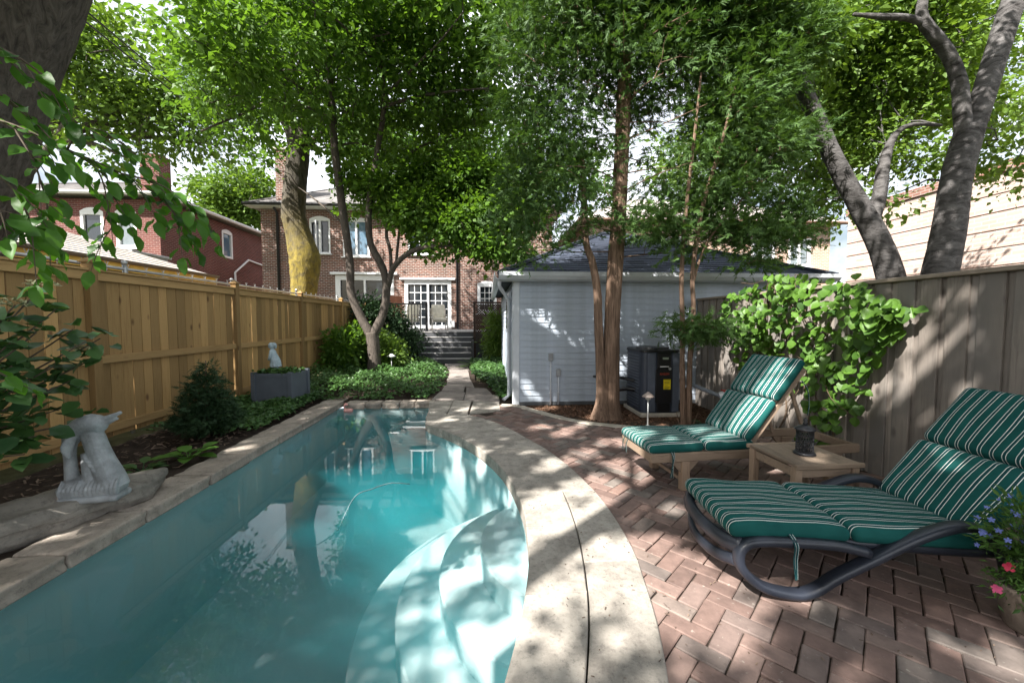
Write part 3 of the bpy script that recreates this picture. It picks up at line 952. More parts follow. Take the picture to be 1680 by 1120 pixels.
# ================================================================== garage
GY, GX0, GX1, GYB = 6.56, 0.43, 5.55, 12.6
garage = thing('garage', 'blue grey clapboard garage with a dark hip roof beside the cedar', 'garage', (3, 9, 0))
def siding_mat():
    m, nt, b = new_mat('grey_siding', 0.55, (0.40, 0.44, 0.50), 0.35)
    co = objco(nt, (0.6, 0.6, 8), 11.0)
    n = nd(nt, 'ShaderNodeTexNoise', Vector=co, Scale=3.0, Detail=8.0)
    c = ramp(nt, n.outputs[0], [(0.3, (0.41, 0.465, 0.55)), (0.7, (0.48, 0.54, 0.62))])
    d = nd(nt, 'ShaderNodeTexNoise', Vector=objco(nt, (1, 1, 0.35)), Scale=1.9, Detail=7.0, Roughness=0.65)
    c = mixc(nt, 1.0, c, ramp(nt, d.outputs[0], [(0.34, (0.72, 0.72, 0.70)), (0.6, (1.03, 1.03, 1.03))]), 'MULTIPLY')
    nt.links.new(c, b.inputs['Base Color'])
    bump(nt, b, n.outputs[0], 0.12, 0.004)
    return m
M_siding = siding_mat()
M_trim = simple('pale_grey_trim', (0.55, 0.58, 0.62), 0.5, 0.4, 0.08, 5, 0.06, 50)
m = MB(); m.box(((GX0+GX1)/2, (GY+GYB)/2, 1.07), (GX1-GX0-0.04, GYB-GY-0.04, 2.10), None, 0.01); build(m, 'inner_wall', simple('dark_sheathing', (0.10, 0.11, 0.12), 0.8), garage)
def clap(x0, x1, y, z, h=0.108):
    """one lapped board facing -Y, thicker at its lower edge"""
    v = [(x0, y, z), (x1, y, z), (x1, y-0.016, z), (x0, y-0.016, z), (x0, y, z+h), (x1, y, z+h), (x1, y-0.004, z+h), (x0, y-0.004, z+h), (x0, y-0.016, z+0.006), (x1, y-0.016, z+0.006)]
    return v, [[0, 1, 2, 3][::-1], [3, 2, 9, 8], [8, 9, 6, 7], [7, 6, 5, 4], [0, 3, 8, 7, 4], [1, 5, 6, 9, 2]]
z = 0.05; mesh0 = None
while z < 2.06:
    v, f = clap(-(GX1-GX0)/2+0.08, (GX1-GX0)/2-0.02, 0, 0, 0.106)
    if mesh0 is None: mesh0 = make_mesh('siding_board', v, f, M_siding)
    piece('siding_board', mesh0, garage, ((GX0+GX1)/2, GY+0.012, z), (0, 0, 0)); z += 0.1015
sidem = None; z = 0.05
while z < 2.06:
    if sidem is None:
        L = GYB-GY-0.1
        v, f = clap(-L/2, L/2, 0, 0, 0.106); sidem = make_mesh('siding_board', v, f, M_siding)
    piece('siding_board', sidem, garage, (GX0+0.012, (GY+GYB)/2+0.03, z), (0, 0, -math.pi/2)); z += 0.1015
m = MB(); m.box((GX0+0.045, GY-0.008, 1.06), (0.095, 0.022, 2.10), None, 0.003); m.box((GX0-0.008, GY+0.05, 1.06), (0.022, 0.09, 2.10), None, 0.003); build(m, 'corner_trim', M_trim, garage)
m = MB(); m.box(((GX0+GX1)/2, GY+0.02, 0.02), (GX1-GX0, 0.06, 0.06), None, 0.004); build(m, 'sill_board', simple('dark_sill', (0.08, 0.085, 0.09), 0.8), garage)
# small side window
w = build(MB().box((GX0-0.03, 7.6, 1.55), (0.05, 0.8, 0.75), None, 0.006), 'window', M_trim, garage)
build(MB().box((GX0-0.058, 7.6, 1.55), (0.01, 0.66, 0.61), None, 0.002), 'pane', M_glass, w)
# hip roof of stepped shingle courses
EX0, EX1, EY0, EY1, EZ = GX0-0.24, GX1+0.24, GY-0.26, GYB+0.26, 2.13
RZ = 3.47; hipd = (EY1-EY0)/2; rx0 = 2.75; rx1 = EX1-(rx0-EX0); rym = (EY0+EY1)/2
P_e = [np.array(p) for p in ((EX0, EY0, EZ), (EX1, EY0, EZ), (EX1, EY1, EZ), (EX0, EY1, EZ))]
r0, r1 = np.array((rx0, rym, RZ)), np.array((rx1, rym, RZ))
def shingle_plane(a, b, c, d, rows, mb, tab=0.32, lift=0.012):
    """courses from the eave a-b up to the ridge d-c, tabs with a slight unevenness"""
    nrm = np.cross(b-a, d-a); nrm /= np.linalg.norm(nrm)
    if nrm[2] < 0: nrm = -nrm
    for i in range(rows):
        t0, t1 = i/rows, min(1.0, (i+1.12)/rows)
        e0, e1 = a+(d-a)*t0, b+(c-b)*t0
        f0, f1 = a+(d-a)*t1, b+(c-b)*t1
        L = np.linalg.norm(e1-e0); n = max(1, int(L/tab))
        off = (i % 2)*0.5/n
        cuts = np.clip(np.r_[0, (np.arange(1, n+1)/n-off), 1], 0, 1)
        for s0, s1 in zip(cuts[:-1], cuts[1:]):
            if s1-s0 < 0.01: continue
            g = 0.003/max(L, 0.1); s0 += g; s1 -= g
            up = nrm*(lift+rng.random()*0.003)
            q = [e0+(e1-e0)*s0, e0+(e1-e0)*s1, f0+(f1-f0)*s1, f0+(f1-f0)*s0]
            mb.add([q[0]+up, q[1]+up, q[2]+nrm*0.001, q[3]+nrm*0.001, q[0], q[1]], [[0, 1, 2, 3], [4, 5, 1, 0]], np.full(6, rng.random()))
def shingle_mat(name, base, var):
    m, nt, b = new_mat(name, 0.88, base, 0.2)
    at = nd(nt, 'ShaderNodeAttribute', {'attribute_name': 'tint'})
    n = nd(nt, 'ShaderNodeTexNoise', Vector=objco(nt), Scale=60.0, Detail=4.0)
    c = ramp(nt, at.outputs['Fac'], [(0, tuple(x*(1-var) for x in base)), (1, tuple(x*(1+var) for x in base))])
    c = mixc(nt, 1.0, c, ramp(nt, n.outputs[0], [(0.3, (0.7,)*3), (0.7, (1.15,)*3)]), 'MULTIPLY')
    nt.links.new(c, b.inputs['Base Color']); bump(nt, b, n.outputs[0], 0.4, 0.004)
    return m
MS_blue = shingle_mat('slate_blue_shingle_tabs', (0.062, 0.074, 0.105), 0.4)
MS_pale = shingle_mat('sun_bleached_shingle_tabs', (0.50, 0.46, 0.43), 0.15)
MS_grey = shingle_mat('grey_shingle_tabs', (0.20, 0.19, 0.185), 0.25)
def hip_roof(parent, eaves, ra, rb, rows, smat, under, name='roof'):
    m = MB()
    m.add(list(eaves)+[ra, rb], [[0, 1, 5, 4], [1, 2, 5], [2, 3, 4, 5], [3, 0, 4], [3, 2, 1, 0]])
    rf_ = build(m, name, under, parent)
    s = MB()
    shingle_plane(eaves[0], eaves[1], rb, ra, rows, s); shingle_plane(eaves[1], eaves[2], rb, rb, rows, s)
    shingle_plane(eaves[3], eaves[0], ra, ra, rows, s)
    stuff(build(s, 'shingles', smat, rf_, attr='tint'))
    cp = MB()
    for e, r in ((eaves[0], ra), (eaves[1], rb)):
        cp.tube([e+np.array([0, 0, 0.02]), r+np.array([0, 0, 0.02])], 0.05, 6)
    cp.tube([ra+np.array([0, 0, 0.02]), rb+np.array([0, 0, 0.02])], 0.05, 6)
    build(cp, 'ridge_cap', smat, rf_)
    return rf_
hip_roof(garage, P_e, r0, r1, 26, MS_blue, M_blue_shingle)
# gutter and fascia
def gutter(x0, x1, y, z, parent, mat, along='x', name='gutter', outward=-1, k=1.0):
    prof = [(0, 0.055), (0, -0.06), (0.07, -0.06), (0.115, -0.005), (0.115, 0.055), (0.10, 0.055), (0.10, 0.0), (0.065, -0.045), (0.015, -0.045), (0.015, 0.055)]
    prof = [(a*k, b*k) for a, b in prof]
    V = []; n = len(prof)
    for t in (x0, x1):
        for o, zz in prof:
            V.append((t, y+outward*o, z+zz) if along == 'x' else (y+outward*o, t, z+zz))
    F = [[k, (k+1) % n, n+(k+1) % n, n+k] for k in range(n)]+[list(range(n)), [n+k for k in range(n)][::-1]]
    m = MB(); m.add(V, F); return build(m, name, mat, parent)
gutter(EX0-0.01, EX1, EY0+0.03, EZ-0.02, garage, M_trim)
gutter(EY0, EY1, EX0+0.03, EZ-0.02, garage, M_trim, 'y')
m = MB(); m.box(((EX0+EX1)/2, (EY0+GY)/2+0.02, EZ-0.085), (EX1-EX0, GY-EY0, 0.014), None, 0.002); build(m, 'soffit', M_trim, garage)
# downspout on the left corner
m = MB(); m.tube([(EX0+0.0, EY0+0.10, EZ-0.08), (EX0+0.0, EY0+0.14, 1.95), (GX0-0.06, GY+0.35, 1.75), (GX0-0.06, GY+0.35, 0.1), (GX0-0.16, GY+0.25, 0.04)], 0.032, 8, 0); build(m, 'downspout', M_trim, garage, True)
# conduits and outlet boxes on the front wall (parts fixed to it)
for px_, zt in ((1.045, 0.86), (1.175, 0.60)):
    m = MB(); m.tube([(px_, GY-0.03, 0.0), (px_, GY-0.03, zt-0.12)], 0.013, 8)
    for z in (0.2, zt-0.2): m.box((px_, GY-0.022, z), (0.05, 0.02, 0.015), None, 0.002)
    cd = build(m, 'conduit', M_trim, garage, True)
    b = MB(); b.rbox((0.075, 0.05, 0.13), 0.008, t=(px_, GY-0.03, zt-0.06), n=2); b.box((px_, GY-0.058, zt-0.06), (0.06, 0.012, 0.105), None, 0.004)
    build(b, 'outlet_box', simple('grey_plastic', (0.28, 0.29, 0.30), 0.5), cd)

# ================================================================== houses
def wall_with_openings(mb, x0, x1, z0, z1, y, t, ops):
    xs = sorted({x0, x1}|{o[0] for o in ops}|{o[1] for o in ops})
    for a, b in zip(xs[:-1], xs[1:]):
        cuts = sorted([(o[2], o[3]) for o in ops if o[0] <= a+1e-6 and o[1] >= b-1e-6])
        z = z0
        for c0, c1 in cuts+[(z1, z1)]:
            if c0-z > 1e-4:
                mb.add([(a, y, z), (b, y, z), (b, y, c0), (a, y, c0), (a, y+t, z), (b, y+t, z), (b, y+t, c0), (a, y+t, c0)],
                       [[0, 1, 2, 3], [7, 6, 5, 4], [0, 3, 7, 4], [1, 5, 6, 2], [3, 2, 6, 7], [0, 4, 5, 1]])
            z = c1
M_glass_blue = new_mat('sky_lit_glass', 0.03, (0.10, 0.17, 0.24), 1.0)[0]  # blue of the reflected sky is put into the glass base colour
M_curtain = simple('net_curtain', (0.55, 0.57, 0.58), 0.9)
M_room = simple('dim_room', (0.03, 0.03, 0.032), 0.9, 0.1, 0.2)
def window(parent, x0, x1, z0, z1, y, cols=1, rows=1, glass=None, arch=0.0, frame=0.07, mull=None, name='window', sill=True, lintel=None, bars=0.022):
    """window set 9 cm into the wall, frame proud of the glass"""
    m = MB(); yc = y+0.05; d = 0.10
    m.box(((x0+x1)/2, yc, z0+frame/2), (x1-x0, d, frame), None, 0.006)
    m.box(((x0+x1)/2, yc, z1-frame/2), (x1-x0, d, frame), None, 0.006)
    for x in (x0+frame/2, x1-frame/2): m.box((x, yc, (z0+z1)/2), (frame, d, z1-z0-2*frame), None, 0.006)
    if arch:
        w = (x1-x0)/2; n = 10; top = []
        for i in range(n+1):
            t = -1+2*i/n; top.append(((x0+x1)/2+t*w, z1+arch*(1-t*t)))
        V = [(a, y-0.014, b) for a, b in top]+[(x1, y-0.014, z1-0.01), (x0, y-0.014, z1-0.01)]; nv = len(V)
        V += [(a, y+0.09, b) for a, b, in [(p[0], p[2]) for p in V]]
        m.add(V, [list(range(nv))[::-1], [nv+k for k in range(nv)]]+[[k, (k+1) % nv, nv+(k+1) % nv, nv+k] for k in range(nv)])
    fr = build(m, name, M_white, parent)
    ncol = mull or 1; w = (x1-x0-2*frame)/ncol
    for i in range(ncol):
        a = x0+frame+i*w
        if i: build(MB().box((a, yc-0.004, (z0+z1)/2), (0.09, d, z1-z0-2*frame), None, 0.006), 'mullion', M_white, fr)
        g = build(MB().box((a+w/2, y+0.085, (z0+z1)/2), (w-(0.09 if ncol > 1 else 0), 0.012, z1-z0-2*frame), None, 0.001), 'pane', glass or M_glass, fr)
        b = MB()
        inner0, inner1 = a+(0.045 if i else 0), a+w-(0.045 if i < ncol-1 else 0)
        for c in range(1, cols): b.box((inner0+(inner1-inner0)*c/cols, y+0.07, (z0+z1)/2), (bars, 0.016, z1-z0-2*frame), None, 0.002)
        for r in range(1, rows): b.box(((inner0+inner1)/2, y+0.0702, z0+frame+(z1-z0-2*frame)*r/rows), (inner1-inner0, 0.0165, bars), None, 0.002)
        if b.n: build(b, 'glazing_bar', M_white, fr)
    if sill: build(MB().box(((x0+x1)/2, y-0.02, z0-0.03), (x1-x0+0.14, 0.16, 0.05), None, 0.008), 'sill', M_white, fr)
    return fr

HY = 18.5
house = thing('brick_house', 'two storey brown brick house at the end of the garden with french doors', 'house', (-4, 20, 0))
ops = [(-7.92, -7.02, 4.40, 5.92), (-6.47, -5.30, 4.28, 5.92), (-6.85, -4.25, 1.5, 3.45), (-3.78, -1.66, 1.03, 3.22), (-.47, .42, 1.75, 3.10), (-3.6, -2.5, 4.4, 5.9), (-.6, .4, 4.4, 5.9)]
mb = MB(); wall_with_openings(mb, -10.0, 3.0, 0, 6.32, HY, 0.3, ops)
mb.box((-9.85, HY+4.2, 3.16), (0.3, 7.8, 6.32), None, 0.002); mb.box((2.85, HY+4.2, 3.16), (0.3, 7.8, 6.32), None, 0.002); mb.box((-3.5, HY+8, 3.16), (13, 0.3, 6.32), None, 0.002)
build(mb, 'wall', M_brick_house, house)
build(MB().box((-3.5, HY+1.3, 3.2), (12.6, 0.1, 6.1), None, 0.002), 'inner_wall', M_room, house)
wn_ = window(house, -7.92, -7.02, 4.40, 5.92, HY, 1, 1, M_glass, 0.13, 0.07, 2)
# open casement sash on that window
sash = MB(); R = rotz(math.radians(-38)); hinge = np.array((-7.86, HY+0.0, 5.12))
for c, s in (((0.22, 0, 0.66), (0.44, 0.045, 0.055)), ((0.22, 0, -0.66), (0.44, 0.045, 0.055)), ((0.025, 0, 0), (0.05, 0.045, 1.27)), ((0.415, 0, 0), (0.05, 0.045, 1.27))):
    sash.box(R @ np.array(c)+hinge, s, R, 0.005)
build(sash, 'open_sash', M_white, wn_)
window(house, -6.47, -5.30, 4.28, 5.92, HY, 1, 1, M_glass_blue, 0.10, 0.09, 2)
window(house, -6.85, -4.25, 1.5, 3.45, HY, 1, 1, M_glass, 0.0, 0.22, 2)
window(house, -.47, .42, 1.75, 3.10, HY, 3, 4, M_glass, 0.12, 0.14, 1)
window(house, -3.6, -2.5, 4.4, 5.9, HY, 1, 1, M_glass, 0.12, 0.08, 2)
window(house, -.6, .4, 4.4, 5.9, HY, 1, 1, M_glass, 0.12, 0.08, 2)
window(house, -3.78, -1.66, 1.03, 3.22, HY, 3, 5, M_glass, 0.0, 0.16, 2, 'french_doors', False, bars=0.03)
build(MB().box((-2.72, HY-0.05, 3.30), (2.5, 0.14, 0.09), None, 0.01), 'door_hood', M_white, house)
build(MB().box((-5.55, HY-0.07, 3.52), (2.95, 0.18, 0.10), None, 0.01), 'window_hood', M_white, house)
for x in (-9.27, -1.38): build(MB().tube([(x, HY-0.06, 0.4), (x, HY-0.06, 6.15), (x, HY-0.3, 6.32)], 0.055, 8), 'downspout', M_dkmetal, house, True)
e = [np.array(p) for p in ((-10.45, HY-0.5, 6.42), (3.45, HY-0.5, 6.42), (3.45, HY+8.5, 6.42), (-10.45, HY+8.5, 6.42))]
hip_roof(house, e, np.array((-6, HY+4, 8.9)), np.array((-1, HY+4, 8.9)), 22, MS_grey, M_grey_shingle)
build(MB().box((-3.5, HY-0.25, 6.37), (13.85, 0.52, 0.05), None, 0.004), 'soffit', M_white, house)
gutter(-10.47, 3.47, HY-0.48, 6.42, house, M_dkmetal)
ch = build(MB().box((-8.95, HY+0.28, 7.1), (0.72, 0.6, 3.6), None, 0.01), 'chimney', M_brick_house, house)
build(MB().box((-8.95, HY+0.28, 8.93), (0.84, 0.72, 0.1), None, 0.02), 'chimney_cap', M_concrete, ch)
# blank painted wall lamp and meter box
build(MB().rbox((0.22, 0.14, 0.3), 0.02, t=(-1.62, HY-0.07, 1.25), n=2), 'meter_box', M_white, house)

# red brick house on the left
LHX, LHY = -13.1, 17.0
lh = thing('red_brick_house', 'red brick house beyond the left fence with white arched windows', 'house', (-17, 20, 0))
ops = [(-16.1, -15.22, 4.30, 5.72), (-14.78, -13.98, 4.30, 5.72), (-19.6, -18.6, 4.3, 5.72)]
mb = MB(); wall_with_openings(mb, -22, LHX, 0, 6.22, LHY, 0.3, ops)
build(mb, 'wall', M_brick_red, lh)
mb = MB(); 
sops = [(3.75, 4.55, 4.55, 5.85)]
tmp = MB(); wall_with_openings(tmp, 0.3, 8.0, 0, 6.22, 0, 0.3, sops); V, F, A = tmp.arrays()
V2 = np.stack([LHX-V[:, 1], LHY+V[:, 0], V[:, 2]], 1); mb.add(V2, F); build(mb, 'wall', M_brick_red, lh)
build(MB().box((-17.5, LHY+1.2, 3.1), (8, 0.1, 6.0), None, 0.002), 'inner_wall', M_room, lh)
build(MB().box((-14.3, LHY+4.5, 3.1), (0.1, 6, 6.0), None, 0.002), 'inner_wall', M_room, lh)
M_shade = simple('window_blind', (0.17, 0.20, 0.215), 0.25, 0.6, 0.12)
for o in ops: window(lh, *o, LHY, 1, 1, M_shade if o[0] > -15 else M_glass, 0.16, 0.12, 1)
# side window
m = MB()
for (yy, zz, sy, sz) in ((LHY+4.15, 4.60, 0.8, 0.1), (LHY+4.15, 5.80, 0.8, 0.1), (LHY+3.80, 5.2, 0.1, 1.1), (LHY+4.50, 5.2, 0.1, 1.1)): m.box((LHX-0.03, yy, zz), (0.1, sy, sz), None, 0.006)
n = 8; pts = [(LHY+4.15+0.4*(-1+2*i/n), 5.85+0.12*(1-(-1+2*i/n)**2)) for i in range(n+1)]
V = [(LHX+0.012, a, b) for a, b in pts]+[(LHX-0.05, a, b) for a, b in pts]; k = n+1
m.add(V, [list(range(k)), [k+i for i in range(k)][::-1]]+[[i, i+1, k+i+1, k+i] for i in range(n)])
sw = build(m, 'window', M_white, lh)
build(MB().box((LHX-0.075, LHY+4.15, 5.2), (0.012, 0.6, 1.1), None, 0.001), 'pane', M_glass_blue, sw)
e = [np.array(p) for p in ((-22.4, LHY-0.45, 6.36), (LHX+0.4, LHY-0.45, 6.36), (LHX+0.4, LHY+8.4, 6.36), (-22.4, LHY+8.4, 6.36))]
hip_roof(lh, e, np.array((-18.5, LHY+4, 8.1)), np.array((-16.8, LHY+4, 8.1)), 18, MS_grey, M_grey_shingle)
gutter(-22.4, LHX+0.4, LHY-0.43, 6.34, lh, M_white)
gutter(LHY-0.45, LHY+8.4, LHX+0.36, 6.34, lh, M_white, 'y', outward=1)
build(MB().box((-13.55, LHY+0.5, 7.0), (0.75, 0.6, 2.2), None, 0.01), 'chimney', M_brick_red, lh)
build(MB().tube([(LHX+0.06, LHY+4.6, 1.0), (LHX+0.06, LHY+4.6, 3.9), (LHX+0.06, LHY+5.8, 4.7), (LHX+0.06, LHY+8.0, 4.55)], 0.05, 8), 'vent_pipe', M_white, lh, True)

# neighbour's low garage with the pale roof
ng = thing('low_garage', 'low cream garage with a sun bleached shingle roof behind the left fence', 'garage', (-9, 4, 0))
build(MB().box((-9.0, 3.3, 1.12), (5.2, 11.4, 2.24), None, 0.01), 'wall', simple('cream_stucco', (0.62, 0.55, 0.40), 0.8), ng)
M_yellow = simple('yellow_fascia', (0.62, 0.43, 0.10), 0.6)
e = [np.array(p) for p in ((-5.98, 9.3, 2.36), (-5.98, -2.6, 2.36), (-12.0, -2.6, 2.36), (-12.0, 9.3, 2.36))]
# ridge runs along y
m = MB(); ra, rb = np.array((-9, 6.4, 3.55)), np.array((-9, 0.0, 3.55))
m.add(e+[ra, rb], [[0, 1, 5, 4], [1, 2, 5], [2, 3, 4, 5], [3, 0, 4], [3, 2, 1, 0]])
rr = build(m, 'roof', M_pale_shingle, ng)
s = MB(); shingle_plane(e[0], e[1], rb, ra, 22, s); shingle_plane(e[3], e[0], ra, ra, 22, s); stuff(build(s, 'shingles', MS_pale, rr, attr='tint'))
build(MB().box((-6.02, 3.35, 2.29), (0.03, 11.9, 0.16), None, 0.003), 'fascia', M_yellow, ng)
gutter(-2.6, 9.3, -6.0, 2.37, ng, simple('rusty_gutter', (0.16, 0.13, 0.10), 0.6), 'y', outward=1, k=0.5)
build(MB().box((-10.5, 12.5, 2.2), (1.2, 1.2, 2.2), None, 0.01).box((-10.5, 12.5, 3.33), (1.3, 1.4, 0.07), None, 0.01), 'shed_block', simple('grey_box', (0.35, 0.36, 0.38), 0.7), ng)

# tall pale brick building on the right
pb = thing('pale_brick_building', 'long pale brick building wall glowing in the sun behind the birches', 'building', (14, 8, 0))
build(MB().box((15, 7.0, 2.42), (6, 11.5, 4.84), None, 0.01), 'wall', M_brick_pale, pb)
build(MB().box((15, 7.0, 4.97), (6.1, 11.6, 0.24), None, 0.01), 'parapet', brick_wall('parapet_brick', (0.34, 0.17, 0.13), (0.26, 0.13, 0.10), (0.4, 0.34, 0.3)), pb)
for z in np.arange(1.45, 4.7, 0.42): build(MB().box((11.993, 7.0, z), (0.02, 11.5, 0.013), None, 0.002), 'ledge', simple('dark_joint', (0.34, 0.22, 0.18), 0.8), pb)

# tan brick house on the right, behind the garage
th = thing('tan_brick_house', 'tan brick house with a pale roof behind the garage', 'house', (11, 22, 0))
ops = [(14.45, 15.6, 4.0, 5.35), (12.6, 13.8, 4.0, 5.35), (8.2, 9.4, 4.0, 5.35)]
mb = MB(); wall_with_openings(mb, 4.6, 16.55, 0, 5.9, HY, 0.3, ops); mb.box((16.4, HY+4, 2.95), (0.3, 7.4, 5.9), None, 0.002); mb.box((4.75, HY+4, 2.95), (0.3, 7.4, 5.9), None, 0.002)
build(mb, 'wall', M_brick_tan, th)
build(MB().box((10.5, HY+1.2, 3), (11.4, 0.1, 5.8), None, 0.002), 'inner_wall', M_room, th)
for o in ops: window(th, *o, HY, 1, 1, M_shade, 0.0, 0.12, 2)
e = [np.array(p) for p in ((4.1, HY-0.5, 6.0), (17.0, HY-0.5, 6.0), (17.0, HY+8, 6.0), (4.1, HY+8, 6.0))]
hip_roof(th, e, np.array((8, HY+4, 8.2)), np.array((13, HY+4, 8.2)), 20, MS_pale, M_pale_shingle)
gutter(4.1, 17.0, HY-0.48, 5.98, th, simple('brown_gutter', (0.16, 0.09, 0.06), 0.6))

# ================================================================== deck and steps
deck = thing('wooden_deck', 'grey wooden deck with wide dark steps in front of the french doors', 'deck', (-2, 16, 0))
pm = make_mesh('deck_board', *MB().box((0, 0, 0), (5.1, 0.136, 0.028), None, 0.003).arrays()[:2], M_deck_top)
for i in range(28): piece('deck_board', pm, deck, (-2.0, 14.52+i*0.142, 0.996))
build(MB().box((-2.0, 14.46, 0.50), (5.1, 0.03, 0.94), None, 0.003), 'skirt_board', M_deck, deck)
for i in range(5):
    x0, x1 = -2.20-0.02*i*0, -0.55
    y0 = 13.0+0.29*i; z1 = 0.165*(i+1)
    build(MB().box(((x0+x1)/2, y0+0.02, z1-0.095), (x1-x0, 0.022, 0.145), None, 0.002), 'riser', M_deck, deck)
    build(MB().box(((x0+x1)/2, y0+0.15, z1-0.01), (x1-x0+0.04, 0.31, 0.026), None, 0.004), 'tread', M_deck_top, deck)
for x in (-2.23, -0.52): build(MB().box((x, 13.75, 0.38), (0.04, 1.5, 0.72), None, 0.003), 'stringer', M_deck, deck)
rl = thing('deck_railing', 'black metal railing on the left edge of the deck', 'railing', (-2.8, 14.55, 1.0))
build(MB().box((-2.85, 14.55, 2.0), (1.35, 0.06, 0.045), None, 0.006), 'top_rail', M_dkmetal, rl)
build(MB().box((-2.85, 14.55, 1.10), (1.35, 0.04, 0.035), None, 0.004), 'bottom_rail', M_dkmetal, rl)
for x in (-3.5, -2.2): build(MB().box((x, 14.55, 1.53), (0.09, 0.09, 1.06), None, 0.006), 'post', M_dkmetal, rl)
bal = make_mesh('baluster', *MB().box((0, 0, 0), (0.022, 0.022, 0.86), None, 0.003).arrays()[:2], M_dkmetal)
for x in np.arange(-3.39, -2.25, 0.11): piece('baluster', bal, rl, (x, 14.55, 1.548))
lt = thing('lattice_screen', 'dark brown lattice screen right of the deck steps', 'screen', (0.05, 14.45, 0.5))
M_brown = simple('dark_brown_stain', (0.05, 0.03, 0.022), 0.6)
for x in (-0.47, 0.58): build(MB().box((x, 14.45, 1.05), (0.09, 0.09, 2.0), None, 0.006), 'post', M_brown, lt)
build(MB().box((0.055, 14.45, 2.05), (1.16, 0.10, 0.06), None, 0.006), 'top_rail', M_brown, lt)
build(MB().box((0.055, 14.45, 0.62), (0.96, 0.05, 0.07), None, 0.006), 'bottom_rail', M_brown, lt)
m = MB()
for k in np.arange(-1.4, 1.5, 0.088):
    for s, dy in ((1, 0.0), (-1, 0.011)):
        # 45 degree slats clipped to the panel
        pts = []
        for t in np.linspace(-1.6, 1.6, 161):
            x = 0.055+k+t*0.7071; z = 1.33+s*t*0.7071
            if -0.42 < x < 0.53 and 0.66 < z < 2.0: pts.append((x, 14.445+dy, z))
        if len(pts) > 2: m.bar(pts[0], pts[-1], 0.009, 0.036, 0.001, up=(0, 1, 0.001)) if False else m.bar(pts[0], pts[-1], 0.009, 0.040, 0.001)
stuff(build(m, 'lattice', M_brown, lt))
build(MB().box((-3.75, 16.6, 1.72), (0.9, 0.04, 1.4), rotz(1.2), 0.004), 'privacy_panel', simple('red_cedar_panel', (0.28, 0.11, 0.055), 0.7), deck)

def patio_chair(x, y, rot, label):
    t = thing('patio_chair', label, 'chair', (x, y, 1.01), 'cushioned chairs on the deck')
    R = rotz(rot); o = np.array((x, y, 1.01))
    P = lambda *p: R @ np.array(p)+o
    M_cush = simple('cream_cushion', (0.68, 0.63, 0.52), 0.9)
    M_chair = simple('pale_chair_frame', (0.5, 0.47, 0.42), 0.5)
    for a in (-0.29, 0.29):
        for b in (-0.29, 0.29): build(MB().bar(P(a, b, 0), P(a, b, 0.62 if b < 0 else 0.9), 0.04, 0.04), 'leg', M_chair, t)
        build(MB().bar(P(a, -0.32, 0.62), P(a, 0.3, 0.62), 0.06, 0.03), 'armrest', M_chair, t)
    build(MB().box(P(0, 0, 0.34), (0.58, 0.56, 0.03), R, 0.003), 'seat_frame', M_chair, t)
    build(MB().rbox((0.55, 0.56, 0.13), 0.055, R, P(0, -0.02, 0.43), 4, 0.02), 'seat_cushion', M_cush, t, True)
    Rb = R @ np.array(Euler((math.radians(78), 0, 0)).to_matrix())
    build(MB().rbox((0.54, 0.58, 0.13), 0.055, Rb, P(0, 0.22, 0.76), 4, 0.02), 'back_cushion', M_cush, t, True)
patio_chair(-1.95, 16.2, 0.25, 'cream cushioned patio chair on the deck before the french doors')
patio_chair(-3.05, 15.9, -0.4, 'cream cushioned patio chair on the deck behind the black railing')
# ================================================================== pool heater and its plumbing
hp = thing('pool_heater', 'dark navy pool heat pump with yellow label beside the garage wall', 'pool heater', (2.52, 5.95, 0))
M_navy = simple('navy_plastic', (0.028, 0.036, 0.055), 0.42, 0.5, 0.15, 6, 0.05, 90)
M_navy_l = simple('slate_plastic', (0.075, 0.088, 0.115), 0.4, 0.5, 0.12, 6, 0.05, 90)
M_black = simple('black_plastic', (0.010, 0.010, 0.012), 0.35, 0.5, 0.2, 8, 0.05, 60)
build(MB().box((2.54, 5.98, 0.02), (0.64, 0.74, 0.06), None, 0.01), 'pad', M_concrete, hp)
def rect_round(x0, x1, y0, y1, r, n=5):
    pts = []
    for cx, cy, a0 in ((x1-r, y1-r, 0), (x0+r, y1-r, 90), (x0+r, y0+r, 180), (x1-r, y0+r, 270)):
        for i in range(n+1):
            a = math.radians(a0+90*i/n); pts.append((cx+r*math.cos(a), cy+r*math.sin(a)))
    return pts
HX0, HX1, HY0, HY1 = 2.24, 2.82, 5.64, 6.32
build(MB().prism(rect_round(HX0, HX1, HY0, HY1, 0.09), 0.05, 0.94, 0.01), 'cabinet', M_navy, hp)
lid = MB(); lid.prism(rect_round(HX0-0.012, HX1+0.012, HY0-0.012, HY1+0.012, 0.1), 0.94, 0.975, 0.012); lid.lathe([(0.25, 0.97), (0.24, 1.0), (0.0, 1.005)], (2.53, 5.98, 0), 24); build(lid, 'lid', M_black, hp)
for x, w in ((2.385, 0.11), (2.745, 0.10)):
    build(MB().box((x, HY0-0.006, 0.5), (w, 0.02, 0.86), None, 0.008), 'corner_panel', M_navy_l, hp)
build(MB().box((2.565, HY0-0.008, 0.5), (0.20, 0.03, 0.87), None, 0.006), 'front_panel', M_black, hp)
cp_ = build(MB().box((2.565, HY0-0.022, 0.80), (0.19, 0.028, 0.17), None, 0.008), 'control_panel', M_black, hp)
build(MB().box((2.575, HY0-0.039, 0.855), (0.085, 0.006, 0.03), None, 0.001), 'display', simple('lcd', (0.32, 0.38, 0.30), 0.3), cp_)
build(MB().box((2.56, HY0-0.039, 0.735), (0.13, 0.008, 0.012), None, 0.002), 'trim_strip', M_white, cp_)
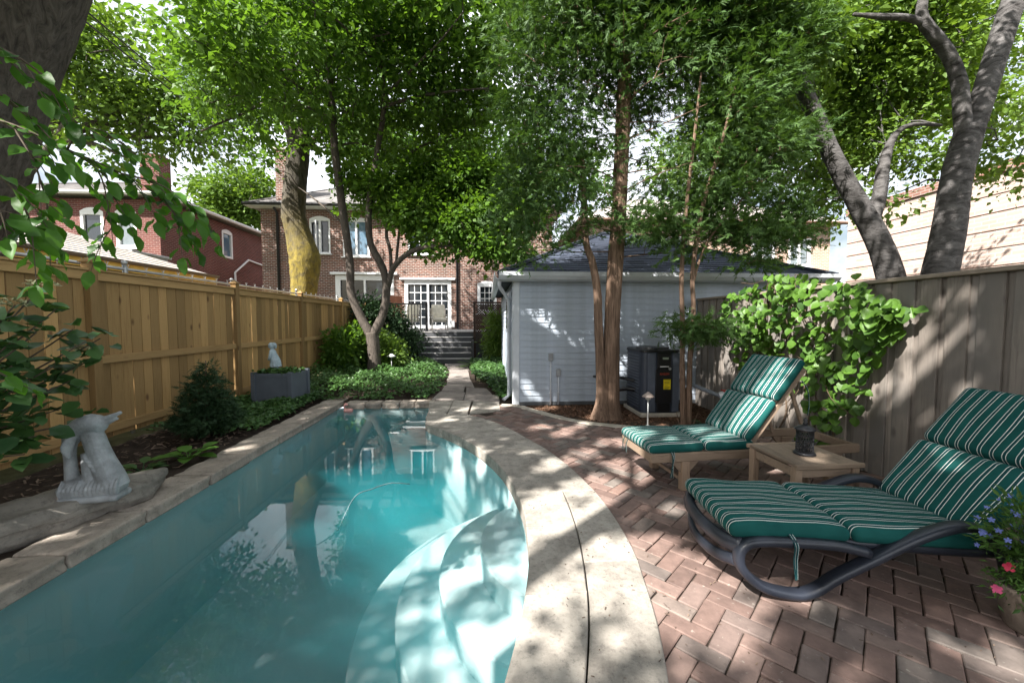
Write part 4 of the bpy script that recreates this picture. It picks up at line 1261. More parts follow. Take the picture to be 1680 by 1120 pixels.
build(MB().tube([(2.64, HY0-0.035, 0.705), (2.64, HY0-0.046, 0.705)], 0.02, 14), 'badge', M_galv, hp)
build(MB().box((2.56, HY0-0.018, 0.45), (0.235, 0.03, 0.50), None, 0.008), 'door_panel', M_black, hp)
M_yel = simple('yellow_label', (0.80, 0.62, 0.02), 0.5, 0.3, 0.04)
yl = build(MB().box((2.605, HY0-0.0345, 0.475), (0.105, 0.004, 0.145), None, 0.0008), 'energy_label', M_yel, hp)
m = MB()
for i, (z, w) in enumerate(((0.537, 0.085), (0.515, 0.08), (0.502, 0.07), (0.489, 0.08), (0.458, 0.05), (0.435, 0.08), (0.422, 0.075), (0.41, 0.06))): m.box((2.605-(0.085-w)/2, HY0-0.0375, z), (w, 0.002, 0.0045), None, 0.0003)
build(m, 'print_lines', M_black, yl)
def text(s, size, loc, rot, mat, parent, name='lettering'):
    cu = bpy.data.curves.new(name, 'FONT'); cu.body = s; cu.size = size; cu.extrude = 0.0008; cu.align_x = 'CENTER'; cu.align_y = 'CENTER'
    cu.materials.append(mat)
    tmp = bpy.data.objects.new('text_source', cu); COL.objects.link(tmp)
    me = bpy.data.meshes.new_from_object(tmp.evaluated_get(bpy.context.evaluated_depsgraph_get()))
    bpy.data.objects.remove(tmp)
    o = bpy.data.objects.new(name, me); o.parent = parent
    o.location = np.array(loc)-np.array(ORG[parent.name]); o.rotation_euler = rot
    COL.objects.link(o); return o
text('RHEEM', 0.045, (2.565, HY0-0.0345, 0.625), (math.pi/2, 0, 0), simple('red_print', (0.42, 0.06, 0.03), 0.5), hp)
m = MB()
for z in np.arange(0.12, 0.92, 0.045): m.box((HX0-0.004, 5.98, z), (0.02, 0.50, 0.014), rotz(0), 0.002)
stuff(build(m, 'louvres', M_navy_l, hp))
# flexible hoses left of the heater
ho = tag(build(MB().tube([(2.26, 5.9, 0.35), (2.13, 5.95, 0.36), (2.02, 6.1, 0.3), (1.98, 6.25, 0.12), (1.98, 6.3, 0.0)], 0.035, 10, 6).tube([(2.26, 5.9, 0.48), (2.05, 6.0, 0.52), (1.88, 6.2, 0.50), (1.75, 6.45, 0.48)], 0.022, 8, 6), 'pool_hose', M_black, None, True),
         'black plumbing hoses curling from the left side of the pool heater', 'hose')
pv = thing('valve_pipe', 'grey plumbing pipe with a white valve against the weathered fence', 'pipe', (3.1, 4.95, 0))
M_pvc = simple('grey_pvc', (0.16, 0.18, 0.21), 0.45)
build(MB().tube([(2.84, 5.75, 0.52), (2.86, 5.3, 0.5), (2.98, 5.02, 0.44), (3.12, 4.96, 0.40)], 0.027, 10, 5), 'pipe', M_pvc, pv, True)
build(MB().tube([(3.16, 4.96, 0.43), (3.165, 4.96, 0.36), (3.165, 4.96, -0.03)], 0.03, 10, 0), 'standpipe', M_pvc, pv, True)
vb = MB(); vb.tube([(3.02, 5.0, 0.435), (3.05, 4.985, 0.432), (3.11, 4.965, 0.415), (3.13, 4.96, 0.41)], [0.034, 0.05, 0.05, 0.034], 12); build(vb, 'valve_body', simple('white_pvc', (0.66, 0.68, 0.72), 0.4), pv, True)
build(MB().bar((3.03, 4.97, 0.50), (3.13, 4.93, 0.49), 0.022, 0.014).tube([(3.075, 4.975, 0.46), (3.075, 4.965, 0.50)], 0.012, 8), 'handle', simple('red_handle', (0.35, 0.04, 0.03), 0.5), pv)

def mushroom_lamp(x, y, h, r, label, col, z0=0.0):
    t = thing('path_light', label, 'path light', (x, y, z0), 'path lights by the patio and path' if False else None)
    M = simple('lamp_'+str(round(h*100)), col, 0.5, 0.4, 0.15)
    build(MB().tube([(x, y, z0-0.05), (x, y, z0+h*0.80)], 0.011, 8), 'stem', M_galv, t, True)
    build(MB().lathe([(0.03, h*0.78), (0.035, h*0.80), (0.03, h*0.9), (0.0, h*0.92)], (x, y, z0), 12), 'lens', simple('lamp_lens', (0.35, 0.35, 0.33), 0.3), t, True)
    build(MB().lathe([(r, h*0.86), (r*1.01, h*0.87), (r*0.62, h*0.935), (r*0.18, h*0.995), (0.0, h)], (x, y, z0), 20), 'lamp_shade', M, t, True)
    build(MB().lathe([(0.045, 0.0), (0.045, 0.012), (0.015, 0.03)], (x, y, z0), 12), 'base', M_galv, t, True)
mushroom_lamp(2.10, 5.06, 0.47, 0.078, 'mushroom shaped path light standing before the pool heater', (0.33, 0.27, 0.24))
mushroom_lamp(-2.62, 11.0, 0.50, 0.115, 'white path light in the ivy beside the spreading tree trunk', (0.60, 0.62, 0.60), 0.0)

# ================================================================== striped cushions
def stripe_mat():
    m, nt, b = new_mat('striped_canvas', 0.85, (0.02, 0.15, 0.12), 0.25)
    at = nd(nt, 'ShaderNodeAttribute', {'attribute_name': 'across'})
    s = fmath(nt, 'MODULO', fmath(nt, 'ADD', at.outputs['Fac'], 10.0), 0.0585)
    def band(a, w):
        return fmath(nt, 'LESS_THAN', fmath(nt, 'ABSOLUTE', fmath(nt, 'SUBTRACT', s, a)), w)
    wh = fmath(nt, 'MAXIMUM', band(0.021, 0.0016), band(0.0375, 0.0016))
    dk = band(0.0293, 0.0068)
    co = objco(nt)
    n = nd(nt, 'ShaderNodeTexNoise', Vector=co, Scale=9.0, Detail=5.0)
    g = ramp(nt, n.outputs[0], [(0.3, (0.008, 0.066, 0.062)), (0.7, (0.012, 0.092, 0.083))])
    c = mixc(nt, dk, g, (0.014, 0.062, 0.068)); c = mixc(nt, wh, c, (0.74, 0.77, 0.72))
    nt.links.new(c, b.inputs['Base Color'])
    w1 = nd(nt, 'ShaderNodeTexNoise', Vector=co, Scale=420.0, Detail=2.0)
    n2 = nd(nt, 'ShaderNodeTexNoise', Vector=co, Scale=11.0, Detail=3.0)
    bump(nt, b, fmath(nt, 'ADD', fmath(nt, 'MULTIPLY', w1.outputs[0], 0.08), n2.outputs[0]), 0.35, 0.006)
    b.inputs['Specular IOR Level'].default_value = 0.12
    return m
M_stripe = stripe_mat()

class Frame:
    """local axes: u along the lounger, v across it, w up"""
    def __init__(self, o, ang): self.o = np.array(o, float); self.R = rotz(ang)
    def __call__(self, u, v, w): return self.R @ np.array((u, v, w), float)+self.o
def cushion(fr, name, parent, p0, p1, v0, v1, thick, seed, bulge=0.018):
    """pad from p0 to p1 (u, w of its underside) between v0 and v1"""
    p0 = np.array(p0); p1 = np.array(p1); L = np.linalg.norm(p1-p0)
    d = np.array((p1[0]-p0[0], 0, p1[1]-p0[1]))/L; up = np.array((-d[2], 0, d[0])); v = np.array((0, 1.0, 0))
    M = fr.R @ np.stack([d, v, up], 1)
    mid = (p0+p1)/2; c = fr(mid[0], (v0+v1)/2, mid[1])+fr.R @ (up*thick/2)
    r = np.random.default_rng(seed); ph = r.random(4)*6
    def fn(V):
        V = V.copy()
        top = np.clip(V[:, 2]/(thick/2), 0, 1)
        V[:, 2] += top*0.004*(np.sin(V[:, 0]*17+ph[0])*np.sin(V[:, 1]*13+ph[1])+np.sin(V[:, 1]*29+V[:, 0]*9+ph[2]))
        return V
    m = MB(); m.rbox((L-0.004, v1-v0, thick), thick*0.48, M, c, 9, bulge, fn, 1)
    return build(m, name, M_stripe, parent, True, 'across')
def ribbon(P, w, name, parent, mat, t=0.0015):
    P = catmull(P, 6); T = np.gradient(P, axis=0)
    side = np.array((0.9, 0.4, 0)); side /= np.linalg.norm(side)
    n = np.cross(T, side); n /= np.linalg.norm(n, axis=1)[:, None]+1e-9
    k = len(P); V = np.vstack([P+side*w/2+n*t, P-side*w/2+n*t, P-side*w/2-n*t, P+side*w/2-n*t])
    F = []
    for i in range(k-1):
        for a, b in ((0, 1), (1, 2), (2, 3), (3, 0)): F.append([a*k+i, a*k+i+1, b*k+i+1, b*k+i])
    m = MB(); m.add(V, F, np.r_[np.full(k, 0.021), np.full(k, 0.0375), np.full(k, 0.0375), np.full(k, 0.021)])
    return build(m, name, mat, parent, False, 'across')

# wooden lounger
f1 = Frame((1.315, 3.085, 0), math.radians(4.5))
L1 = thing('wooden_lounger', 'teak lounger with green striped cushions beside the little wooden table', 'sun lounger', tuple(f1(1.0, 0.29, 0)), 'striped sun loungers on the brick patio')
W1 = 0.575
for v in (0.018, W1-0.018): build(MB().box(f1(0.97, v, 0.285), (1.94, 0.035, 0.075), f1.R, 0.005), 'side_rail', M_teak_x, L1)
build(MB().box(f1(0.02, W1/2, 0.283), (0.035, W1-0.08, 0.072), f1.R, 0.005), 'end_rail', M_teak_x, L1)
build(MB().box(f1(1.92, W1/2, 0.283), (0.035, W1-0.08, 0.072), f1.R, 0.005), 'end_rail', M_teak_x, L1)
for u in (0.31, 1.68):
    for v in (0.035, W1-0.035): build(MB().box(f1(u, v, 0.124), (0.072, 0.060, 0.248), f1.R, 0.005), 'leg', M_teak_z, L1)
    for v in (0.035, W1-0.035):
        for s in (-1, 1):
            a, b, c = f1(u+s*0.036, v, 0.247), f1(u+s*0.036, v, 0.15), f1(u+s*0.125, v, 0.247)
            q = np.array([a, b, c]); off = f1.R @ np.array((0, 0.012, 0))
            build(MB().add(np.vstack([q-off, q+off]), [[0, 1, 2], [5, 4, 3], [0, 3, 4, 1], [1, 4, 5, 2], [2, 5, 3, 0]]), 'corner_brace', M_teak_x, L1)
    build(MB().box(f1(u, W1/2, 0.075), (0.022, W1-0.13, 0.03), f1.R, 0.003), 'stretcher', M_teak_x, L1)
for i in range(9): build(MB().box(f1(0.09+i*0.095, W1/2, 0.314), (0.065, W1-0.075, 0.016), f1.R, 0.003), 'slat', M_teak_x, L1)
bt = np.array((0.90, 0.33)); be = np.array((1.40, 0.985)); dd = (be-bt)/np.linalg.norm(be-bt)
for v in (0.05, W1-0.05): build(MB().bar(f1(bt[0], v, bt[1]), f1(be[0], v, be[1]), 0.035, 0.04), 'back_rail', M_teak_x, L1)
for i in range(8):
    q = bt+dd*(0.05+i*0.1); Rb = f1.R @ np.array(Euler((0, -math.atan2(dd[1], dd[0]), 0)).to_matrix())
    build(MB().box(f1(q[0]-dd[1]*0.028, W1/2, q[1]+dd[0]*0.028), (0.062, W1-0.10, 0.014), Rb, 0.003), 'back_slat', M_teak_x, L1)
for v in (0.09, W1-0.09): build(MB().bar(f1(1.30, v, 0.86), f1(1.52, v, 0.30), 0.022, 0.03), 'prop', M_teak_x, L1)
bo = np.array((-dd[1], dd[0]))*0.04
cu = [cushion(f1, 'seat_cushion', L1, (-0.02, 0.322), (0.475, 0.322), 0.0, W1, 0.075, 1), cushion(f1, 'seat_cushion', L1, (0.475, 0.322), (0.93, 0.322), 0.0, W1, 0.075, 2)]
p0 = bt+bo+dd*0.02; pm_ = p0+dd*0.42; p2 = p0+dd*0.85
cb1 = cushion(f1, 'back_cushion', L1, tuple(p0), tuple(pm_), 0.0, W1, 0.07, 3); cb2 = cushion(f1, 'back_cushion', L1, tuple(pm_), tuple(p2), 0.0, W1, 0.07, 4)
for (u, v, dx) in ((0.17, -0.006, 0.02), (0.19, -0.008, -0.02)):
    ribbon([f1(u, v+0.004, 0.335), f1(u+dx*0.2, v-0.016, 0.30), f1(u+dx*0.6-0.01, v-0.022, 0.22), f1(u+dx-0.015, v-0.018, 0.13)], 0.011, 'tie', cu[0], M_stripe)
for v in (0.40, 0.47): ribbon([f1(-0.02, v, 0.33), f1(-0.035, v, 0.28), f1(-0.032, v, 0.21)], 0.009, 'tie', cu[0], M_stripe)
ribbon([f1(1.33, -0.01, 0.90), f1(1.38, -0.02, 0.82), f1(1.40, -0.02, 0.70), f1(1.39, -0.02, 0.60)], 0.012, 'tie', cb2, M_stripe)

# side table and lantern
ft = Frame((2.02, 2.44, 0), math.radians(2))
tb = thing('side_table', 'small weathered teak side table between the two striped loungers', 'table', tuple(ft(0.24, 0.25, 0)))
TS, TZ = 0.465, 0.45
for i in range(6): build(MB().box(ft(0.012+TS/12+i*TS/6, 0.245, TZ-0.011), (TS/6-0.004, 0.44, 0.022), ft.R, 0.003), 'top_slat', M_teak_z if False else wood('teak_slat', (0.235, 0.18, 0.135), (0.13, 0.098, 0.072), (0.12, 0.07, 0.04), 1, 0.7, 0.12, 0.2, 1.6) if i == 0 else bpy.data.materials['teak_slat'], tb)
for y in (0.012, 0.478): build(MB().box(ft(0.245, y, TZ-0.0135), (TS+0.03, 0.024, 0.031), ft.R, 0.004), 'end_slat', M_teak_x, tb)
for x in (0.035, TS-0.015):
    for y in (0.045, 0.445): build(MB().box(ft(x, y, 0.213), (0.05, 0.05, 0.424), ft.R, 0.004), 'leg', M_teak_z, tb)
for y in (0.045, 0.445): build(MB().box(ft(0.243, y, 0.385), (0.36, 0.02, 0.06), ft.R, 0.003), 'apron', M_teak_x, tb)
for x in (0.035, TS-0.015): build(MB().box(ft(x, 0.245, 0.385), (0.02, 0.35, 0.06), ft.R, 0.003), 'apron', M_teak_x, tb)
lx, ly = 2.255, 2.665
lan = thing('candle_lantern', 'black pierced metal lantern standing on the side table', 'lantern', (lx, ly, TZ))
build(MB().lathe([(0.066, 0), (0.07, 0.006), (0.066, 0.018), (0.05, 0.022)], (lx, ly, TZ), 24), 'base', M_dkmetal, lan, True)
m = MB()
RN, RR = 22, 0.052
for k in range(RN):
    a = 2*math.pi*k/RN
    for s in (-1, 1):
        pts = [(lx+RR*math.cos(a+s*t*1.1), ly+RR*math.sin(a+s*t*1.1), TZ+0.02+0.155*t) for t in np.linspace(0, 1, 9)]
        m.tube(pts, 0.0022, 4)
for z in (0.02, 0.06, 0.10, 0.14, 0.175): m.lathe([(RR-0.003, z-0.002), (RR+0.003, z-0.002), (RR+0.003, z+0.002), (RR-0.003, z+0.002)], (lx, ly, TZ), 24)
build(m, 'pierced_body', M_dkmetal, lan)
build(MB().tube([(lx, ly, TZ+0.02), (lx, ly, TZ+0.09)], 0.016, 12), 'glass_tube', simple('dusky_glass', (0.10, 0.11, 0.11), 0.15), lan, True)
build(MB().lathe([(0.064, 0.176), (0.066, 0.184), (0.045, 0.200), (0.022, 0.210), (0.012, 0.214)], (lx, ly, TZ), 24), 'lid', M_dkmetal, lan, True)
build(MB().lathe([(0.012, 0.212), (0.017, 0.222), (0.009, 0.234), (0.015, 0.246), (0.004, 0.262), (0, 0.264)], (lx, ly, TZ), 12), 'finial', M_dkmetal, lan, True)

# black plastic lounger
f2 = Frame((1.245, 1.875, 0), math.radians(-5.0))
L2 = thing('plastic_lounger', 'dark plastic lounger with curved looped arms and green striped cushions', 'sun lounger', tuple(f2(0.9, 0.3, 0)), 'striped sun loungers on the brick patio')
M_resin = simple('charcoal_resin', (0.021, 0.025, 0.036), 0.36, 0.5, 0.2, 5, 0.10, 160)
W2 = 0.60
def resin_loop(P, name, w=0.034, h=0.026):
    """flat-sided moulded rail: tube with an oblong section"""
    m = MB(); m.tube(P, w, 16, 6, True, 0.66, up=(0, 1, 0), sq=0.6); return build(m, name, M_resin, L2, True)
near_loop = [(0.64, 0.25), (0.48, 0.285), (0.27, 0.298), (0.12, 0.30), (0.045, 0.285), (0.012, 0.235), (0.03, 0.155), (0.13, 0.068), (0.28, 0.030), (0.385, 0.048), (0.50, 0.125), (0.68, 0.222), (0.86, 0.318), (1.02, 0.378), (1.13, 0.385), (1.23, 0.345), (1.30, 0.25), (1.33, 0.16)]
for v, nm_ in ((-0.005, 'arm_loop'), (W2+0.005, 'arm_loop')):
    resin_loop([f2(u, v+(0.03 if v > 0.1 else -0.03)*math.sin(max(0, min(1, (w-0.03)/0.3))*0) , w) for u, w in near_loop], nm_)
# bowed front rim and bed
rim = [f2(0.03, 0.0, 0.27), f2(-0.02, 0.10, 0.255), f2(-0.045, W2/2, 0.25), f2(-0.02, W2-0.10, 0.255), f2(0.03, W2, 0.27)]
m = MB(); m.tube(rim, 0.042, 12, 6, True, 0.7, up=(0, 0, 1)); build(m, 'front_rim', M_resin, L2, True)
m = MB(); m.tube([f2(0.02, 0.02, 0.18), f2(-0.03, W2*0.25, 0.15), f2(-0.05, W2/2, 0.14), f2(-0.03, W2*0.75, 0.15), f2(0.02, W2-0.02, 0.18)], 0.032, 10, 5, True, 0.6); build(m, 'lower_rim', M_resin, L2, True)
for v in (0.045, W2-0.045): build(MB().tube([f2(0.02, v, 0.28), f2(0.5, v, 0.275), f2(1.15, v, 0.235), f2(1.85, v, 0.215)], 0.028, 10, 4, True, 0.8), 'bed_rail', M_resin, L2, True)
for i in range(9): build(MB().box(f2(0.09+i*0.125, W2/2, 0.285-0.036*i/8), (0.10, W2-0.09, 0.014), f2.R, 0.004), 'bed_slat', M_resin, L2)
for v in (0.05, W2-0.05): build(MB().tube([f2(1.80, v, 0.22), f2(1.84, v, 0.10), f2(1.86, v, 0.0)], [0.03, 0.026, 0.024], 10, 4), 'rear_leg', M_resin, L2, True)
b0, b1 = np.array((1.24, 0.26)), np.array((1.78, 0.93)); d2 = (b1-b0)/np.linalg.norm(b1-b0); b2o = np.array((-d2[1], d2[0]))
build(MB().bar(f2(*(b0[0], W2/2, b0[1])), f2(b1[0], W2/2, b1[1]), W2-0.06, 0.02, 0.006, up=(0, 0, 1)), 'back_panel', M_resin, L2)
s1 = cushion(f2, 'seat_cushion', L2, (-0.03, 0.305), (0.58, 0.285), 0.0, W2, 0.078, 5, 0.020)
s2 = cushion(f2, 'seat_cushion', L2, (0.58, 0.285), (1.22, 0.255), 0.0, W2, 0.078, 6, 0.016)
q0 = b0+b2o*0.012+d2*0.02; q1 = q0+d2*0.43; q2 = q1+d2*0.43
k1 = cushion(f2, 'back_cushion', L2, tuple(q0), tuple(q1), 0.0, W2, 0.075, 7); k2 = cushion(f2, 'back_cushion', L2, tuple(q1), tuple(q2), 0.0, W2, 0.075, 8)
for du in (0.0, 0.012): ribbon([f2(0.26+du, 0.004, 0.335), f2(0.262+du, -0.045, 0.30), f2(0.255+du, -0.052, 0.23), f2(0.27+du*0.4, -0.048, 0.13)], 0.013, 'tie', s1, M_stripe)

# ================================================================== flower pot
fp = thing('flower_pot', 'pot of blue lobelia and red petunias by the plastic lounger', 'flower pot', (2.46, 1.585, 0))
px_, py_ = 2.46, 1.585
def terracotta():
    return simple('stone_pot', (0.20, 0.16, 0.13), 0.85, 0.2, 0.3, 12, 0.3, 60)
build(MB().lathe([(0.085, 0.0), (0.09, 0.01), (0.125, 0.17), (0.13, 0.20), (0.122, 0.205), (0.115, 0.19), (0.0, 0.185)], (px_, py_, 0), 26), 'pot', terracotta(), fp, True)
M_lf = leaf_mat('pot_foliage', (0.03, 0.07, 0.015), (0.09, 0.19, 0.035), 0.3)
n = 1500
c, d = blob_points([(px_-0.01, py_-0.0, 0.40, 0.19, 0.17, 0.20), (px_-0.09, py_+0.0, 0.26, 0.13, 0.11, 0.13), (px_+0.08, py_, 0.30, 0.13, 0.12, 0.15), (px_-0.05, py_+0.02, 0.52, 0.12, 0.11, 0.10)], 340)
P, T, N, Ls, Ws, ti = sprays(c, d, 9, 0.022, 0.030, 0.009, 0.0, 0.8)
leaf_object('leaves', M_lf, fp, [leaf_arrays(P, T, N, Ls, Ws, ti)])
m = MB()
for q in c[:90]: m.tube([(px_+rng.normal(0, 0.04), py_+rng.normal(0, 0.04), 0.19), ((px_+q[0])/2, (py_+q[1])/2, (0.19+q[2])/2+0.04), tuple(q)], 0.0022, 4, 0, False)
stuff(build(m, 'stems', simple('green_stems', (0.06, 0.12, 0.03), 0.7), fp))
def flower(c, nrm, r, mat, name, parent, petals=5, cup=0.3, wide=0.75):
    nrm = np.array(nrm, float); d, s, u = frame_from(nrm, (0, 0, 1) if abs(nrm[2]) < 0.9*np.linalg.norm(nrm) else (1, 0, 0))
    m = MB(); c = np.array(c, float)
    for k in range(petals):
        a = 2*math.pi*k/petals+rng.random()*0.3
        e = math.cos(a)*s+math.sin(a)*u; t = np.cross(d, e)
        m.add([c, c+e*r*0.5+t*r*wide*0.45+d*r*cup*0.4, c+e*r+t*r*wide*0.3+d*r*cup, c+e*r*1.05+d*r*cup*0.8, c+e*r-t*r*wide*0.3+d*r*cup, c+e*r*0.5-t*r*wide*0.45+d*r*cup*0.4], [[0, 1, 2, 3], [0, 3, 4, 5]])
    return build(m, name, mat, parent)
M_blue = simple('blue_petals', (0.16, 0.20, 0.52), 0.6, 0.2, 0.25); M_red = simple('red_petals', (0.42, 0.03, 0.07), 0.6, 0.2, 0.2); M_pink = simple('pink_petals', (0.60, 0.10, 0.22), 0.6, 0.2, 0.2)
up_ = [q for q in c if q[2] > 0.33]
for i in range(75):
    q = up_[rng.integers(len(up_))]; o = unit(q-np.array((px_, py_, 0.30)))
    flower(q+o*0.025, o+np.array((-0.6, -0.9, 0.3))*0.7, 0.010+rng.random()*0.005, M_blue, 'lobelia_flower', fp, 5, 0.15, 0.7)
for q, mt in (((px_-0.185, py_-0.03, 0.325), M_red), ((px_-0.14, py_-0.09, 0.275), M_red), ((px_-0.195, py_+0.0, 0.205), M_pink), ((px_-0.10, py_-0.13, 0.20), M_pink), ((px_-0.12, py_-0.08, 0.375), M_red)):
    flower(q, (-0.6, -0.8, 0.1), 0.020, mt, 'petunia_flower', fp, 5, 0.35, 1.0)

# ================================================================== left bed: rock, dolphin, planter and figure
def dist_rock(seed, amp):
    r = np.random.default_rng(seed); W = r.normal(size=(10, 3))*np.array([3, 6, 7]); ph = r.random(10)*6.28
    def fn(V):
        V = V.copy(); k = np.zeros(len(V))
        for w, p in zip(W, ph): k += np.sin(V @ w+p)
        V *= (1+amp*k/10*2.2)[:, None]
        V[:, 2] += 0.012*np.sin(V[:, 0]*9+ph[0])+0.010*np.sin(V[:, 1]*21+ph[1])+0.006*np.sin(V[:, 0]*37+V[:, 1]*23+ph[2])
        V[:, 1] += 0.008*np.sign(np.sin(V[:, 2]*70+V[:, 0]*6+ph[3]))*(np.abs(V[:, 2]) < 0.08)+0.010*np.sin(V[:, 0]*19+ph[4])
        V[:, 1] *= 1-0.25*np.clip(V[:, 0]/0.75, -1, 1)**2
        V[:, 2] *= 1-0.30*np.clip(V[:, 0]/0.75, -0.4, 1)**2
        return V
    return fn
m = MB(); m.rbox((1.50, 0.42, 0.225), 0.07, rotz(math.radians(61)), (-3.07, 2.74, 0.075), 24, 0.0, dist_rock(5, 0.16))
rock = tag(build(m, 'rock_slab', M_boulder, None, True), 'long grey rock slab lying beside the pool under the dolphin', 'rock')

M_cast = simple('grey_cast_stone', (0.27, 0.285, 0.295), 0.5, 0.4, 0.4, 9, 0.35, 60)
dol = thing('dolphin_statue', 'grey leaping dolphin statue standing on the rock slab', 'statue', (-2.86, 2.93, 0.15))
def px2(x, y, yy=2.93):
    """reads the statue's outline: local metres right and up from its base"""
    return (x-152)*0.0041, (812-y)*0.00452
DU = np.array((0.985, 0.17, 0)); DO = np.array((-2.79, 2.95, 0.155))
def D(x, y, side=0.0):
    a, b = px2(x, y); return DO+DU*a+np.array((-0.17, 0.985, 0))*side+np.array((0, 0, b))
m = MB()
mm = 0.00452
# left support, head dome with its sudden step to the beak, both jaws
m.tube([D(122, 800), D(120, 775), D(119, 750), D(119, 732), D(122, 718)], np.array([11, 8.5, 7.5, 8.5, 10])*mm, 14, 4)
m.tube([D(120, 726), D(124, 716), D(131, 707), D(140, 701), D(150, 698), D(158, 696), D(164, 693.5), D(168.5, 691.5), D(171.5, 690), D(181, 686.5), D(195, 681)], np.array([9, 12, 14.5, 16, 16.5, 15, 12, 8, 4.8, 3.6, 2.6])*mm, 18, 5)
m.tube([D(158, 706), D(167, 701), D(173, 697), D(181, 693.5), D(190, 690)], np.array([10, 7.5, 4.4, 3.2, 2.2])*mm, 12, 4)
for s in (-1, 1): m.tube([D(161, 695, s*0.045), D(161, 695, s*0.058)], [0.010, 0.006], 10)
m.tube([D(127, 709), D(117, 703), D(108, 704), D(103, 708)], np.array([8, 7, 4.5, 1.5])*mm, 10, 4, True, 0.5)
for s in (-1, 1): m.tube([D(134, 712, s*0.055), D(130, 728, s*0.085), D(134, 744, s*0.095)], np.array([6, 8, 2.5])*mm, 12, 4, True, 0.5)
m.tube([D(148, 704), D(154, 720), D(159, 738), D(166, 760), D(175, 783), D(180, 800)], np.array([13, 14, 14.5, 16, 18, 19])*mm, 16, 4)
m.tube([D(140, 742), D(146, 765), D(152, 790)], np.array([5, 10, 14])*mm, 12, 4)
m.tube([D(108, 805), D(125, 797), D(150, 797), D(175, 797), D(193, 803)], np.array([13, 19, 17, 19, 12])*mm, 14, 4, True)
for k in range(14):
    a = 112+k*6; m.tube([D(a, 808, -0.05), D(a+2, 795, -0.075), D(a+4, 780+((k*7) % 9), -0.055)], np.array([3.5, 3.2, 1.5])*mm, 6, 3)
for k in range(5): m.tube([D(146+k*5, 742+k*9, -0.05), D(152+k*5, 752+k*8, -0.065), D(163+k*4, 756+k*7, -0.05)], np.array([1.5, 3, 1.5])*mm, 6, 3)
ds = build(m, 'dolphin_figure', M_cast, dol, True)
rm = ds.modifiers.new('remesh', 'REMESH'); rm.mode = 'VOXEL'; rm.voxel_size = 0.0045; rm.use_smooth_shade = True
sm = ds.modifiers.new('smooth', 'SMOOTH'); sm.iterations = 2; sm.factor = 0.5
m = MB(); m.rbox((0.36, 0.17, 0.05), 0.024, np.stack([DU, np.array((-0.17, 0.985, 0)), (0, 0, 1)], 1), D(151, 812), 5)
build(m, 'plinth', M_cast, dol, True)

pl = thing('planter_box', 'square grey painted planter box in the ivy by the fence', 'planter', (-3.5, 6.95, 0))
M_plant = simple('slate_paint', (0.10, 0.115, 0.14), 0.6, 0.3, 0.12, 5, 0.08, 60)
Rp = rotz(math.radians(-4)); pc = np.array((-3.50, 6.95, 0)); PW, PD = 0.60, 0.52
for cx, cy, sx, sy in ((0, -PD/2, PW-0.02, 0.022), (0, PD/2, PW-0.02, 0.022), (-PW/2, 0, 0.022, PD-0.02), (PW/2, 0, 0.022, PD-0.02)):
    build(MB().box(Rp @ np.array((cx, cy, 0.27))+pc, (sx, sy, 0.52), Rp, 0.003), 'side_panel', M_plant, pl)
for a in (-1, 1):
    for b in (-1, 1): build(MB().box(Rp @ np.array((a*PW/2, b*PD/2, 0.28))+pc, (0.07, 0.07, 0.56), Rp, 0.004), 'corner_post', M_plant, pl)
for cx, cy, sx, sy in ((0, -PD/2-0.008, PW-0.07, 0.02), (0, PD/2+0.008, PW-0.07, 0.02), (-PW/2-0.008, 0, 0.02, PD-0.07), (PW/2+0.008, 0, 0.02, PD-0.07)):
    build(MB().box(Rp @ np.array((cx, cy, 0.51))+pc, (sx, sy, 0.06), Rp, 0.003), 'top_band', M_plant, pl)
build(MB().box(pc+np.array((0, 0, 0.5)), (PW-0.04, PD-0.04, 0.04), Rp, 0.002), 'soil', M_soil, pl)
gs = thing('garden_statue', 'pale blue grey figurine of a girl in a dress standing in the planter box', 'statue', (-3.62, 6.95, 0.52))
gx, gy = -3.64, 6.95
m = MB()
m.tube([(gx+0.06, gy, 0.52), (gx+0.055, gy, 0.64), (gx+0.03, gy, 0.66)], [0.045, 0.04, 0.05], 10, 3)
m.tube([(gx+0.06, gy, 0.62), (gx+0.05, gy, 0.72), (gx+0.02, gy, 0.82), (gx+0.005, gy, 0.89), (gx, gy, 0.925)], [0.085, 0.078, 0.06, 0.05, 0.024], 14, 4)
m.tube([(gx, gy, 0.915), (gx-0.004, gy, 0.95)], 0.024, 8)
m.tube([(gx-0.005, gy, 0.935), (gx-0.006, gy, 0.965), (gx-0.005, gy, 1.0), (gx, gy, 1.03)], [0.035, 0.052, 0.05, 0.025], 14, 3)
for s in (-1, 1):
    m.tube([(gx+0.005, gy+s*0.055, 0.88), (gx+0.0, gy+s*0.085, 0.80), (gx-0.04, gy+s*0.045, 0.745), (gx-0.05, gy, 0.76)], [0.022, 0.019, 0.015, 0.013], 8, 4)
m.tube([(gx+0.02, gy, 1.0), (gx+0.05, gy, 0.985), (gx+0.055, gy, 0.93)], [0.04, 0.03, 0.015], 10, 3)
m.tube([(gx-0.055, gy, 0.972), (gx-0.064, gy, 0.965)], [0.012, 0.006], 6)
for k in range(9):
    a = k*0.7; m.tube([(gx+0.02+0.04*math.cos(a), gy+0.05*math.sin(a), 0.80), (gx+0.055+0.082*math.cos(a), gy+0.085*math.sin(a), 0.63)], [0.006, 0.013], 6)
g = build(m, 'figure', simple('blue_grey_stone', (0.36, 0.44, 0.48), 0.7, 0.3, 0.25, 14, 0.3, 60), gs, True)
rm = g.modifiers.new('remesh', 'REMESH'); rm.mode = 'VOXEL'; rm.voxel_size = 0.006; rm.use_smooth_shade = True

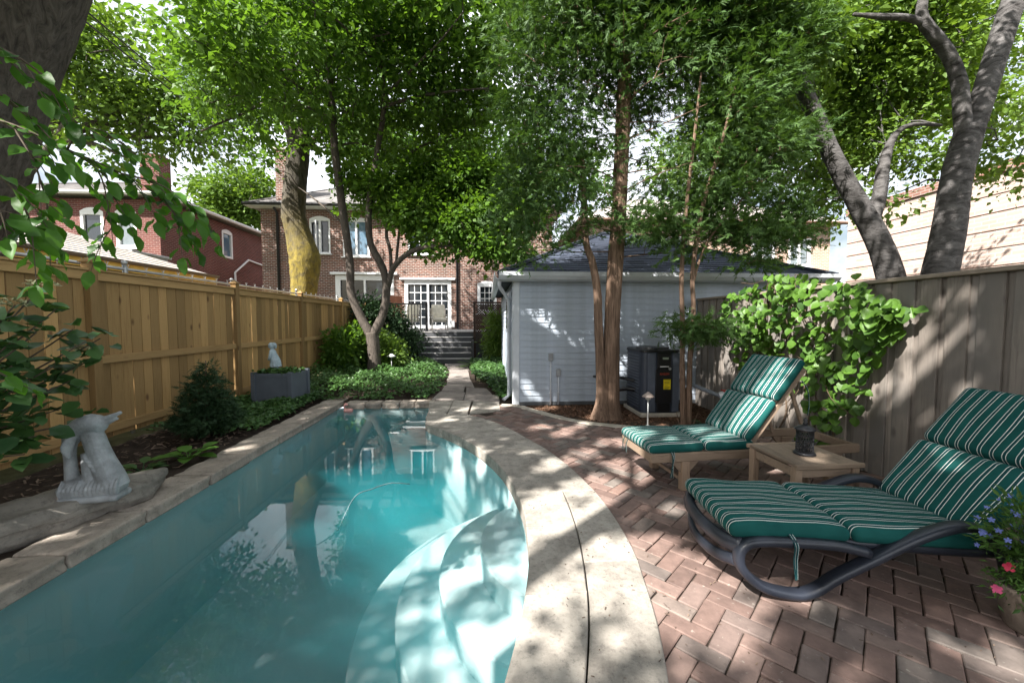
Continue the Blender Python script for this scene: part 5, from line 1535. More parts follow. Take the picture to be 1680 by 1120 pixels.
# pink floating thermometer duck in the far corner of the pool
fl = thing('pool_float', 'small pink bird shaped float in the far left corner of the pool', 'pool float', (-2.3, 6.66, WATER_Z))
M_fl = simple('pink_vinyl', (0.62, 0.30, 0.27), 0.35, 0.5, 0.08)
build(MB().rbox((0.15, 0.09, 0.07), 0.034, None, (-2.3, 6.66, WATER_Z+0.018), 4), 'body', M_fl, fl, True)
build(MB().tube([(-2.35, 6.66, WATER_Z+0.03), (-2.365, 6.66, WATER_Z+0.09), (-2.34, 6.66, WATER_Z+0.125), (-2.31, 6.66, WATER_Z+0.11)], [0.016, 0.013, 0.02, 0.012], 8, 4), 'neck', M_fl, fl, True)
build(MB().tube([(-2.31, 6.66, WATER_Z+0.11), (-2.28, 6.66, WATER_Z+0.095)], [0.010, 0.004], 6), 'beak', M_black, fl)
# thin cleaning hose lying on the pool water
hs = build(MB().tube([(-1.22, 3.22, -0.30), (-1.14, 3.40, -0.104), (-1.04, 3.55, -0.100), (-0.90, 3.68, -0.102), (-0.74, 3.74, -0.14)], 0.005, 8, 6), 'floating_hose', simple('pale_hose', (0.09, 0.15, 0.16), 0.5), None, True)
tag(hs, 'thin pale hose curving across the pool water', 'hose')
# power lines to the house chimney
pw = thing('power_line', 'pair of black overhead wires running through the tree crowns to the chimney', 'wire', (-6.5, 6, 6))
for dz, dx in ((0, 0), (0.22, 0.05)):
    A, B = np.array((-4.5+dx, -2.0, 5.35+dz)), np.array((-9.0+dx, 18.5, 7.75+dz*0.2))
    t = np.linspace(0, 1, 20)[:, None]; P = A*(1-t)+B*t; P[:, 2] -= 0.5*4*(t*(1-t))[:, 0]*0.35
    build(MB().tube(P, 0.014, 6), 'wire', M_black, pw, True)
# sunlit places of the photograph, read off as ground points and as points on things
SPOTS_GROUND = [(620, 745, .5, .25), (700, 780, .35, .2), (520, 830, .35, .12), (640, 900, .2, .1), (780, 1000, .2, .16), (690, 1070, .2, .12), (1040, 765, .40, .22), (1000, 790, .25, .18), (1130, 940, .30, .15), (1060, 905, .15, .12), (1100, 985, .2, .08), (960, 745, .25, .14), (1045, 725, .3, .12), (925, 710, .25, .1), (1180, 985, .15, .08), (650, 810, .5, .2), (560, 760, .3, .2), (915, 760, .26, .13), (955, 795, .18, .10), (885, 700, .2, .10), (870, 740, .12, .08), (905, 815, .16, .12), (935, 855, .24, .17), (1000, 905, .16, .22), (1015, 960, .14, .16), 
    (945, 700, .34, .10), (830, 665, .34, .10), (770, 672, .2, .1), (1005, 722, .25, .09), (1060, 785, .26, .20), (1010, 822, .24, .16), (1120, 835, .1, .08), (1100, 905, .16, .11), (1150, 960, .22, .12), (1085, 1000, .16, .09), (1190, 1050, .14, .09), (1640, 1070, .18, .10), (1310, 965, .14, .08), (1230, 955, .08, .06),
    (590, 785, .42, .2), (700, 730, .30, .14), (640, 700, .25, .1), (820, 790, .16, .12), (860, 840, .14, .1), (760, 1050, .20, .13), (545, 990, .2, .06), (845, 880, .14, .12), (800, 960, .14, .07), (700, 880, .08, .06), (730, 690, .2, .1),
    (640, 625, .55, .35), (700, 628, .35, .25), (590, 652, .35, .2), (560, 660, .2, .2), (775, 640, .25, .15), (750, 615, .3, .2), (400, 735, .16, .06), (60, 885, .24, .06), (230, 772, .14, .04), (130, 855, .14, .04), (690, 655, .25, .1), (1130, 1010, .12, .1), (1060, 940, .12, .1), (930, 960, .12, .08), (1240, 1020, .12, .06), (1020, 760, .2, .1), (980, 680, .3, .1), (1080, 700, .25, .1), (900, 668, .3, .1), (840, 1000, .15, .1), (700, 1010, .12, .2), (640, 780, .25, .12), (780, 740, .2, .12), (500, 760, .15, .06), (810, 615, .25, .2), (800, 640, .15, .1)]
SPOTS_3D = [(2.35, 3.3, .6, .30, .22), (2.5, 3.4, .85, .26, .2), (1.55, 3.25, .4, .14, .12), (2.0, 3.4, .4, .22, .16), (1.4, 3.5, .4, .12, .1),
    (3.4, 5.2, 1.4, .45, .4), (3.4, 4.6, 1.5, .5, .45), (3.4, 4.0, 1.5, .35, .4), (3.45, 4.3, .7, .3, .3), (3.5, 3.25, 1.25, .14, .3), (3.5, 3.0, 1.0, .08, .16), (3.5, 3.6, .6, .14, .2), (3.5, 2.7, 1.3, .06, .1),
    (.75, 6.5, 1.55, .16, .05), (.95, 6.5, 1.5, .14, .05), (.65, 6.5, 1.3, .1, .05), (1.0, 6.5, 1.2, .12, .05), (1.4, 6.5, .5, .24, .06), (2.0, 6.45, .5, .2, .06), (2.1, 6.4, .9, .12, .06), (.7, 6.5, .3, .1, .06), (1.7, 6.5, .25, .1, .1), (2.9, 6.3, 1.0, .12, .08),
    (2.3, 2.62, .45, .10, .08), (2.7, 2.2, .62, .06, .1), (-2.85, 2.95, .3, .10, .05), (-2.8, 3.1, .2, .12, .04), (2.55, 2.0, .7, .05, .08),
    (-7.2, 7.0, 2.7, 1.6, 1.6), (-7.0, 4.8, 2.7, 1.0, 1.0), (-9, 8.5, 2.8, 1.5, 1.5)]
SPECKLES = [(850, 1090, 930, 1118, 34, -.03, .02), (1000, 1280, 800, 1110, 20, -.03, .02), (680, 1000, 660, 900, 26, -.03, .02), (300, 860, 700, 1100, 40, -.02, .04), (20, 480, 690, 900, 10, -.03, .0), (1300, 1680, 960, 1110, 14, -.02, .02), (560, 800, 600, 660, 20, .0, .1), (1040, 1300, 700, 800, 14, -.02, .02)]
# ================================================================== vegetation
cy_, sy_ = math.cos(YAW), math.sin(YAW); cp2, sp2 = math.cos(PITCH), math.sin(PITCH)
V_F = np.array([sy_*cp2, cy_*cp2, -sp2]); V_R = np.array([cy_, -sy_, 0.0]); V_U = np.cross(V_R, V_F)
def at(x, y, Y):
    """point of the measured photograph at distance Y"""
    d = V_F*653+V_R*(x-840)+V_U*(560-y)
    return np.array([0, 0, 1.4])+d*(Y/d[1])

def on_ground(x, y):
    d = V_F*653+V_R*(x-840)+V_U*(560-y); return (d*(-1.4/d[2]))[:2]
def spot(p, rx, ry=None, rot=0.0):
    p = np.array(p, float); q = p[:2]+(p[2]*SUN_SHIFT if len(p) > 2 else 0)
    SUN_SPOTS.append((q[0], q[1], rx, ry or rx, rot))
for x, y, r, r2 in SPOTS_GROUND: spot(on_ground(x, y), r, r2, 0.76)
R_ = np.random.default_rng(3)
for x0, x1, y0, y1, n_, lo, hi in SPECKLES:        # small gaps between leaves
    for k in range(n_): r_ = R_.uniform(lo, hi); spot(on_ground(R_.uniform(x0, x1), R_.uniform(y0, y1)), r_, r_*R_.uniform(.5, 1), R_.random()*3)
for k in range(26): spot((R_.uniform(.5, 3.0), 6.5, R_.uniform(.1, 1.9)), R_.uniform(.0, .06), R_.uniform(-.02, .02), .76)
for k in range(26): spot((3.5, R_.uniform(2.0, 5.5), R_.uniform(.3, 1.6)), R_.uniform(.0, .08), R_.uniform(-.01, .05), .76)
for p in SPOTS_3D: spot(p[:3], p[3], p[4] if len(p) > 4 else None, 0.76)

B_elm = bark('elm_bark', (0.035, 0.030, 0.027), (0.13, 0.115, 0.10), (5, 5, 1.1), 3.2, 1.0)
B_mid = bark('smooth_grey_bark', (0.045, 0.038, 0.032), (0.12, 0.10, 0.085), (7, 7, 2.0), 3.0, 0.5)
B_cedar = bark('cedar_bark', (0.075, 0.048, 0.034), (0.27, 0.18, 0.128), (14, 14, 0.9), 2.6, 0.9)
B_birch = bark('birch_bark', (0.018, 0.016, 0.015), (0.15, 0.142, 0.14), (2.2, 2.2, 4.6), 2.0, 1.0)
B_yellow_low = bark('yellow_low_bark', (0.025, 0.022, 0.018), (0.10, 0.088, 0.07), (4, 4, 1.1), 3.0, 1.0, 0.9, (0.26, 0.20, 0.045))  # patchy yellow low on the trunk, giving way to dark bark higher up
M_twig = simple('twig_bark', (0.09, 0.07, 0.05), 0.9)
LF_dark = leaf_mat('dark_green_leaves', (0.036, 0.088, 0.013), (0.105, 0.205, 0.03), 0.5)
LF_mid = leaf_mat('green_leaves', (0.030, 0.075, 0.012), (0.085, 0.175, 0.028), 0.40)
LF_light = leaf_mat('light_green_leaves', (0.055, 0.115, 0.018), (0.14, 0.235, 0.04), 0.42)
LF_cedar = leaf_mat('cedar_sprays', (0.022, 0.062, 0.016), (0.085, 0.165, 0.040), 0.32, 0.6)
LF_yew = leaf_mat('dark_needles', (0.012, 0.034, 0.014), (0.030, 0.066, 0.024), 0.15, 0.6)
LF_ivy = leaf_mat('ivy_leaves', (0.022, 0.060, 0.018), (0.07, 0.15, 0.04), 0.2, 0.4)
LF_vine = leaf_mat('vine_leaves', (0.026, 0.075, 0.012), (0.10, 0.205, 0.03), 0.35, 0.45)
LF_hyd = leaf_mat('hydrangea_leaves', (0.022, 0.060, 0.022), (0.055, 0.125, 0.035), 0.25, 0.4)
LF_hosta = leaf_mat('hosta_leaves', (0.05, 0.13, 0.02), (0.10, 0.22, 0.035), 0.3, 0.45)
LF_elm = leaf_mat('elm_leaves', (0.025, 0.085, 0.010), (0.075, 0.20, 0.022), 0.42, 0.45)

def crown(tree, blobs, ncl, per, spread, L, W, mat, droop=0.3, flat=0.55, mask=True, twig=0.5, r=0.01, cut=None, name='crown'):
    C, D = blob_points(blobs, ncl)
    if mask: 
        k = ~sunny(C); C, D = C[k], D[k]
    P, T, N, Ls, Ws, ti = sprays(C, D, per, spread, L, W, droop, flat)
    keep = np.ones(len(P), bool)
    if mask: keep &= ~sunny(P)
    if cut is not None: keep &= cut(P)
    P, T, N, Ls, Ws, ti = P[keep], T[keep], N[keep], Ls[keep], Ws[keep], ti[keep]
    o = leaf_object(name, mat, tree.root, [leaf_arrays(P, T, N, Ls, Ws, ti)])
    stuff(o)
    if twig: tree.twigs(C, r, twig, mask)
    return o
def in_view(P, margin=0.0):
    """true where a leaf would hang across the photograph's open middle"""
    q = P-np.array([0, 0, 1.4]); z = q @ V_F
    x = 840+653*(q @ V_R)/np.maximum(z, 0.05); y = 560-653*(q @ V_U)/np.maximum(z, 0.05)
    return (z > 0.05) & (x > -margin) & (x < 1680+margin) & (y > -margin) & (y < 1120+margin)

# --- the big elm on the left: leaning trunk, limbs over the pool, wide crown above the camera
elm = thing('elm_tree', 'huge dark elm trunk leaning in at the top left corner', 'tree', (-6.6, 4.7, 0))
T = Tree(elm, B_elm)
tp = [np.array((-6.9, 4.7, -0.1)), np.array((-6.2, 4.65, 1.2)), at(-70, 350, 4.6), at(-32, 240, 4.6), at(10, 110, 4.6), at(52, 0, 4.6), at(88, -110, 4.55), at(115, -230, 4.4)]
T.limb(tp, [0.55, 0.43, 0.385, 0.375, 0.37, 0.36, 0.35, 0.33], 44, 9, 0.02, 'trunk', 0.030)
top = tp[-1]
for d, l, r in (((0.5, -0.6, 0.9), 4.5, 0.20), ((-0.6, -0.7, 0.9), 4.5, 0.22), ((0.1, -1.0, 0.55), 6.5, 0.22), ((-0.9, -0.2, 0.8), 4.0, 0.18), ((0.8, 0.1, 0.9), 3.4, 0.17), ((-0.3, -1.0, 0.9), 6.0, 0.2), ((0.55, -1.0, 0.5), 6.0, 0.18)):
    d = unit(np.array(d)); 
    T.limb([top-np.array((0, 0, 0.5)), top+d*l*0.35+np.array((0, 0, .1)), top+d*l*0.7+rng.normal(0, .15, 3), top+d*l], [r*1.3, r, r*0.7, r*0.3], 9, 4)
elm_blobs = [(-4.5, 0.6, 7.6, 3.2, 3.0, 1.5), (-7.0, 1.0, 7.3, 2.6, 3.2, 1.5), (-2.4, 1.2, 7.2, 2.2, 2.4, 1.3), (-5, -2.6, 7.4, 3.6, 2.6, 1.6), (-1.6, -1.8, 7.0, 2.4, 2.4, 1.3), (-8.2, -2, 7.3, 2.4, 2.8, 1.4), (-5.4, 3.6, 7.6, 1.9, 1.5, 1.1)]
crown(T, elm_blobs, 1500, 52, 0.27, 0.12, 0.065, LF_mid, 0.25, 0.45, True, 0.28, 0.012)
T.done()

# --- shade tree standing in the bed left of the camera: its trunk throws the dark bar across the rim
shade = thing('shade_tree', 'tall straight shade tree in the left bed, unseen crown widened to shade the patio', 'tree', (-3.45, -1.39, 0))
T = Tree(shade, B_elm)
T.limb([(-3.45, -1.39, -0.05), (-3.44, -1.36, 2.0), (-3.46, -1.39, 4.2), (-3.42, -1.37, 6.3), (-3.4, -1.4, 8.2)], [0.16, 0.125, 0.11, 0.095, 0.05], 14, 5, 0.02, 'trunk')
for a in (0.4, 1.6, 2.7, 3.9, 5.2):
    T.limb([(-3.42, -1.38, 6.2+a*0.2), (-3.42+0.9*math.cos(a), -1.38+0.9*math.sin(a), 7.0+a*0.15), (-3.42+2.0*math.cos(a), -1.38+2.0*math.sin(a), 7.5+a*0.15)], [0.04, 0.032, 0.015], 7, 4)
for a, l in ((-0.35, 5.5), (-0.05, 6.5), (0.25, 5.5)):  # long limbs added out of view to carry the crown over the patio
    T.limb([(-3.4, -1.38, 6.6), (-3.4+l*.3*math.cos(a), -1.02+l*.3*math.sin(a), 7.0), (-3.4+l*.65*math.cos(a), -1.02+l*.65*math.sin(a), 7.1), (-3.4+l*math.cos(a), -1.02+l*math.sin(a), 7.1)], [0.05, 0.045, 0.035, 0.015], 8, 4)
crown(T, [(-3.4, -1.3, 7.6, 2.2, 2.0, 1.1), (-2.0, -0.2, 6.2, 1.5, 1.3, 0.8), (-0.6, -2.6, 6.6, 1.9, 1.8, 0.9), (0.6, -0.8, 7.2, 1.9, 1.8, 0.9), (-0.2, 0.6, 7.6, 1.6, 1.2, 0.8), (2.6, -1.6, 6.6, 2.0, 2.2, 1.0), (4.2, -0.6, 6.4, 1.8, 1.9, 0.9), (2.0, 0.4, 7.3, 1.6, 1.1, 0.7), (4.6, 0.9, 6.6, 1.5, 1.3, 0.8), (4.8, 2.4, 7.2, 1.6, 1.3, 0.8), (-2.4, -3.7, 7.0, 2.0, 1.7, 1.0), (-0.7, -4.2, 7.0, 2.0, 1.6, 0.9), (0.8, -2.9, 6.8, 1.6, 1.4, 0.8), (1.2, 1.0, 6.9, 2.0, 1.4, 0.7), (3.4, 1.3, 6.9, 2.0, 1.4, 0.7)], 3300, 40, 0.27, 0.11, 0.06, LF_mid, 0.3, 0.5, True, 0.3, 0.01)  # unseen crown, widened well past the trunk to darken the patio
T.done()

# --- spreading multi-stemmed tree in the ivy
ct = thing('spreading_tree', 'multi stemmed shade tree rising from the ivy at the end of the pool', 'tree', (-3.0, 10.9, 0))
T = Tree(ct, B_mid)
Yc = 10.9
A = lambda x, y, dy=0.0: at(x, y, Yc+dy)
base = A(614, 612)
T.limb([base-np.array((0, 0, .2)), A(614, 590), A(612, 560), A(610, 545)], [0.22, 0.175, 0.165, 0.165], 14, 5, 0.02, 'trunk')
T.limb([A(610, 552), A(592, 520), A(576, 480), A(574, 430), A(566, 370), A(556, 300), A(548, 230), A(545, 175, -.2), A(540, 110, -.5), A(530, 40, -.9), A(520, -40, -1.3)], [0.135, 0.115, 0.105, 0.10, 0.10, 0.098, 0.095, 0.085, 0.07, 0.055, 0.04], 11, 4, 0.03)
T.limb([A(611, 552), A(628, 515), A(634, 475), A(628, 440), A(608, 400, .05), A(605, 350, .05), A(612, 290), A(622, 230), A(630, 175, -.3), A(625, 110, -.6), A(610, 30, -1.0)], [0.13, 0.11, 0.105, 0.10, 0.09, 0.085, 0.08, 0.07, 0.06, 0.045, 0.03], 11, 4, 0.03)
T.limb([A(636, 470), A(645, 440, -.1), A(664, 420, -.3), A(690, 407, -.5), A(720, 404, -.7), A(760, 396, -.8), A(810, 370, -.9)], [0.085, 0.075, 0.07, 0.06, 0.05, 0.035, 0.02], 9, 4, 0.03)
T.limb([A(642, 445), A(640, 410, .1), A(634, 380, .2), A(645, 320, .3), A(654, 280, .3), A(690, 240, .2), A(760, 225, 0)], [0.05, 0.048, 0.045, 0.045, 0.04, 0.03, 0.015], 8, 4)
T.limb([A(650, 432), A(655, 380, .2), A(664, 320, .4), A(655, 280, .5)], [0.04, 0.036, 0.03, 0.02], 8, 4)
for pts, r in ((((545, 175, -.2), (510, 155, -.6), (470, 125, -1.2), (420, 85, -2), (360, 50, -2.8)), 0.06), (((546, 190, -.2), (500, 175, -.4), (450, 165, -1.0), (390, 190, -1.6), (330, 215, -2.0)), 0.055),
               (((541, 110, -.5), (500, 60, -1.3), (470, 10, -2.0)), 0.05), (((540, 100, -.5), (580, 70, -1.0), (640, 55, -1.6)), 0.05), (((630, 175, -.3), (680, 160, -.8), (740, 150, -1.2), (800, 145, -1.5)), 0.05),
               (((628, 160, -.3), (670, 120, -1.0), (720, 70, -1.8), (760, 20, -2.5)), 0.045), (((550, 240), (590, 235, .3), (640, 250, .8)), 0.035), (((566, 370), (520, 330, .5), (480, 300, 1.0)), 0.035), (((622, 110, -.6), (560, 40, -2), (480, -20, -3.4)), 0.04)):
    T.limb([A(*p) for p in pts], list(np.linspace(r, r*0.3, len(pts))), 7, 4)
def Bl(x, y, Y, r, ry=None, rz=None):
    p = at(x, y, Y); return (p[0], p[1], p[2], r, ry or r*0.8, rz or r*0.7)
ct_blobs = [Bl(560, 60, 9.6, 2.3), Bl(440, 60, 8.6, 1.8), Bl(330, 90, 8.0, 1.3, None, .7), Bl(700, 80, 9.8, 2.2), Bl(800, 100, 10.0, 1.7), Bl(640, 180, 10.8, 2.0), Bl(760, 220, 10.6, 1.9), Bl(830, 260, 10.6, 1.3), Bl(480, 170, 9.8, 1.6, None, 1.0), Bl(400, 165, 9.0, 1.1, None, .7),
            Bl(700, 300, 10.8, 1.3), Bl(780, 350, 10.4, 1.2, None, .7), Bl(850, 350, 10.3, 0.9), Bl(590, 270, 11.3, 1.1), Bl(760, 395, 10.2, 0.8, None, .4), Bl(560, -40, 8.8, 2.4, None, 1.2), Bl(760, -30, 9.0, 2.2, None, 1.2), Bl(350, 0, 7.6, 1.6, None, 1.0), Bl(640, 360, 11.4, .6, None, .4), Bl(520, 280, 11.4, 0.7, None, .5), Bl(700, 350, 10.6, 1.2, None, .7), Bl(820, 400, 10.2, .9, None, .5), Bl(690, 390, 10.9, .6, None, .4), Bl(620, 320, 11.4, .8, None, .5), Bl(860, 430, 10.2, .5, None, .3), Bl(560, 330, 11.5, .5, None, .35), Bl(430, 260, 10.5, .5, None, .3)]
def clear_stems(P):
    q = P-np.array([0, 0, 1.4]); z = q @ V_F
    return ~((P[:, 1] < 11.0) & (np.abs(P[:, 0]+3.45) < 1.5) & (P[:, 2] < 8) & (P[:, 1] > 8.5) & (rng.random(len(P)) < 0.72))
crown(T, [(b[0], b[1]+0.5, b[2], b[3], b[4], b[5]) for b in ct_blobs], 1050, 48, 0.20, 0.122, 0.086, LF_dark, 0.35, 0.5, True, 0.5, 0.009, clear_stems)
crown(T, [Bl(700, 345, 10.5, .9, None, .5), Bl(760, 370, 10.2, .9, None, .45), Bl(830, 350, 10.2, .9, None, .5), Bl(840, 410, 10.0, .6, None, .3), Bl(780, 300, 10.6, 1.1, None, .6), Bl(690, 300, 11.0, .8), Bl(730, 410, 10.2, .4, None, .2), Bl(640, 310, 11.0, .8), Bl(800, 400, 10.1, .7, None, .35), Bl(600, 300, 11.3, .6), Bl(680, 360, 10.8, .7, None, .4)], 520, 46, 0.2, 0.115, 0.08, LF_dark, 0.4, 0.5, True, 0.4, 0.008, None, 'lower_crown')
T.done()

# --- cedar in front of the garage
ced = thing('cedar_tree', 'tall cedar with a reddish double trunk in front of the garage wall', 'tree', (1.68, 5.62, 0))
T = Tree(ced, B_cedar)
Cc = lambda x, y, dy=0.0: at(x, y, 5.65+dy)
T.limb([Cc(1000, 694), Cc(1000, 670), Cc(1002, 620), Cc(1004, 540), Cc(1008, 460), Cc(1014, 380), Cc(1018, 300), Cc(1022, 200), Cc(1026, 100), Cc(1028, 0), Cc(1030, -200)], [0.22, 0.15, 0.122, 0.112, 0.108, 0.104, 0.10, 0.10, 0.09, 0.08, 0.04], 28, 8, 0.05, 'trunk', 0.045)
T.limb([Cc(985, 694, -.05), Cc(988, 660, -.05), Cc(985, 600, -.03), Cc(982, 540), Cc(980, 480), Cc(972, 430), Cc(962, 400), Cc(958, 340), Cc(955, 240)], [0.18, 0.10, 0.068, 0.06, 0.056, 0.05, 0.046, 0.04, 0.02], 20, 8, 0.05, 'trunk', 0.05)
for i in range(60):
    z = 2.3+i*0.09; a = i*2.4; l = 1.15*(1-0.05*(z-2.3))*(0.7+0.5*rng.random())
    p = np.array((1.84+0.03*(z-2), 5.66, z)); d = np.array((math.cos(a), math.sin(a), 0))
    T.limb([p, p+d*l*0.5+np.array((0, 0, 0.06)), p+d*l+np.array((0, 0, -0.05+0.2*rng.random()))], [0.011, 0.008, 0.003], 5, 3)
def conifer(tree, blobs, n, mat, L=0.16, droop=0.35, name='crown', mask=True, sp=(0.13, 0.07)):
    """flat fans of scale leaves, set along short hanging twigs"""
    C, D = blob_points(blobs, n)
    if mask: k = ~sunny(C); C, D = C[k], D[k]
    per = 7
    c = np.repeat(C, per, 0)+rng.normal(size=(len(C)*per, 3))*np.array([sp[0], sp[0], sp[1]]); d = np.repeat(D, per, 0)
    ax = unit(d*np.array([1, 1, 0.2])+rng.normal(size=c.shape)*0.5-np.array([0, 0, droop]))
    nm = unit(rng.normal(size=c.shape)*0.6+np.array([0, 0, 0.8])); nm = unit(nm-ax*np.sum(nm*ax, 1, keepdims=True)); sd = np.cross(ax, nm)
    tint0 = np.repeat(rng.random(len(C))*0.6, per)+rng.random(len(c))*0.3
    out = []
    for t, s, l in ((0.0, 0.0, 1.0), (0.12, 0.75, 0.55), (0.12, -0.75, 0.55), (0.38, 0.65, 0.45), (0.38, -0.65, 0.45), (0.62, 0.5, 0.32), (0.62, -0.5, 0.32)):
        Lc = L*(0.7+0.6*rng.random(len(c)))
        P = c+ax*(Lc*t)[:, None]; Td = unit(ax+sd*s)
        out.append(leaf_arrays(P, Td, nm, Lc*l, Lc*l*0.17, np.clip(tint0, 0, 1)))
    o = leaf_object(name, mat, tree.root, out); stuff(o)
    return C
def BC(x, y, Y, r, rz=None): 
    p = at(x, y, Y); return (p[0], p[1], p[2], r, r, rz or r*0.75)
ced_blobs = [BC(900, 30, 5.6, .75), BC(870, 130, 5.6, .65), BC(890, 220, 5.6, .62), BC(865, 310, 5.7, .45), BC(900, 360, 5.6, .42), BC(855, 400, 5.9, .28, .18), BC(960, 60, 5.8, .8), BC(950, 160, 5.7, .6), BC(935, 290, 5.5, .5), BC(960, 370, 5.5, .3), BC(1050, 50, 5.8, .7), BC(1100, 110, 5.5, .75), BC(1060, 170, 5.9, .45), BC(1110, 20, 5.6, .8), BC(980, -60, 5.8, 1.2), BC(1120, -50, 5.6, 1.1), BC(1170, 90, 5.8, .6), BC(1000, 120, 6.0, .45), BC(1040, 360, 5.6, .30, .16), BC(985, 225, 5.9, .35), BC(1060, 260, 6.1, .25), BC(835, 370, 5.9, .35), BC(845, 300, 5.8, .4), BC(870, 425, 5.9, .22, .14), BC(920, 395, 5.6, .3, .18), BC(885, 405, 5.6, .3, .2), BC(1080, 385, 5.3, .3, .2), BC(1045, 400, 5.5, .2, .15), BC(850, 340, 5.7, .4), BC(980, 330, 5.3, .28), BC(1015, 240, 5.3, .3), BC(1000, 60, 5.3, .5), BC(1070, 330, 5.6, .25), BC(940, 230, 5.6, .5)]
CC = conifer(T, ced_blobs, 3400, LF_cedar, 0.14)
T.twigs(CC, 0.004, 0.25)
T.done()

# --- slender cedar with bare stems right of the heater
yw = thing('slender_cedar', 'slender cedar with two thin bare stems right of the pool heater', 'tree', (2.62, 5.08, 0))
T = Tree(yw, B_cedar)
Yy = lambda x, y, dy=0.0: at(x, y, 5.08+dy)
T.limb([Yy(1122, 706), Yy(1121, 660), Yy(1119, 600), Yy(1120, 540), Yy(1118, 470), Yy(1121, 400), Yy(1128, 320), Yy(1140, 220), Yy(1150, 120)], [0.05, 0.04, 0.034, 0.03, 0.028, 0.026, 0.024, 0.02, 0.012], 10, 5, 0.06, 'stem')
T.limb([Yy(1128, 706), Yy(1130, 650), Yy(1132, 590), Yy(1138, 520), Yy(1136, 460), Yy(1142, 400), Yy(1155, 330), Yy(1185, 230), Yy(1210, 130)], [0.045, 0.04, 0.034, 0.03, 0.03, 0.03, 0.026, 0.02, 0.012], 10, 5, 0.06, 'stem')
T.limb([Yy(1136, 470), Yy(1150, 420), Yy(1172, 380), Yy(1215, 330), Yy(1260, 290)], [0.018, 0.016, 0.014, 0.011, 0.006], 8, 4)
T.limb([Yy(1118, 705), Yy(1113, 690), Yy(1110, 676)], [0.012, 0.009, 0.003], 5, 3); T.limb([Yy(1133, 705), Yy(1140, 690), Yy(1145, 676)], [0.012, 0.009, 0.003], 5, 3)
sl_blobs = [BC(1190, 190, 5.4, .55), BC(1240, 250, 5.3, .5), BC(1150, 250, 5.3, .40), BC(1200, 310, 5.2, .40), BC(1280, 330, 5.4, .35), BC(1250, 380, 5.2, .30), BC(1130, 330, 5.4, .28), BC(1230, 130, 5.5, .6), BC(1280, 60, 5.6, .6), BC(1200, 20, 5.6, .8), BC(1290, 230, 5.5, .4), BC(1240, 430, 5.1, .26, .16), BC(1140, 415, 5.0, .28, .18), BC(1205, 445, 5.0, .28, .16), BC(1170, 460, 4.9, .2, .1), BC(1235, 475, 4.9, .16, .08), BC(1110, 380, 5.1, .25), BC(1070, 360, 5.2, .35), BC(1160, 340, 5.3, .45), BC(1210, 380, 5.2, .4), BC(1270, 400, 5.3, .35), BC(1300, 370, 5.4, .35), BC(1090, 300, 5.4, .3), BC(1180, 390, 5.2, .22), BC(1150, 540, 5.0, .36, .12), BC(1112, 548, 5.0, .2, .10), BC(1192, 538, 4.9, .22, .10), BC(1160, 550, 4.9, .3, .10), BC(1130, 530, 5.0, .25, .1), BC(1150, 540, 5.0, .36, .12)]
CC = conifer(T, sl_blobs, 3000, LF_cedar, 0.13, 0.25)
T.twigs(CC, 0.004, 0.3)
T.done()

# --- birches behind the right fence
def birch(name_label, base, stems, blobs, ncl, loc):
    b = thing('birch_tree', name_label, 'tree', loc, 'birch trees behind the weathered fence')
    T = Tree(b, B_birch)
    for i, (pts, rad) in enumerate(stems): T.limb(pts, rad, 28, 8, 0.04, 'trunk' if i == 0 else 'limb', 0.028)
    crown(T, blobs, ncl, 40, 0.20, 0.085, 0.060, LF_light, 0.5, 0.6, True, 0.5, 0.008)
    T.done(); return b
BA = lambda x, y, dy=0.0: at(x, y, 5.5+dy)
birch('grey birch leaning left behind the weathered fence', None,
      [([(6.1, 5.5, -0.1), BA(1475, 540), BA(1462, 460), BA(1440, 395), BA(1408, 335), BA(1370, 265), BA(1340, 195), BA(1312, 130), BA(1290, 70), BA(1262, 10), BA(1230, -60)], [0.19, 0.17, 0.158, 0.145, 0.128, 0.112, 0.102, 0.095, 0.085, 0.075, 0.05]),
       ([BA(1430, 370), BA(1443, 320), BA(1450, 270), BA(1466, 225), BA(1495, 205), BA(1545, 206)], [0.085, 0.085, 0.07, 0.045, 0.03, 0.015])],
      [BC(1300, 90, 6.2, .8), BC(1340, 40, 6.6, 1.0), BC(1400, 100, 7.0, 1.2), BC(1420, 200, 7.0, .9), BC(1360, 290, 6.6, .55), BC(1400, 340, 6.4, .35), BC(1300, 200, 6.6, .5), BC(1330, 340, 6.5, .45), BC(1420, -10, 7.0, 1.2), BC(1290, 280, 6.6, .5), BC(1380, 220, 7.2, .8)], 640, (6.1, 5.5, 0))
BB = lambda x, y, dy=0.0: at(x, y, 5.0+dy)
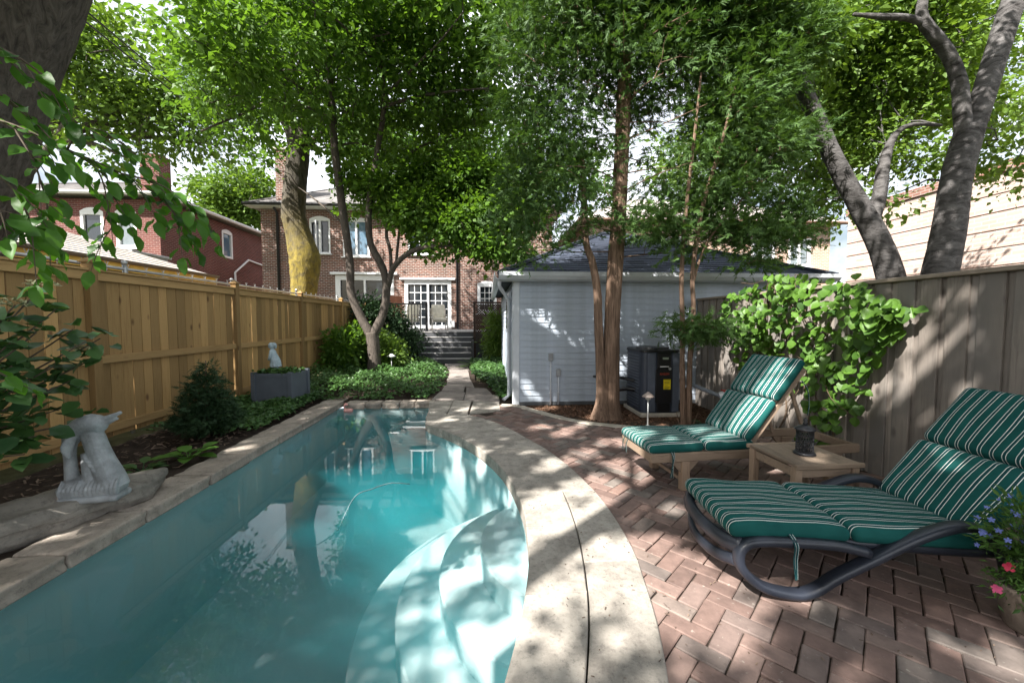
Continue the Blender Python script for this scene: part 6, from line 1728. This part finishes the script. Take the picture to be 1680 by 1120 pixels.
birch('thick forked birch standing upright behind the weathered fence, rightmost of the trees', None,
      [([(6.05, 5.0, -0.1), BB(1535, 540), BB(1540, 460), BB(1556, 380), BB(1566, 310), BB(1580, 250), BB(1592, 210)], [0.22, 0.20, 0.185, 0.168, 0.158, 0.152, 0.145]),
       ([BB(1590, 225), BB(1612, 160), BB(1634, 90), BB(1660, 10), BB(1690, -80)], [0.125, 0.122, 0.12, 0.118, 0.10]),
       ([BB(1582, 235), BB(1578, 180), BB(1572, 130), BB(1556, 90), BB(1530, 55), BB(1512, 25), BB(1520, -30)], [0.095, 0.085, 0.08, 0.075, 0.07, 0.06, 0.04]),
       ([BB(1520, 40), BB(1490, 30), BB(1450, 28), BB(1400, 24)], [0.045, 0.04, 0.036, 0.018])],
      [BC(1480, 120, 6.6, .9), BC(1540, 180, 6.6, .7), BC(1500, 270, 6.2, .45), BC(1560, 60, 6.8, 1.0), BC(1650, 230, 5.6, .55), BC(1660, 300, 5.6, .35), BC(1480, 20, 6.6, 1.1), BC(1440, 240, 6.6, .6), BC(1470, 330, 6.0, .3), BC(1600, 270, 6.2, .3), BC(1420, 60, 7.4, 1.2), BC(1590, 130, 7.2, .9), BC(1660, 180, 6.0, .5)], 620, (6.05, 5.0, 0))

# --- maple with a yellow lower trunk behind the left fence
mp = thing('yellow_trunk_tree', 'stout tree with a bulging trunk yellow low down in front of the brick house', 'tree', (-5.4, 12, 0))
T = Tree(mp, B_yellow_low)
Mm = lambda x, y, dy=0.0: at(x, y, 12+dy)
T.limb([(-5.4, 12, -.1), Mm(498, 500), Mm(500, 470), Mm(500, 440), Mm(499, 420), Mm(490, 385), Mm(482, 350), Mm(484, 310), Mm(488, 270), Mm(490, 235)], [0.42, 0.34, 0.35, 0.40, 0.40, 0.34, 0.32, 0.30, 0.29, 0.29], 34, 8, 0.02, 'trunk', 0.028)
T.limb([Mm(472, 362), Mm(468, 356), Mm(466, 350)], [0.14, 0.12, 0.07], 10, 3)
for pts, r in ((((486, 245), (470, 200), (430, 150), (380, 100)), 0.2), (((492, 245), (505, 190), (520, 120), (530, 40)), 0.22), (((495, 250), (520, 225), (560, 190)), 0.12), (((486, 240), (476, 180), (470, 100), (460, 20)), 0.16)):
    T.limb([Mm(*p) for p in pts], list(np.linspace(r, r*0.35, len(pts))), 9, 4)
crown(T, [Bl(440, 200, 12, 1.5), Bl(500, 150, 12.2, 2.0), Bl(560, 120, 12.5, 2.2), Bl(380, 120, 12, 2.0), Bl(460, 40, 12, 2.6), Bl(560, 230, 12.3, .9), Bl(450, 250, 11.8, .5), Bl(525, 300, 12.2, .45, None, .3), Bl(350, 200, 12, 1.0), Bl(600, 10, 12.5, 2.4)], 520, 42, 0.30, 0.125, 0.085, LF_mid, 0.3, 0.5, False, 0.4, 0.012)
T.done()

# --- background trees
def far_tree(label, x, Y, blobs, trunk, n, mat, L=0.2, per=40):
    p = trunk[0]
    t = thing('background_tree', label, 'tree', (p[0], p[1], 0), 'trees beyond the houses')
    T = Tree(t, B_mid)
    T.limb([(p[0], p[1], -.1)]+trunk, list(np.linspace(0.35, 0.1, len(trunk)+1)), 9, 4, 0.03, 'trunk')
    for b in blobs: 
        q = trunk[-1]; T.limb([q, (q+np.array(b[:3]))/2+np.array((0, 0, .2)), np.array(b[:3])], [0.12, 0.08, 0.03], 6, 3)
    crown(T, blobs, n, per, 0.42, L, L*0.6, mat, 0.3, 0.55, False, 0.25, 0.015)
    T.done()
far_tree('feathery pale green tree above the red brick house', 0, 15, [Bl(180, 120, 14, 2.2), Bl(240, 200, 14.5, 1.6), Bl(300, 160, 14.5, 1.8), Bl(130, 200, 13.5, 1.2), Bl(330, 235, 15, 1.2, None, .6), Bl(210, 260, 14, 1.0, None, .5), Bl(40, 30, 13, 2.0), Bl(120, 60, 14, 2)], [at(-20, 420, 14), at(10, 330, 14), at(90, 230, 14)], 420, LF_light, 0.16)
far_tree('round bright green tree in the gap left of the brick house chimney', 0, 34, [Bl(385, 325, 34, 3.4), Bl(360, 350, 34, 2.4), Bl(415, 350, 34, 2.4), Bl(395, 300, 34, 1.8)], [at(385, 480, 34), at(385, 380, 34)], 320, LF_light, 0.3)
far_tree('tall leafy tree beyond the ridge of the brick house', 0, 32, [Bl(700, 250, 32, 5), Bl(850, 260, 32, 5), Bl(600, 230, 32, 4), Bl(950, 300, 32, 4)], [at(750, 480, 32), at(750, 340, 32)], 420, LF_mid, 0.34)
far_tree('sunlit tree beyond the tan brick house', 0, 30, [Bl(1250, 180, 30, 5), Bl(1150, 260, 30, 4), Bl(1380, 160, 30, 5), Bl(1480, 120, 30, 4.5)], [at(1280, 480, 30), at(1280, 300, 30)], 420, LF_light, 0.34)

# ------------------------------------------------------------------ shrubs and ground cover
def shrub(name, label, cat, loc, blobs, n, per, spread, L, W, mat, stems=12, droop=0.2, flat=0.7, group=None, mask=False):
    t = thing(name, label, cat, loc, group)
    C, D = blob_points(blobs, n)
    P, T_, N, Ls, Ws, ti = sprays(C, D, per, spread, L, W, droop, flat)
    k = P[:, 2] > 0.0
    if mask: k &= ~sunny(P)
    stuff(leaf_object('foliage', mat, t, [leaf_arrays(P[k], T_[k], N[k], Ls[k], Ws[k], ti[k])]))
    m = MB()
    for q in C[:stems]:
        b = np.array((loc[0]+rng.normal(0, .05), loc[1]+rng.normal(0, .05), loc[2]))
        m.tube([b, (b+q)/2+rng.normal(0, .04, 3), q], [0.012, 0.009, 0.004], 5, 3, False)
    stuff(build(m, 'stems', M_twig, t))
    return t
spx, spy = -3.42, 5.02
sp_ = thing('dwarf_spruce', 'small dark conical spruce in the left bed near the cedar fence', 'shrub', (spx, spy, 0))
Ts = Tree(sp_, B_cedar)
Ts.limb([(spx, spy, -.03), (spx, spy, .45), (spx+.01, spy, .92)], [0.025, 0.018, 0.005], 6, 3, 0, 'stem')
conifer(Ts, [(spx, spy, .20, .36, .36, .16), (spx, spy, .42, .28, .28, .16), (spx, spy, .62, .20, .20, .14), (spx+.01, spy, .80, .10, .10, .12)], 650, LF_yew, 0.075, 0.0, 'needles', False, (0.03, 0.02))
def rosette(name, label, x, y, z, n, L, W, mat, lift=(0.3, 0.9), group=None, r0=0.02):
    t = thing(name, label, 'plant', (x, y, z), group)
    mesh = {}
    for i in range(n):
        a = 2.4*i+rng.normal(0, .2); e = lift[0]+(lift[1]-lift[0])*(1-i/n)*rng.random()
        d = np.array((math.cos(a)*math.cos(e), math.sin(a)*math.cos(e), math.sin(e)))
        nm = np.array((-math.cos(a)*math.sin(e), -math.sin(a)*math.sin(e), math.cos(e)))
        h = L*(0.55+0.6*rng.random()); p = np.array((x+math.cos(a)*r0, y+math.sin(a)*r0, z))
        V, F, ti = leaf_arrays((p+d*h*0.55)[None], unit(d-np.array((0, 0, .35)))[None], nm[None], np.array([L*(0.7+.5*rng.random())]), np.array([W]), np.array([rng.random()]), True, 0.12)
        m = MB(); m.add(V, F.tolist(), ti); m.tube([p, p+d*h*0.58], [0.006, 0.004], 5, 0, False)
        build(m, 'leaf', mat, t, True, 'tint')
    return t
rosette('hosta', 'bright green hosta beside the left coping in front of the spruce', -3.06, 4.20, 0, 15, 0.20, 0.13, LF_hosta)
rosette('hosta', 'small shaded hosta between the dolphin and the brighter hosta', -3.22, 3.85, 0, 12, 0.13, 0.085, LF_hyd)
rosette('hosta', 'small shaded hosta clump beside the grey plumbing pipe', 2.88, 5.05, 0, 12, 0.16, 0.06, LF_hyd)
rosette('hosta', 'leafy plant behind the black lantern against the weathered fence', 3.35, 3.85, 0.0, 10, 0.20, 0.13, LF_vine, (0.9, 1.3))
g2 = 'shrubs round the deck steps'
shrub('dark_shrub', 'dark shaded shrub left of the deck steps', 'shrub', (-2.7, 13.2, 0), [(-2.9, 13.2, .9, .75, .5, .6), (-3.3, 13.0, 1.4, .6, .5, .55), (-2.5, 12.9, .6, .45, .4, .4), (-3.9, 13.0, 1.7, .6, .5, .6)], 260, 34, 0.14, 0.10, 0.05, LF_yew)
shrub('light_shrub', 'light green shrub behind the spreading tree trunk', 'shrub', (-3.3, 11.5, 0), [(-3.55, 11.5, .55, .45, .4, .45), (-2.7, 11.4, .45, .4, .35, .4), (-3.1, 11.6, .8, .4, .4, .3)], 150, 30, 0.12, 0.09, 0.05, LF_light)
shrub('broad_shrub', 'dark leafy shrub by the far end of the cedar fence', 'shrub', (-3.9, 10.6, 0), [(-3.85, 10.6, .65, .35, .5, .5), (-3.8, 11.4, .8, .35, .5, .5)], 140, 30, 0.13, 0.10, 0.06, LF_dark)
shrub('bamboo_clump', 'bright upright shrub beside the lattice screen and garage corner', 'shrub', (.30, 13.0, 0), [(.32, 12.6, .95, .28, .4, .6), (.25, 12.2, 1.35, .2, .25, .35), (.2, 13.2, .5, .3, .4, .3)], 150, 26, 0.12, 0.13, 0.035, LF_light)
rosette('fern', 'arching fern right of the path before the steps', -.35, 11.9, 0, 26, 0.42, 0.09, LF_vine, (0.3, 1.1))
rosette('fern', 'pale hosta clump close to the deck steps on the right', -.05, 12.4, 0, 22, 0.36, 0.14, LF_hosta, (0.3, 1.1))

def ground_cover(name, label, poly_fn, n, x0, x1, y0, y1, hfn, L, mat):
    X = x0+(x1-x0)*rng.random(n*3); Y = y0+(y1-y0)*rng.random(n*3)
    k = poly_fn(X, Y); X, Y = X[k][:n], Y[k][:n]
    h = hfn(X, Y); Z = h*(1-0.45*rng.random(len(X))**2)
    P = np.stack([X, Y, Z], 1)
    a = rng.random(len(X))*6.283
    T_ = np.stack([np.cos(a), np.sin(a), rng.normal(-0.1, 0.35, len(X))], 1); N = unit(rng.normal(size=P.shape)*0.4+np.array([0, -0.15, 1]))
    V, F, t = leaf_arrays(P, T_, N, L*(0.7+0.6*rng.random(len(X))), L*0.8, np.clip(rng.random(len(X))*0.7+0.3*np.sin(X*3+Y*2)*0.5+0.15, 0, 1))
    o = link(name, make_mesh(name, V, F, mat, False, {'tint': t})); ORG[o.name] = (0, 0, 0)
    return tag(o, label, 'ground cover', None, 'stuff')
def path_left(Y): return np.interp(Y, [6.9, 7.1, 7.85, 8.6, 10.4, 12.2, 13], [-0.98, -1.05, -1.0, -.97, -1.05, -1.3, -1.45])
def mound(X, Y): return 0.13+0.06*np.sin(X*2.1+1)*np.sin(Y*1.7)+0.05*np.sin(X*6.3+Y*4.1)+0.03*np.sin(X*13-Y*11)
def edge_fall(X, Y, e): return np.clip(e/0.35, 0.25, 1)
ground_cover('ivy_bed', 'thick bed of ivy round the spreading tree at the end of the pool', lambda X, Y: (X < path_left(Y)-0.03-0.06*np.sin(Y*7)) & (Y > 7.16) & ~((np.abs(X+3.5) < .33) & (np.abs(Y-6.95) < .3)), 17000, -4.25, -0.9, 7.15, 13.1, lambda X, Y: (mound(X, Y)*1.35)*edge_fall(X, Y, path_left(Y)-X)*np.clip((Y-7.05)/0.4, 0.35, 1), 0.062, LF_ivy)
ground_cover('ivy_strip', 'ivy spreading along the coping between the pool and the cedar fence', lambda X, Y: (X < -2.93-0.05*np.sin(Y*6)) & ~((np.abs(X+3.5) < .35) & (np.abs(Y-6.95) < .31)) & (rng.random(len(X)) < np.clip((Y-4.9)/1.2, 0, 1)*np.where((X < -3.5) & (Y < 6.2), 0.35, 1)), 6500, -4.2, -2.92, 4.9, 7.2, lambda X, Y: 0.09+0.04*np.sin(X*9)*np.sin(Y*5)+0.04*np.sin(Y*3), 0.058, LF_ivy)
ground_cover('ivy_patch', 'ivy and leafy ground cover between the path and the garage', lambda X, Y: (X > np.interp(Y, [6.9, 7.5, 8.4, 9.4, 10.5, 12], [.24, .16, .0, -.33, -.44, -.5])), 6500, -.5, 0.43, 7.0, 13.0, lambda X, Y: 0.12+0.05*np.sin(X*7+Y*3)+0.10*np.clip((Y-8)/4, 0, 1), 0.075, LF_ivy)
pc2 = thing('planter_greens', 'low dark greenery filling the grey planter box', 'plant', (-3.5, 6.95, 0.52))
X = rng.uniform(-.3, .3, 420); Y = rng.uniform(-.26, .26, 420); P = np.stack([X-3.5, Y+6.95, 0.535+0.05*rng.random(420)], 1)
a = rng.random(420)*6.283
leaf_object('leaves', LF_ivy, pc2, [leaf_arrays(P, np.stack([np.cos(a), np.sin(a), rng.normal(0.1, .4, 420)], 1), unit(rng.normal(size=P.shape)*0.5+np.array([0, 0, 1])), 0.07, 0.045, rng.random(420))])

# ------------------------------------------------------------------ single big leaves as parts
def leaf_variants(name, L, W, mat, k=4, heart=False):
    out = []
    for i in range(k):
        V, F, t = leaf_arrays(np.zeros((1, 3)), np.array([[1.0, 0, 0]]), np.array([[0, 0, 1.0]]), np.array([L]), np.array([W]), np.array([i/(k-1)]), True, 0.10+0.05*i)
        if heart:      # round blade, notched at the stalk
            V = V.copy(); x = V[:, 0]/L; V[:, 1] *= np.where((x > 0.1) & (x < 0.4), 1.25, 1.0); V[0, 0] += 0.03*L; V[1, 0] -= 0.16*L; V[3, 0] -= 0.16*L; V[-1, 0] *= 0.96
        V[:, 2] += rng.normal(0, 0.008*L/0.1, len(V))*0.5
        out.append(make_mesh(name, V, F, mat, True, {'tint': t}))
    return out
def orient(d, n):
    d = unit(np.array(d, float)); n = np.array(n, float); n = unit(n-d*(n @ d)); s = np.cross(n, d)
    return Matrix(np.stack([d, s, n], 1).tolist()).to_euler()

# climbing hydrangea on the weathered fence
vn = thing('climbing_vine', 'climbing vine with round bright leaves spilling over the weathered fence', 'vine', (3.5, 4.3, 0))
def vine_low(Y): return np.interp(Y, [3.05, 3.3, 3.5, 3.75, 4.0, 4.3, 4.7, 5.0, 5.2, 5.4], [1.45, .95, .42, .32, .40, .70, .95, .80, .75, 1.3])
def vine_top(Y): return np.interp(Y, [3.0, 3.3, 3.7, 4.3, 4.8, 5.2, 5.5], [1.52, 1.70, 1.86, 1.95, 1.94, 1.82, 1.6])
vl = leaf_variants('leaf', 0.082, 0.078, LF_vine, 5, True)
cand = []
while len(cand) < 760:
    Y = rng.uniform(3.02, 5.28); lo, hi = vine_low(Y), vine_top(Y)
    z = lo+(hi-lo)*rng.random()**0.95
    dens = 1.0 if z > 1.15 else 0.9
    if 4.1 < Y < 4.5 and z < 1.1: dens = 0.3
    dens *= 0.55+0.45*math.sin(Y*5.3+z*3.1)*math.sin(z*6.7-Y*2.2)+0.25
    if rng.random() > dens: continue
    off = 0.05+0.24*rng.random()*np.clip((z-0.3)/1.2, 0.25, 1)*(1.25 if z > 1.3 else 0.8)
    if z > 1.74: off = rng.uniform(-0.28, 0.22)
    cand.append((3.50-off, Y, z))
cand.sort(key=lambda p: p[0])
rest = []
for i, p in enumerate(cand):
    d = np.array((-0.35+rng.normal(0, .35), rng.normal(0, .5), -0.75+rng.normal(0, .35))); n_ = np.array((-0.75+rng.normal(0, .25), -0.25+rng.normal(0, .3), 0.75))
    if i < 300: piece('leaf', vl[rng.integers(5)], vn, p, orient(d, n_), 0.75+0.5*rng.random())
    else: rest.append((p, d, n_))
P = np.array([r[0] for r in rest]); 
stuff(leaf_object('leaves', LF_vine, vn, [leaf_arrays(P, np.array([r[1] for r in rest]), np.array([r[2] for r in rest]), 0.098, 0.092, rng.random(len(P)), True)]))
m = MB()
for i in range(26):
    y0 = rng.uniform(3.6, 5.1); z0 = 0.0 if i < 5 else rng.uniform(0.8, 1.7)
    pts = [np.array((3.50, y0, z0))]
    for k in range(5): pts.append(pts[-1]+np.array((rng.normal(-0.01, .03), rng.normal(0, .12), (0.32 if i < 5 else rng.normal(-0.05, .15)))))
    pts = [np.array((min(3.51, q[0]), q[1], min(q[2], 1.9))) for q in pts]
    m.tube(pts, np.linspace(0.011 if i < 5 else 0.006, 0.003, 6), 5, 3, False)
stuff(build(m, 'stems', simple('vine_stems', (0.11, 0.075, 0.05), 0.9), vn))

# hydrangea at the left edge
hy = thing('hydrangea_bush', 'big leaved hydrangea with fading flower heads at the left edge', 'shrub', (-3.7, 2.55, 0))
hl = leaf_variants('leaf', 0.135, 0.095, LF_hyd, 4)
heads = [at(70, 468, 2.9), at(135, 575, 3.0)]
tips = [at(x, y, Yq) for x, y, Yq in ((25, 500, 2.6), (60, 480, 2.8), (95, 505, 2.8), (120, 540, 2.9), (165, 555, 3.0), (140, 560, 2.8), (60, 545, 2.6), (20, 560, 2.5), (90, 600, 2.7), (115, 625, 2.8), (60, 650, 2.6), (25, 640, 2.4), (100, 670, 2.8), (140, 690, 3.0), (40, 690, 2.5), (60, 715, 2.6), (20, 720, 2.4), (150, 590, 2.9), (20, 600, 2.5), (5, 680, 2.4), (40, 745, 2.5), (0, 520, 2.6), (-30, 600, 2.4), (-30, 520, 2.5))]
m = MB(); root = np.array((-3.75, 2.5, 0.0))
for q in tips:
    mid = (root+q)/2+np.array((0.05, 0, 0.22)); m.tube([root+rng.normal(0, .04, 3)*np.array((1, 1, 0)), mid, q], [0.010, 0.008, 0.004], 5, 4, False)
    for k in range(11):
        t = rng.random()*0.5+0.5; p = root*(1-t)**2+2*mid*t*(1-t)+q*t*t if k > 3 else q
        a = rng.random()*6.28; d = np.array((math.cos(a)*0.8, math.sin(a)*0.8, rng.normal(-0.15, .3))); n_ = np.array((rng.normal(0.1, .3), rng.normal(-0.2, .3), 1.0))
        piece('leaf', hl[rng.integers(4)], hy, p+rng.normal(0, .035, 3), orient(d, n_), 0.65+0.6*rng.random())
stuff(build(m, 'stems', M_twig, hy))
M_head = simple('faded_florets', (0.40, 0.40, 0.24), 0.9, 0.1, 0.3)
for h in heads+[at(20, 500, 2.7)]:
    m = MB()
    for k in range(60):
        v = rng.normal(size=3); v[2] = abs(v[2]); v = v/np.linalg.norm(v)*np.array((.085, .085, .045)); c = h+v*(0.7+.3*rng.random()); e = rng.normal(size=3)*0.010; f = np.cross(e, (0, 0, 1.0)); f = f/np.linalg.norm(f)*0.011
        m.add([c-e, c+f, c+e, c-f], [[0, 1, 2, 3]])
    build(m, 'flower_head', M_head, hy)

# branch of the elm reaching in over the camera's left
br = thing('overhanging_branch', 'leafy elm branch hanging down in front of the red brick house', 'branch', tuple(at(-80, 200, 1.9)))
el = leaf_variants('leaf', 0.080, 0.043, LF_elm, 5)
m = MB()
paths = [[(-90, 175, 1.9), (20, 205, 1.9), (110, 245, 1.95), (200, 285, 2.0), (262, 320, 2.05)], [(20, 205, 1.9), (55, 265, 1.85), (75, 330, 1.85), (85, 395, 1.85)], [(110, 245, 1.95), (160, 280, 1.95), (178, 340, 2.0), (185, 395, 2.0)],
         [(-90, 60, 1.7), (0, 80, 1.7), (60, 115, 1.75), (100, 150, 1.8)], [(200, 285, 2.0), (255, 300, 2.0), (300, 325, 2.05), (325, 345, 2.1)], [(-90, 250, 1.6), (0, 290, 1.6), (40, 340, 1.65), (55, 375, 1.65)], [(-90, 130, 1.5), (-10, 150, 1.5), (50, 190, 1.55)], [(262, 320, 2.05), (285, 350, 2.05), (300, 385, 2.05)], [(110, 245, 1.95), (130, 215, 1.9), (170, 215, 1.95), (205, 240, 2.0)],
         [(-90, 560, 1.7), (-20, 600, 1.7), (25, 625, 1.75), (55, 640, 1.8)], [(-90, 330, 1.6), (-20, 340, 1.6), (20, 350, 1.6)]]
def sprig(P, r0):
    """a twig with alternate leaves held out on either side"""
    m.tube(P, np.linspace(r0, 0.0012, len(P)), 5, 0, False)
    Tq = np.gradient(P, axis=0); L = np.r_[0, np.cumsum(np.linalg.norm(np.diff(P, axis=0), axis=1))]
    s = 1; d0 = 0.03
    while d0 < L[-1]:
        p = np.array([np.interp(d0, L, P[:, k]) for k in range(3)]); t = unit(np.array([np.interp(d0, L, Tq[:, k]) for k in range(3)]))
        side = unit(np.cross(t, (0, 0, 1.0)))
        d = t*0.6+side*s*(0.9+rng.normal(0, .2))+np.array((0, 0, -0.30+rng.normal(0, .25)))
        piece('leaf', el[rng.integers(5)], br, p+unit(d)*0.008, orient(d, (rng.normal(0, .35), rng.normal(-0.3, .35), 1.0)), 0.65+0.6*rng.random())
        s = -s; d0 += 0.038+rng.random()*0.025
    piece('leaf', el[rng.integers(5)], br, P[-1], orient(Tq[-1]+np.array((0, 0, -.01)), (rng.normal(0, .3), -.3, 1)), 1.1)
for pi, pts in enumerate(paths):
    Pq = catmull([at(*p) for p in pts], 8)
    sprig(Pq, 0.008 if pi in (0, 3) else 0.005)
    if pi in (9,): continue
    k = 0
    for i in range(6, len(Pq)-2, 5 if pi else 4):
        t = unit(Pq[i+1]-Pq[i-1]); side = unit(np.cross(t, (0, 0, 1.0)))*(1 if k % 2 else -1); k += 1
        l = rng.uniform(0.13, 0.24); d = unit(t*0.55+side*0.55*rng.random()+np.array((0.1, 0, -0.55*rng.random()-0.25)))
        q = Pq[i]; sprig(np.array([q, q+d*l*0.35+np.array((0, 0, .01)), q+d*l*0.7, q+d*l+np.array((0, 0, -.03))]), 0.003)
stuff(build(m, 'twigs', M_twig, br))

# ------------------------------------------------------------------ mulch, litter
m = MB()
def chips(n, fx, fy, cond, zf, sz, mb):
    k = 0
    while k < n:
        x, y = rng.uniform(*fx), rng.uniform(*fy)
        if not cond(x, y): continue
        k += 1
        R = np.array(Euler((rng.normal(0, .3), rng.normal(0, .3), rng.random()*6.28)).to_matrix())
        h = np.array((sz*(0.5+rng.random()), sz*0.3*(0.5+rng.random()), sz*0.09))/2
        c = [(a, b) for a, b in ((-1, -1), (1, -1), (1, 1), (-1, 1))]
        V = np.array([(a*h[0], b*h[1], s*h[2]) for s in (-1, 1) for a, b in c]) @ R.T+np.array((x, y, zf(x, y)))
        mb.add(V, [[4, 5, 6, 7], [0, 1, 5, 4], [1, 2, 6, 5], [2, 3, 7, 6], [3, 0, 4, 7]], np.full(8, rng.random()))
chips(3600, (0.5, 3.5), (4.6, 6.52), lambda x, y: y > strip_y(x)+0.14, lambda x, y: -0.02+0.012*rng.random(), 0.05, m)
o = build(m, 'mulch_chips', shingle_mat('mulch_chip', (0.13, 0.075, 0.048), 0.6), None, False, 'tint', (2, 5.5, -0.03)); tag(o, 'reddish bark mulch under the cedar trunks', 'mulch', None, 'stuff')
m = MB()
chips(1000, (-4.2, -2.95), (1.5, 7), lambda x, y: True, lambda x, y: 0.0+0.012*rng.random(), 0.045, m)
o = build(m, 'leaf_litter', shingle_mat('dry_litter', (0.14, 0.10, 0.075), 0.6), None, False, 'tint', (-3.5, 4, 0)); tag(o, 'dry leaf litter scattered over the left garden bed', 'litter', None, 'stuff')
m = MB()
chips(420, (0.2, 3.4), (1.2, 5.2), lambda x, y: x > edge_x(y)+0.02 and y < strip_y(x), lambda x, y: 0.004, 0.014, m)
chips(160, (0.3, 0.9), (1.2, 5.2), lambda x, y: True, lambda x, y: 0.016, 0.012, m)
o = build(m, 'debris', bpy.data.materials['dry_litter'], None, False, 'tint', (2, 3, 0)); tag(o, 'tiny dry bits of leaf scattered over the brick patio', 'litter', None, 'stuff')
